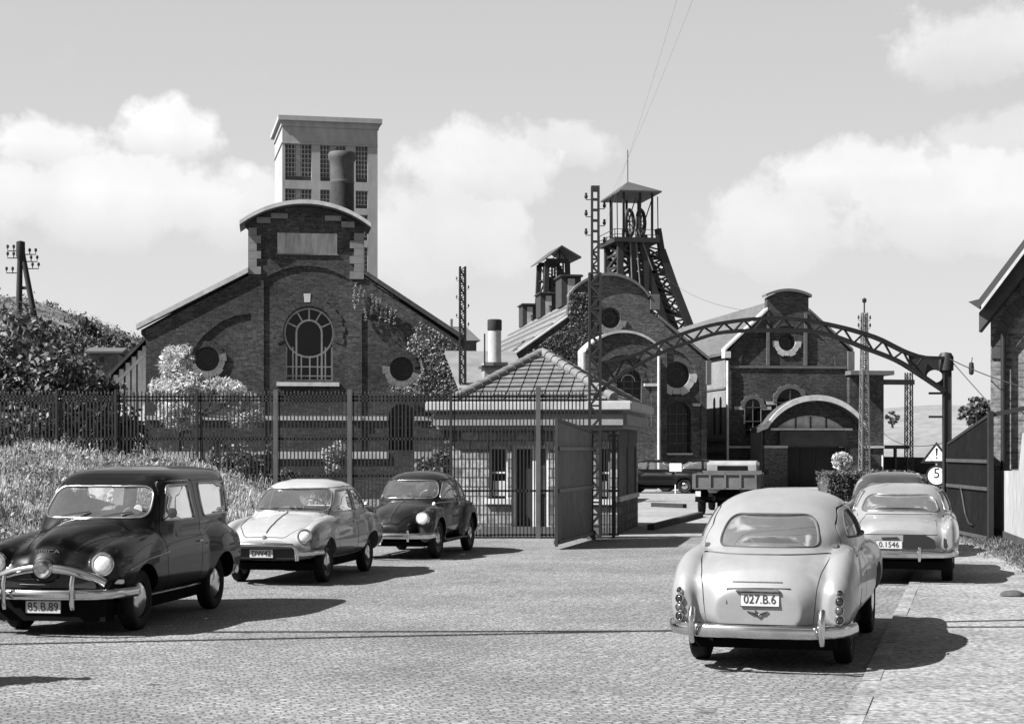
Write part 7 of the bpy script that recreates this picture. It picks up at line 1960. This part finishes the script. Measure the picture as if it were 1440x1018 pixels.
o = P(1376, 590, 120); tree('bushy_tree', 'small dark bushy tree on the slope between the gate post and the brick house', 'tree', o - Vector((0, 0, 2)), [(0, 0, 2.6, 1.1, 1, .9), (-.6, 0, 2.3, .8, .8, .7), (.7, 0, 2.4, .8, .8, .8)], 2200, .17, dark_leaf, .12, None, 70, hollow=.3)
o = P(1255, 590, 160); tree('bushy_tree', 'tiny bush on the pale slope right of the entrance hall wing', 'tree', o - Vector((0, 0, .6)), [(0, 0, .8, .6, .6, .55)], 500, .14, far_leaf, .1, None, 71, limbs=False)
def scrub():
    """low bushes dotted over the spoil heap and the slope below it"""
    rng = np.random.default_rng(44); V = []
    for nm, n in (('slag_hill', 420), ('wooded_hill', 520)):
        o = bpy.data.objects[nm]; bv = BVHTree.FromPolygons([v.co.copy() for v in o.data.vertices], [tuple(p.vertices) for p in o.data.polygons])
        for _ in range(n):
            p = P(rng.uniform(-10, 225), 632, 0.001 + 1); y = rng.uniform(245, 330); x = p.x * y
            h = bv.ray_cast(Vector((x, y, 200)), Vector((0, 0, -1)))[0]
            if h is None: continue
            r = rng.uniform(.5, 1.5); k = int(26 * r); q = rng.normal(0, 1, (k, 3)) * np.array([r * .5, r * .5, r * .35]) + np.array(h) + np.array([0, 0, r * .35])
            V.extend(leaves(rng, q, .24, .4).tolist())
    tag(quads('hill_scrub', np.array(V), far_leaf), 'scattered scrub over the spoil heap and slope at the far left', 'scrub', kind='stuff')
scrub()
# hedge, topiary, bank and bushes before the entrance hall
def hedge():
    rng = np.random.default_rng(9); t = thing('clipped_hedge', 'low clipped hedge in front of the entrance hall canopy', 'hedge', G(1195, 704) * 1)
    t.rotation_euler = (0, 0, R(11)); n = 9000
    pts = np.stack([rng.uniform(-1.15, 1.15, n), rng.uniform(-.6, .6, n), rng.uniform(0, 1.02, n)], 1)
    f_ = rng.integers(0, 3, n); pts[f_ == 0, 1] = -.6 + rng.normal(0, .05, (f_ == 0).sum()); pts[f_ == 1, 2] = 1.0 + rng.normal(0, .05, (f_ == 1).sum())
    quads('foliage', leaves(rng, pts, .05, .3), mid_leaf, t)
    MB().box(-1.05, 1.05, -.5, .5, -.1, .9).build('inner_stems', mat('bark', .05), t)
hedge()
o = G(1184, 702); tree('topiary', 'round clipped topiary ball on a bare stem at the entrance doorway', 'topiary', o, [(0, 0, P(0, 648, o.y).z, .36, .36, .33)], 2600, .045, pale_leaf, .04, None, 12, hollow=.75, limbs=False)
for px, d, w, h, lab, lf in ((1268, 62, .9, 1.1, 'rounded dark bush behind the roof of the dark grey saloon', dark_leaf), (1296, 56, .75, 1.0, 'dark leafy bush just behind the road sign post', dark_leaf)):
    o = P(px, 632, d); o.z = 0; tree('bush', lab, 'bush', o, [(0, 0, h * .5, w, w, h * .55), (-w * .4, 0, h * .6, w * .6, w * .6, h * .45)], 2600, .075, lf, .03, None, int(px), hollow=.35)
hill('light_mound', P(1285, 632, 75).x, 75, 2.1, 2.0, 1.35, mat('light_spoil', .21, rough=1, var=.3, scale=1.5, fine=.4, fscale=6, bump=.5), 11, .08, 1.4)
bk2 = MB().prism([(P(1236, 632, 97).x, -.2), (P(1330, 632, 97).x + 3, -.2), (P(1330, 632, 97).x + 3, 1.1), (P(1310, 632, 97).x, 1.45), (P(1236, 632, 97).x, 1.5)], 'y', 97, 99).build('retaining_wall', mat('dark_bank', .02, rough=1, var=.4, scale=1), None)
tag(bk2, 'low dark retaining wall under the pale slope right of the entrance hall', 'wall')
# creeper on the halls
def ivy(name, label, F, poly_density, n, size, seed, y0=-.10, m=None):
    """poly_density(px,py)->0..1 over a pixel box read on the facade plane"""
    rng = np.random.default_rng(seed); t = F.root(name, label, 'creeper')
    (xa, xb, ya, yb), fn = poly_density; pts = []
    while len(pts) < n:
        px, py = rng.uniform(xa, xb), rng.uniform(ya, yb)
        if rng.uniform() < fn(px, py):
            u, z = F.at(px, py); pts.append((u, y0 - abs(rng.normal(0, .05)), z))
    pts = np.array(pts); out = np.zeros_like(pts); out[:, 1] = -1.3
    q = quads('foliage', leaves(rng, pts, size, .3, out), m or ivy_leaf, t)
    st = MB(); rg = random.Random(seed)
    for i in range(3, 7):
        px = xa + (xb - xa) * (i + .5) / 7; pts2 = []
        py = yb
        while py > ya + (yb - ya) * .35:
            if fn(px, py) <= .05: break
            u, z = F.at(px, py); pts2.append((u, y0 - .01, z)); py -= 9; px += rg.uniform(-3, 3)
        if len(pts2) > 1: st.tube(pts2, .02, 4)
    st.build('stems', mat('bark', .05), t)
def blot(px, py, seed): return .5 + .5 * math.sin(px * .19 + seed) * math.sin(py * .23 + seed * 2) + .25 * math.sin(px * .43 - py * .37)
def d1(px, py):
    edge = 392 + (px - 512) * .66 + 7                      # roof line
    if py < edge: return 0
    k = max(0, min(1, (px - 540) / 80.0 + (py - 505) / 190.0))
    if py > 556 and px < 606: return 0
    hole = ((px - 565) / 27) ** 2 + ((py - 519) / 26) ** 2
    if hole < 1: return .0
    return max(0, min(1, (k * 1.5 - .38) * (.4 + .8 * blot(px, py, 1.3))))
ivy('climbing_ivy', 'thick sunlit creeper covering the right end of the engine hall gable', EHF, ((500, 652, 395, 600), d1), 11000, .052, 3)
def d2(px, py):
    best = 0
    for x0, y0, y1, sw in ((499, 398, 440, 2), (505, 402, 428, 2), (512, 408, 452, 2), (522, 414, 446, 2), (528, 418, 438, 1), (534, 420, 455, 2), (543, 426, 452, 2), (549, 430, 470, 2), (556, 436, 466, 2)):
        if y0 < py < y1 and abs(px - (x0 + sw * math.sin((py - y0) * .11 + x0))) < 1.6: best = .9 * (1 - .6 * (py - y0) / (y1 - y0))
    return best
ivy('hanging_creeper', 'thin trailing strands of creeper under the right roof slope of the engine hall', EHF, ((490, 560, 395, 456), d2), 900, .035, 4, m=leaf_mat('pale_ivy', .12, .4, 2, .2))
def d3(px, py):
    e = 449 + (800 - px) * .75 + 5
    if py < e and px < 800: return 0
    if px > 832: return 0
    return max(0, min(1, .95 * (.35 + .8 * blot(px, py, 2.2)) * (1 if px < 822 else (832 - px) / 10)))
ivy('climbing_ivy', 'dark creeper on the left shoulder of the arched hall behind the gatehouse roof', AHF, ((712, 832, 412, 560), d3), 16000, .06, 5, m=leaf_mat('dark_ivy', .05, .6, 1.4, .15))
def d4(px, py):
    if 1040 < px < 1185 and 518 < py < 600: return .3 + .5 * blot(px, py, .4) - .3
    return 0
# weeds on the bank: blades and seed heads
def weeds():
    rng = np.random.default_rng(2); V = []
    n = 260000; y = 14 + 26 * rng.uniform(0, 1, n) ** .8; x = np.array([foot(v) for v in y]) - .15 - rng.uniform(0, 1, n) ** .9 * (np.array([foot(v) for v in y]) + .34 * y + .8)
    keep = x > -.33 * y - .8
    x, y = x[keep], y[keep]; n = len(x)
    z = np.array([bank(a, b) for a, b in zip(x, y)])
    clump = .5 + .5 * np.sin(x * 2.1 + 1.3 * np.sin(y * 1.1)) * np.sin(y * 1.7 + x * .8) + .3 * np.sin(x * 5.3 - y * 4.1)
    k = np.clip(clump + rng.normal(0, .25, n), 0, 1.4)
    near = np.clip((np.array([foot(v) for v in y]) - x) / .8, .12, 1)
    h = (.08 + .22 * k) * np.clip(.55 + (y - 14) / 40, .55, 1.05) * near * rng.uniform(.6, 1.25, n); a = rng.uniform(0, 2 * np.pi, n); lean = rng.normal(0, .3, n) * h
    w = .006 + .009 * rng.uniform(0, 1, n)
    b0 = np.stack([x - np.cos(a) * w, y - np.sin(a) * w, z - .03], 1); b1 = np.stack([x + np.cos(a) * w, y + np.sin(a) * w, z - .03], 1)
    t1 = np.stack([x + lean * np.sin(a) + np.cos(a) * w * .5 + .05 * h, y - lean * np.cos(a) + np.sin(a) * w * .5, z + h], 1)
    t0 = np.stack([x + lean * np.sin(a) - np.cos(a) * w * .5 + .05 * h, y - lean * np.cos(a) - np.sin(a) * w * .5, z + h * .96], 1)
    o = quads('tall_grass', np.stack([b0, b1, t1, t0], 1), leaf_mat('dry_grass', .34, .35, 1.1, .35))
    tag(o, 'tall pale weeds and grass covering the bank left of the cars', 'grass', kind='stuff')
weeds()
def wild_weeds():
    """seed-headed stalks and broad-leaved clumps that break up the grass"""
    rng = np.random.default_rng(21); V = []
    for _ in range(900):
        y = 15 + 23 * rng.uniform() ** .8; fx = foot(y); x = fx - .6 - rng.uniform() * (fx + .34 * y)
        z = bank(x, y); h = rng.uniform(.35, .75) * (.7 if y < 22 else 1); lx, ly = rng.normal(0, .12, 2) * h; w = .006
        top = np.array([x + lx, y + ly, z + h])
        V.append([[x - w, y, z], [x + w, y, z], top + [w * .6, 0, 0], top - [w * .6, 0, 0]])
        for k in range(7):
            c = np.array([x, y, z]) * (.35 - .05 * k) + top * (.65 + .05 * k); V.extend(leaves(rng, (c + rng.normal(0, .018, 3))[None], .03, .2).tolist())
    for _ in range(150):
        y = 15 + 22 * rng.uniform() ** .8; fx = foot(y); x = fx - .3 - rng.uniform() * (fx + .34 * y); r = rng.uniform(.12, .4); k = int(60 * r / .2)
        q = rng.normal(0, 1, (k, 2)) * r * .6; pts = np.stack([x + q[:, 0], y + q[:, 1], np.array([bank(x + a, y + b) for a, b in q]) + rng.uniform(.05, .38, k) * (.5 + r)], 1)
        V.extend(leaves(rng, pts, .055, .5).tolist())
    o = quads('broad_weeds', np.array(V), leaf_mat('weed_leaves', .15, .5, 1.5, .25))
    tag(o, 'broad-leaved weeds and seed stalks scattered through the grass bank', 'weeds', kind='stuff')
wild_weeds()
def verge():
    rng = np.random.default_rng(12); n = 5000
    t_ = rng.uniform(0, 1, n); y = 24 + 13.5 * t_; base = 9.95 - (35.6 - y) * .16
    x = base - np.abs(rng.normal(0, .28, n)) - .02; k = rng.integers(0, 2, n)
    z = np.full(n, .04); h = rng.uniform(.04, .2, n) * np.exp(-(base - x) / .5); a = rng.uniform(0, 2 * np.pi, n); w = .012
    top = rng.normal(0, .06, (n, 2))
    b0 = np.stack([x - np.cos(a) * w, y - np.sin(a) * w, z], 1); b1 = np.stack([x + np.cos(a) * w, y + np.sin(a) * w, z], 1)
    t0 = np.stack([x + top[:, 0] + np.cos(a) * w * .4, y + top[:, 1] + np.sin(a) * w * .4, z + h], 1); t1 = np.stack([x + top[:, 0] - np.cos(a) * w * .4, y + top[:, 1] - np.sin(a) * w * .4, z + h], 1)
    o = quads('verge_weeds', np.stack([b0, b1, t0, t1], 1), leaf_mat('verge_leaf', .10, .5, 2, .3))
    tag(o, 'weeds along the foot of the whitewashed wall and gate', 'weeds', kind='stuff')
verge()
tag(MB().add([(math.cos(a) * .16 * (1 + .2 * math.sin(3 * a)) * math.cos(b), math.sin(a) * .10 * math.cos(b), .07 * math.sin(b)) for b in (0, .5, 1.0, 1.5) for a in np.linspace(0, 2 * math.pi, 10, endpoint=False)], [(i * 10 + j, i * 10 + (j + 1) % 10, (i + 1) * 10 + (j + 1) % 10, (i + 1) * 10 + j) for i in range(3) for j in range(10)] + [tuple(range(30, 40))]).build('stone', mat('dark_stone', .05, rough=.9, var=.4, scale=6), None, sharp=40), 'loose dark stone lying on the right-hand pavement', 'stone').location = G(1424, 842) + Vector((0, 0, .045))
# unseen shrub, added left of the view to cast a shadow on the setts
tree('shrub', 'added unseen shrub left of the picture, there to cast its shadow on the setts', 'shrub', (-4.86, 13.75, 0), [(0, 0, .70, .30, .3, .3), (.05, 0, .45, .3, .3, .3), (0, 0, 1.0, .22, .2, .3)], 2200, .07, mid_leaf, .03, None, 91, hollow=.2)
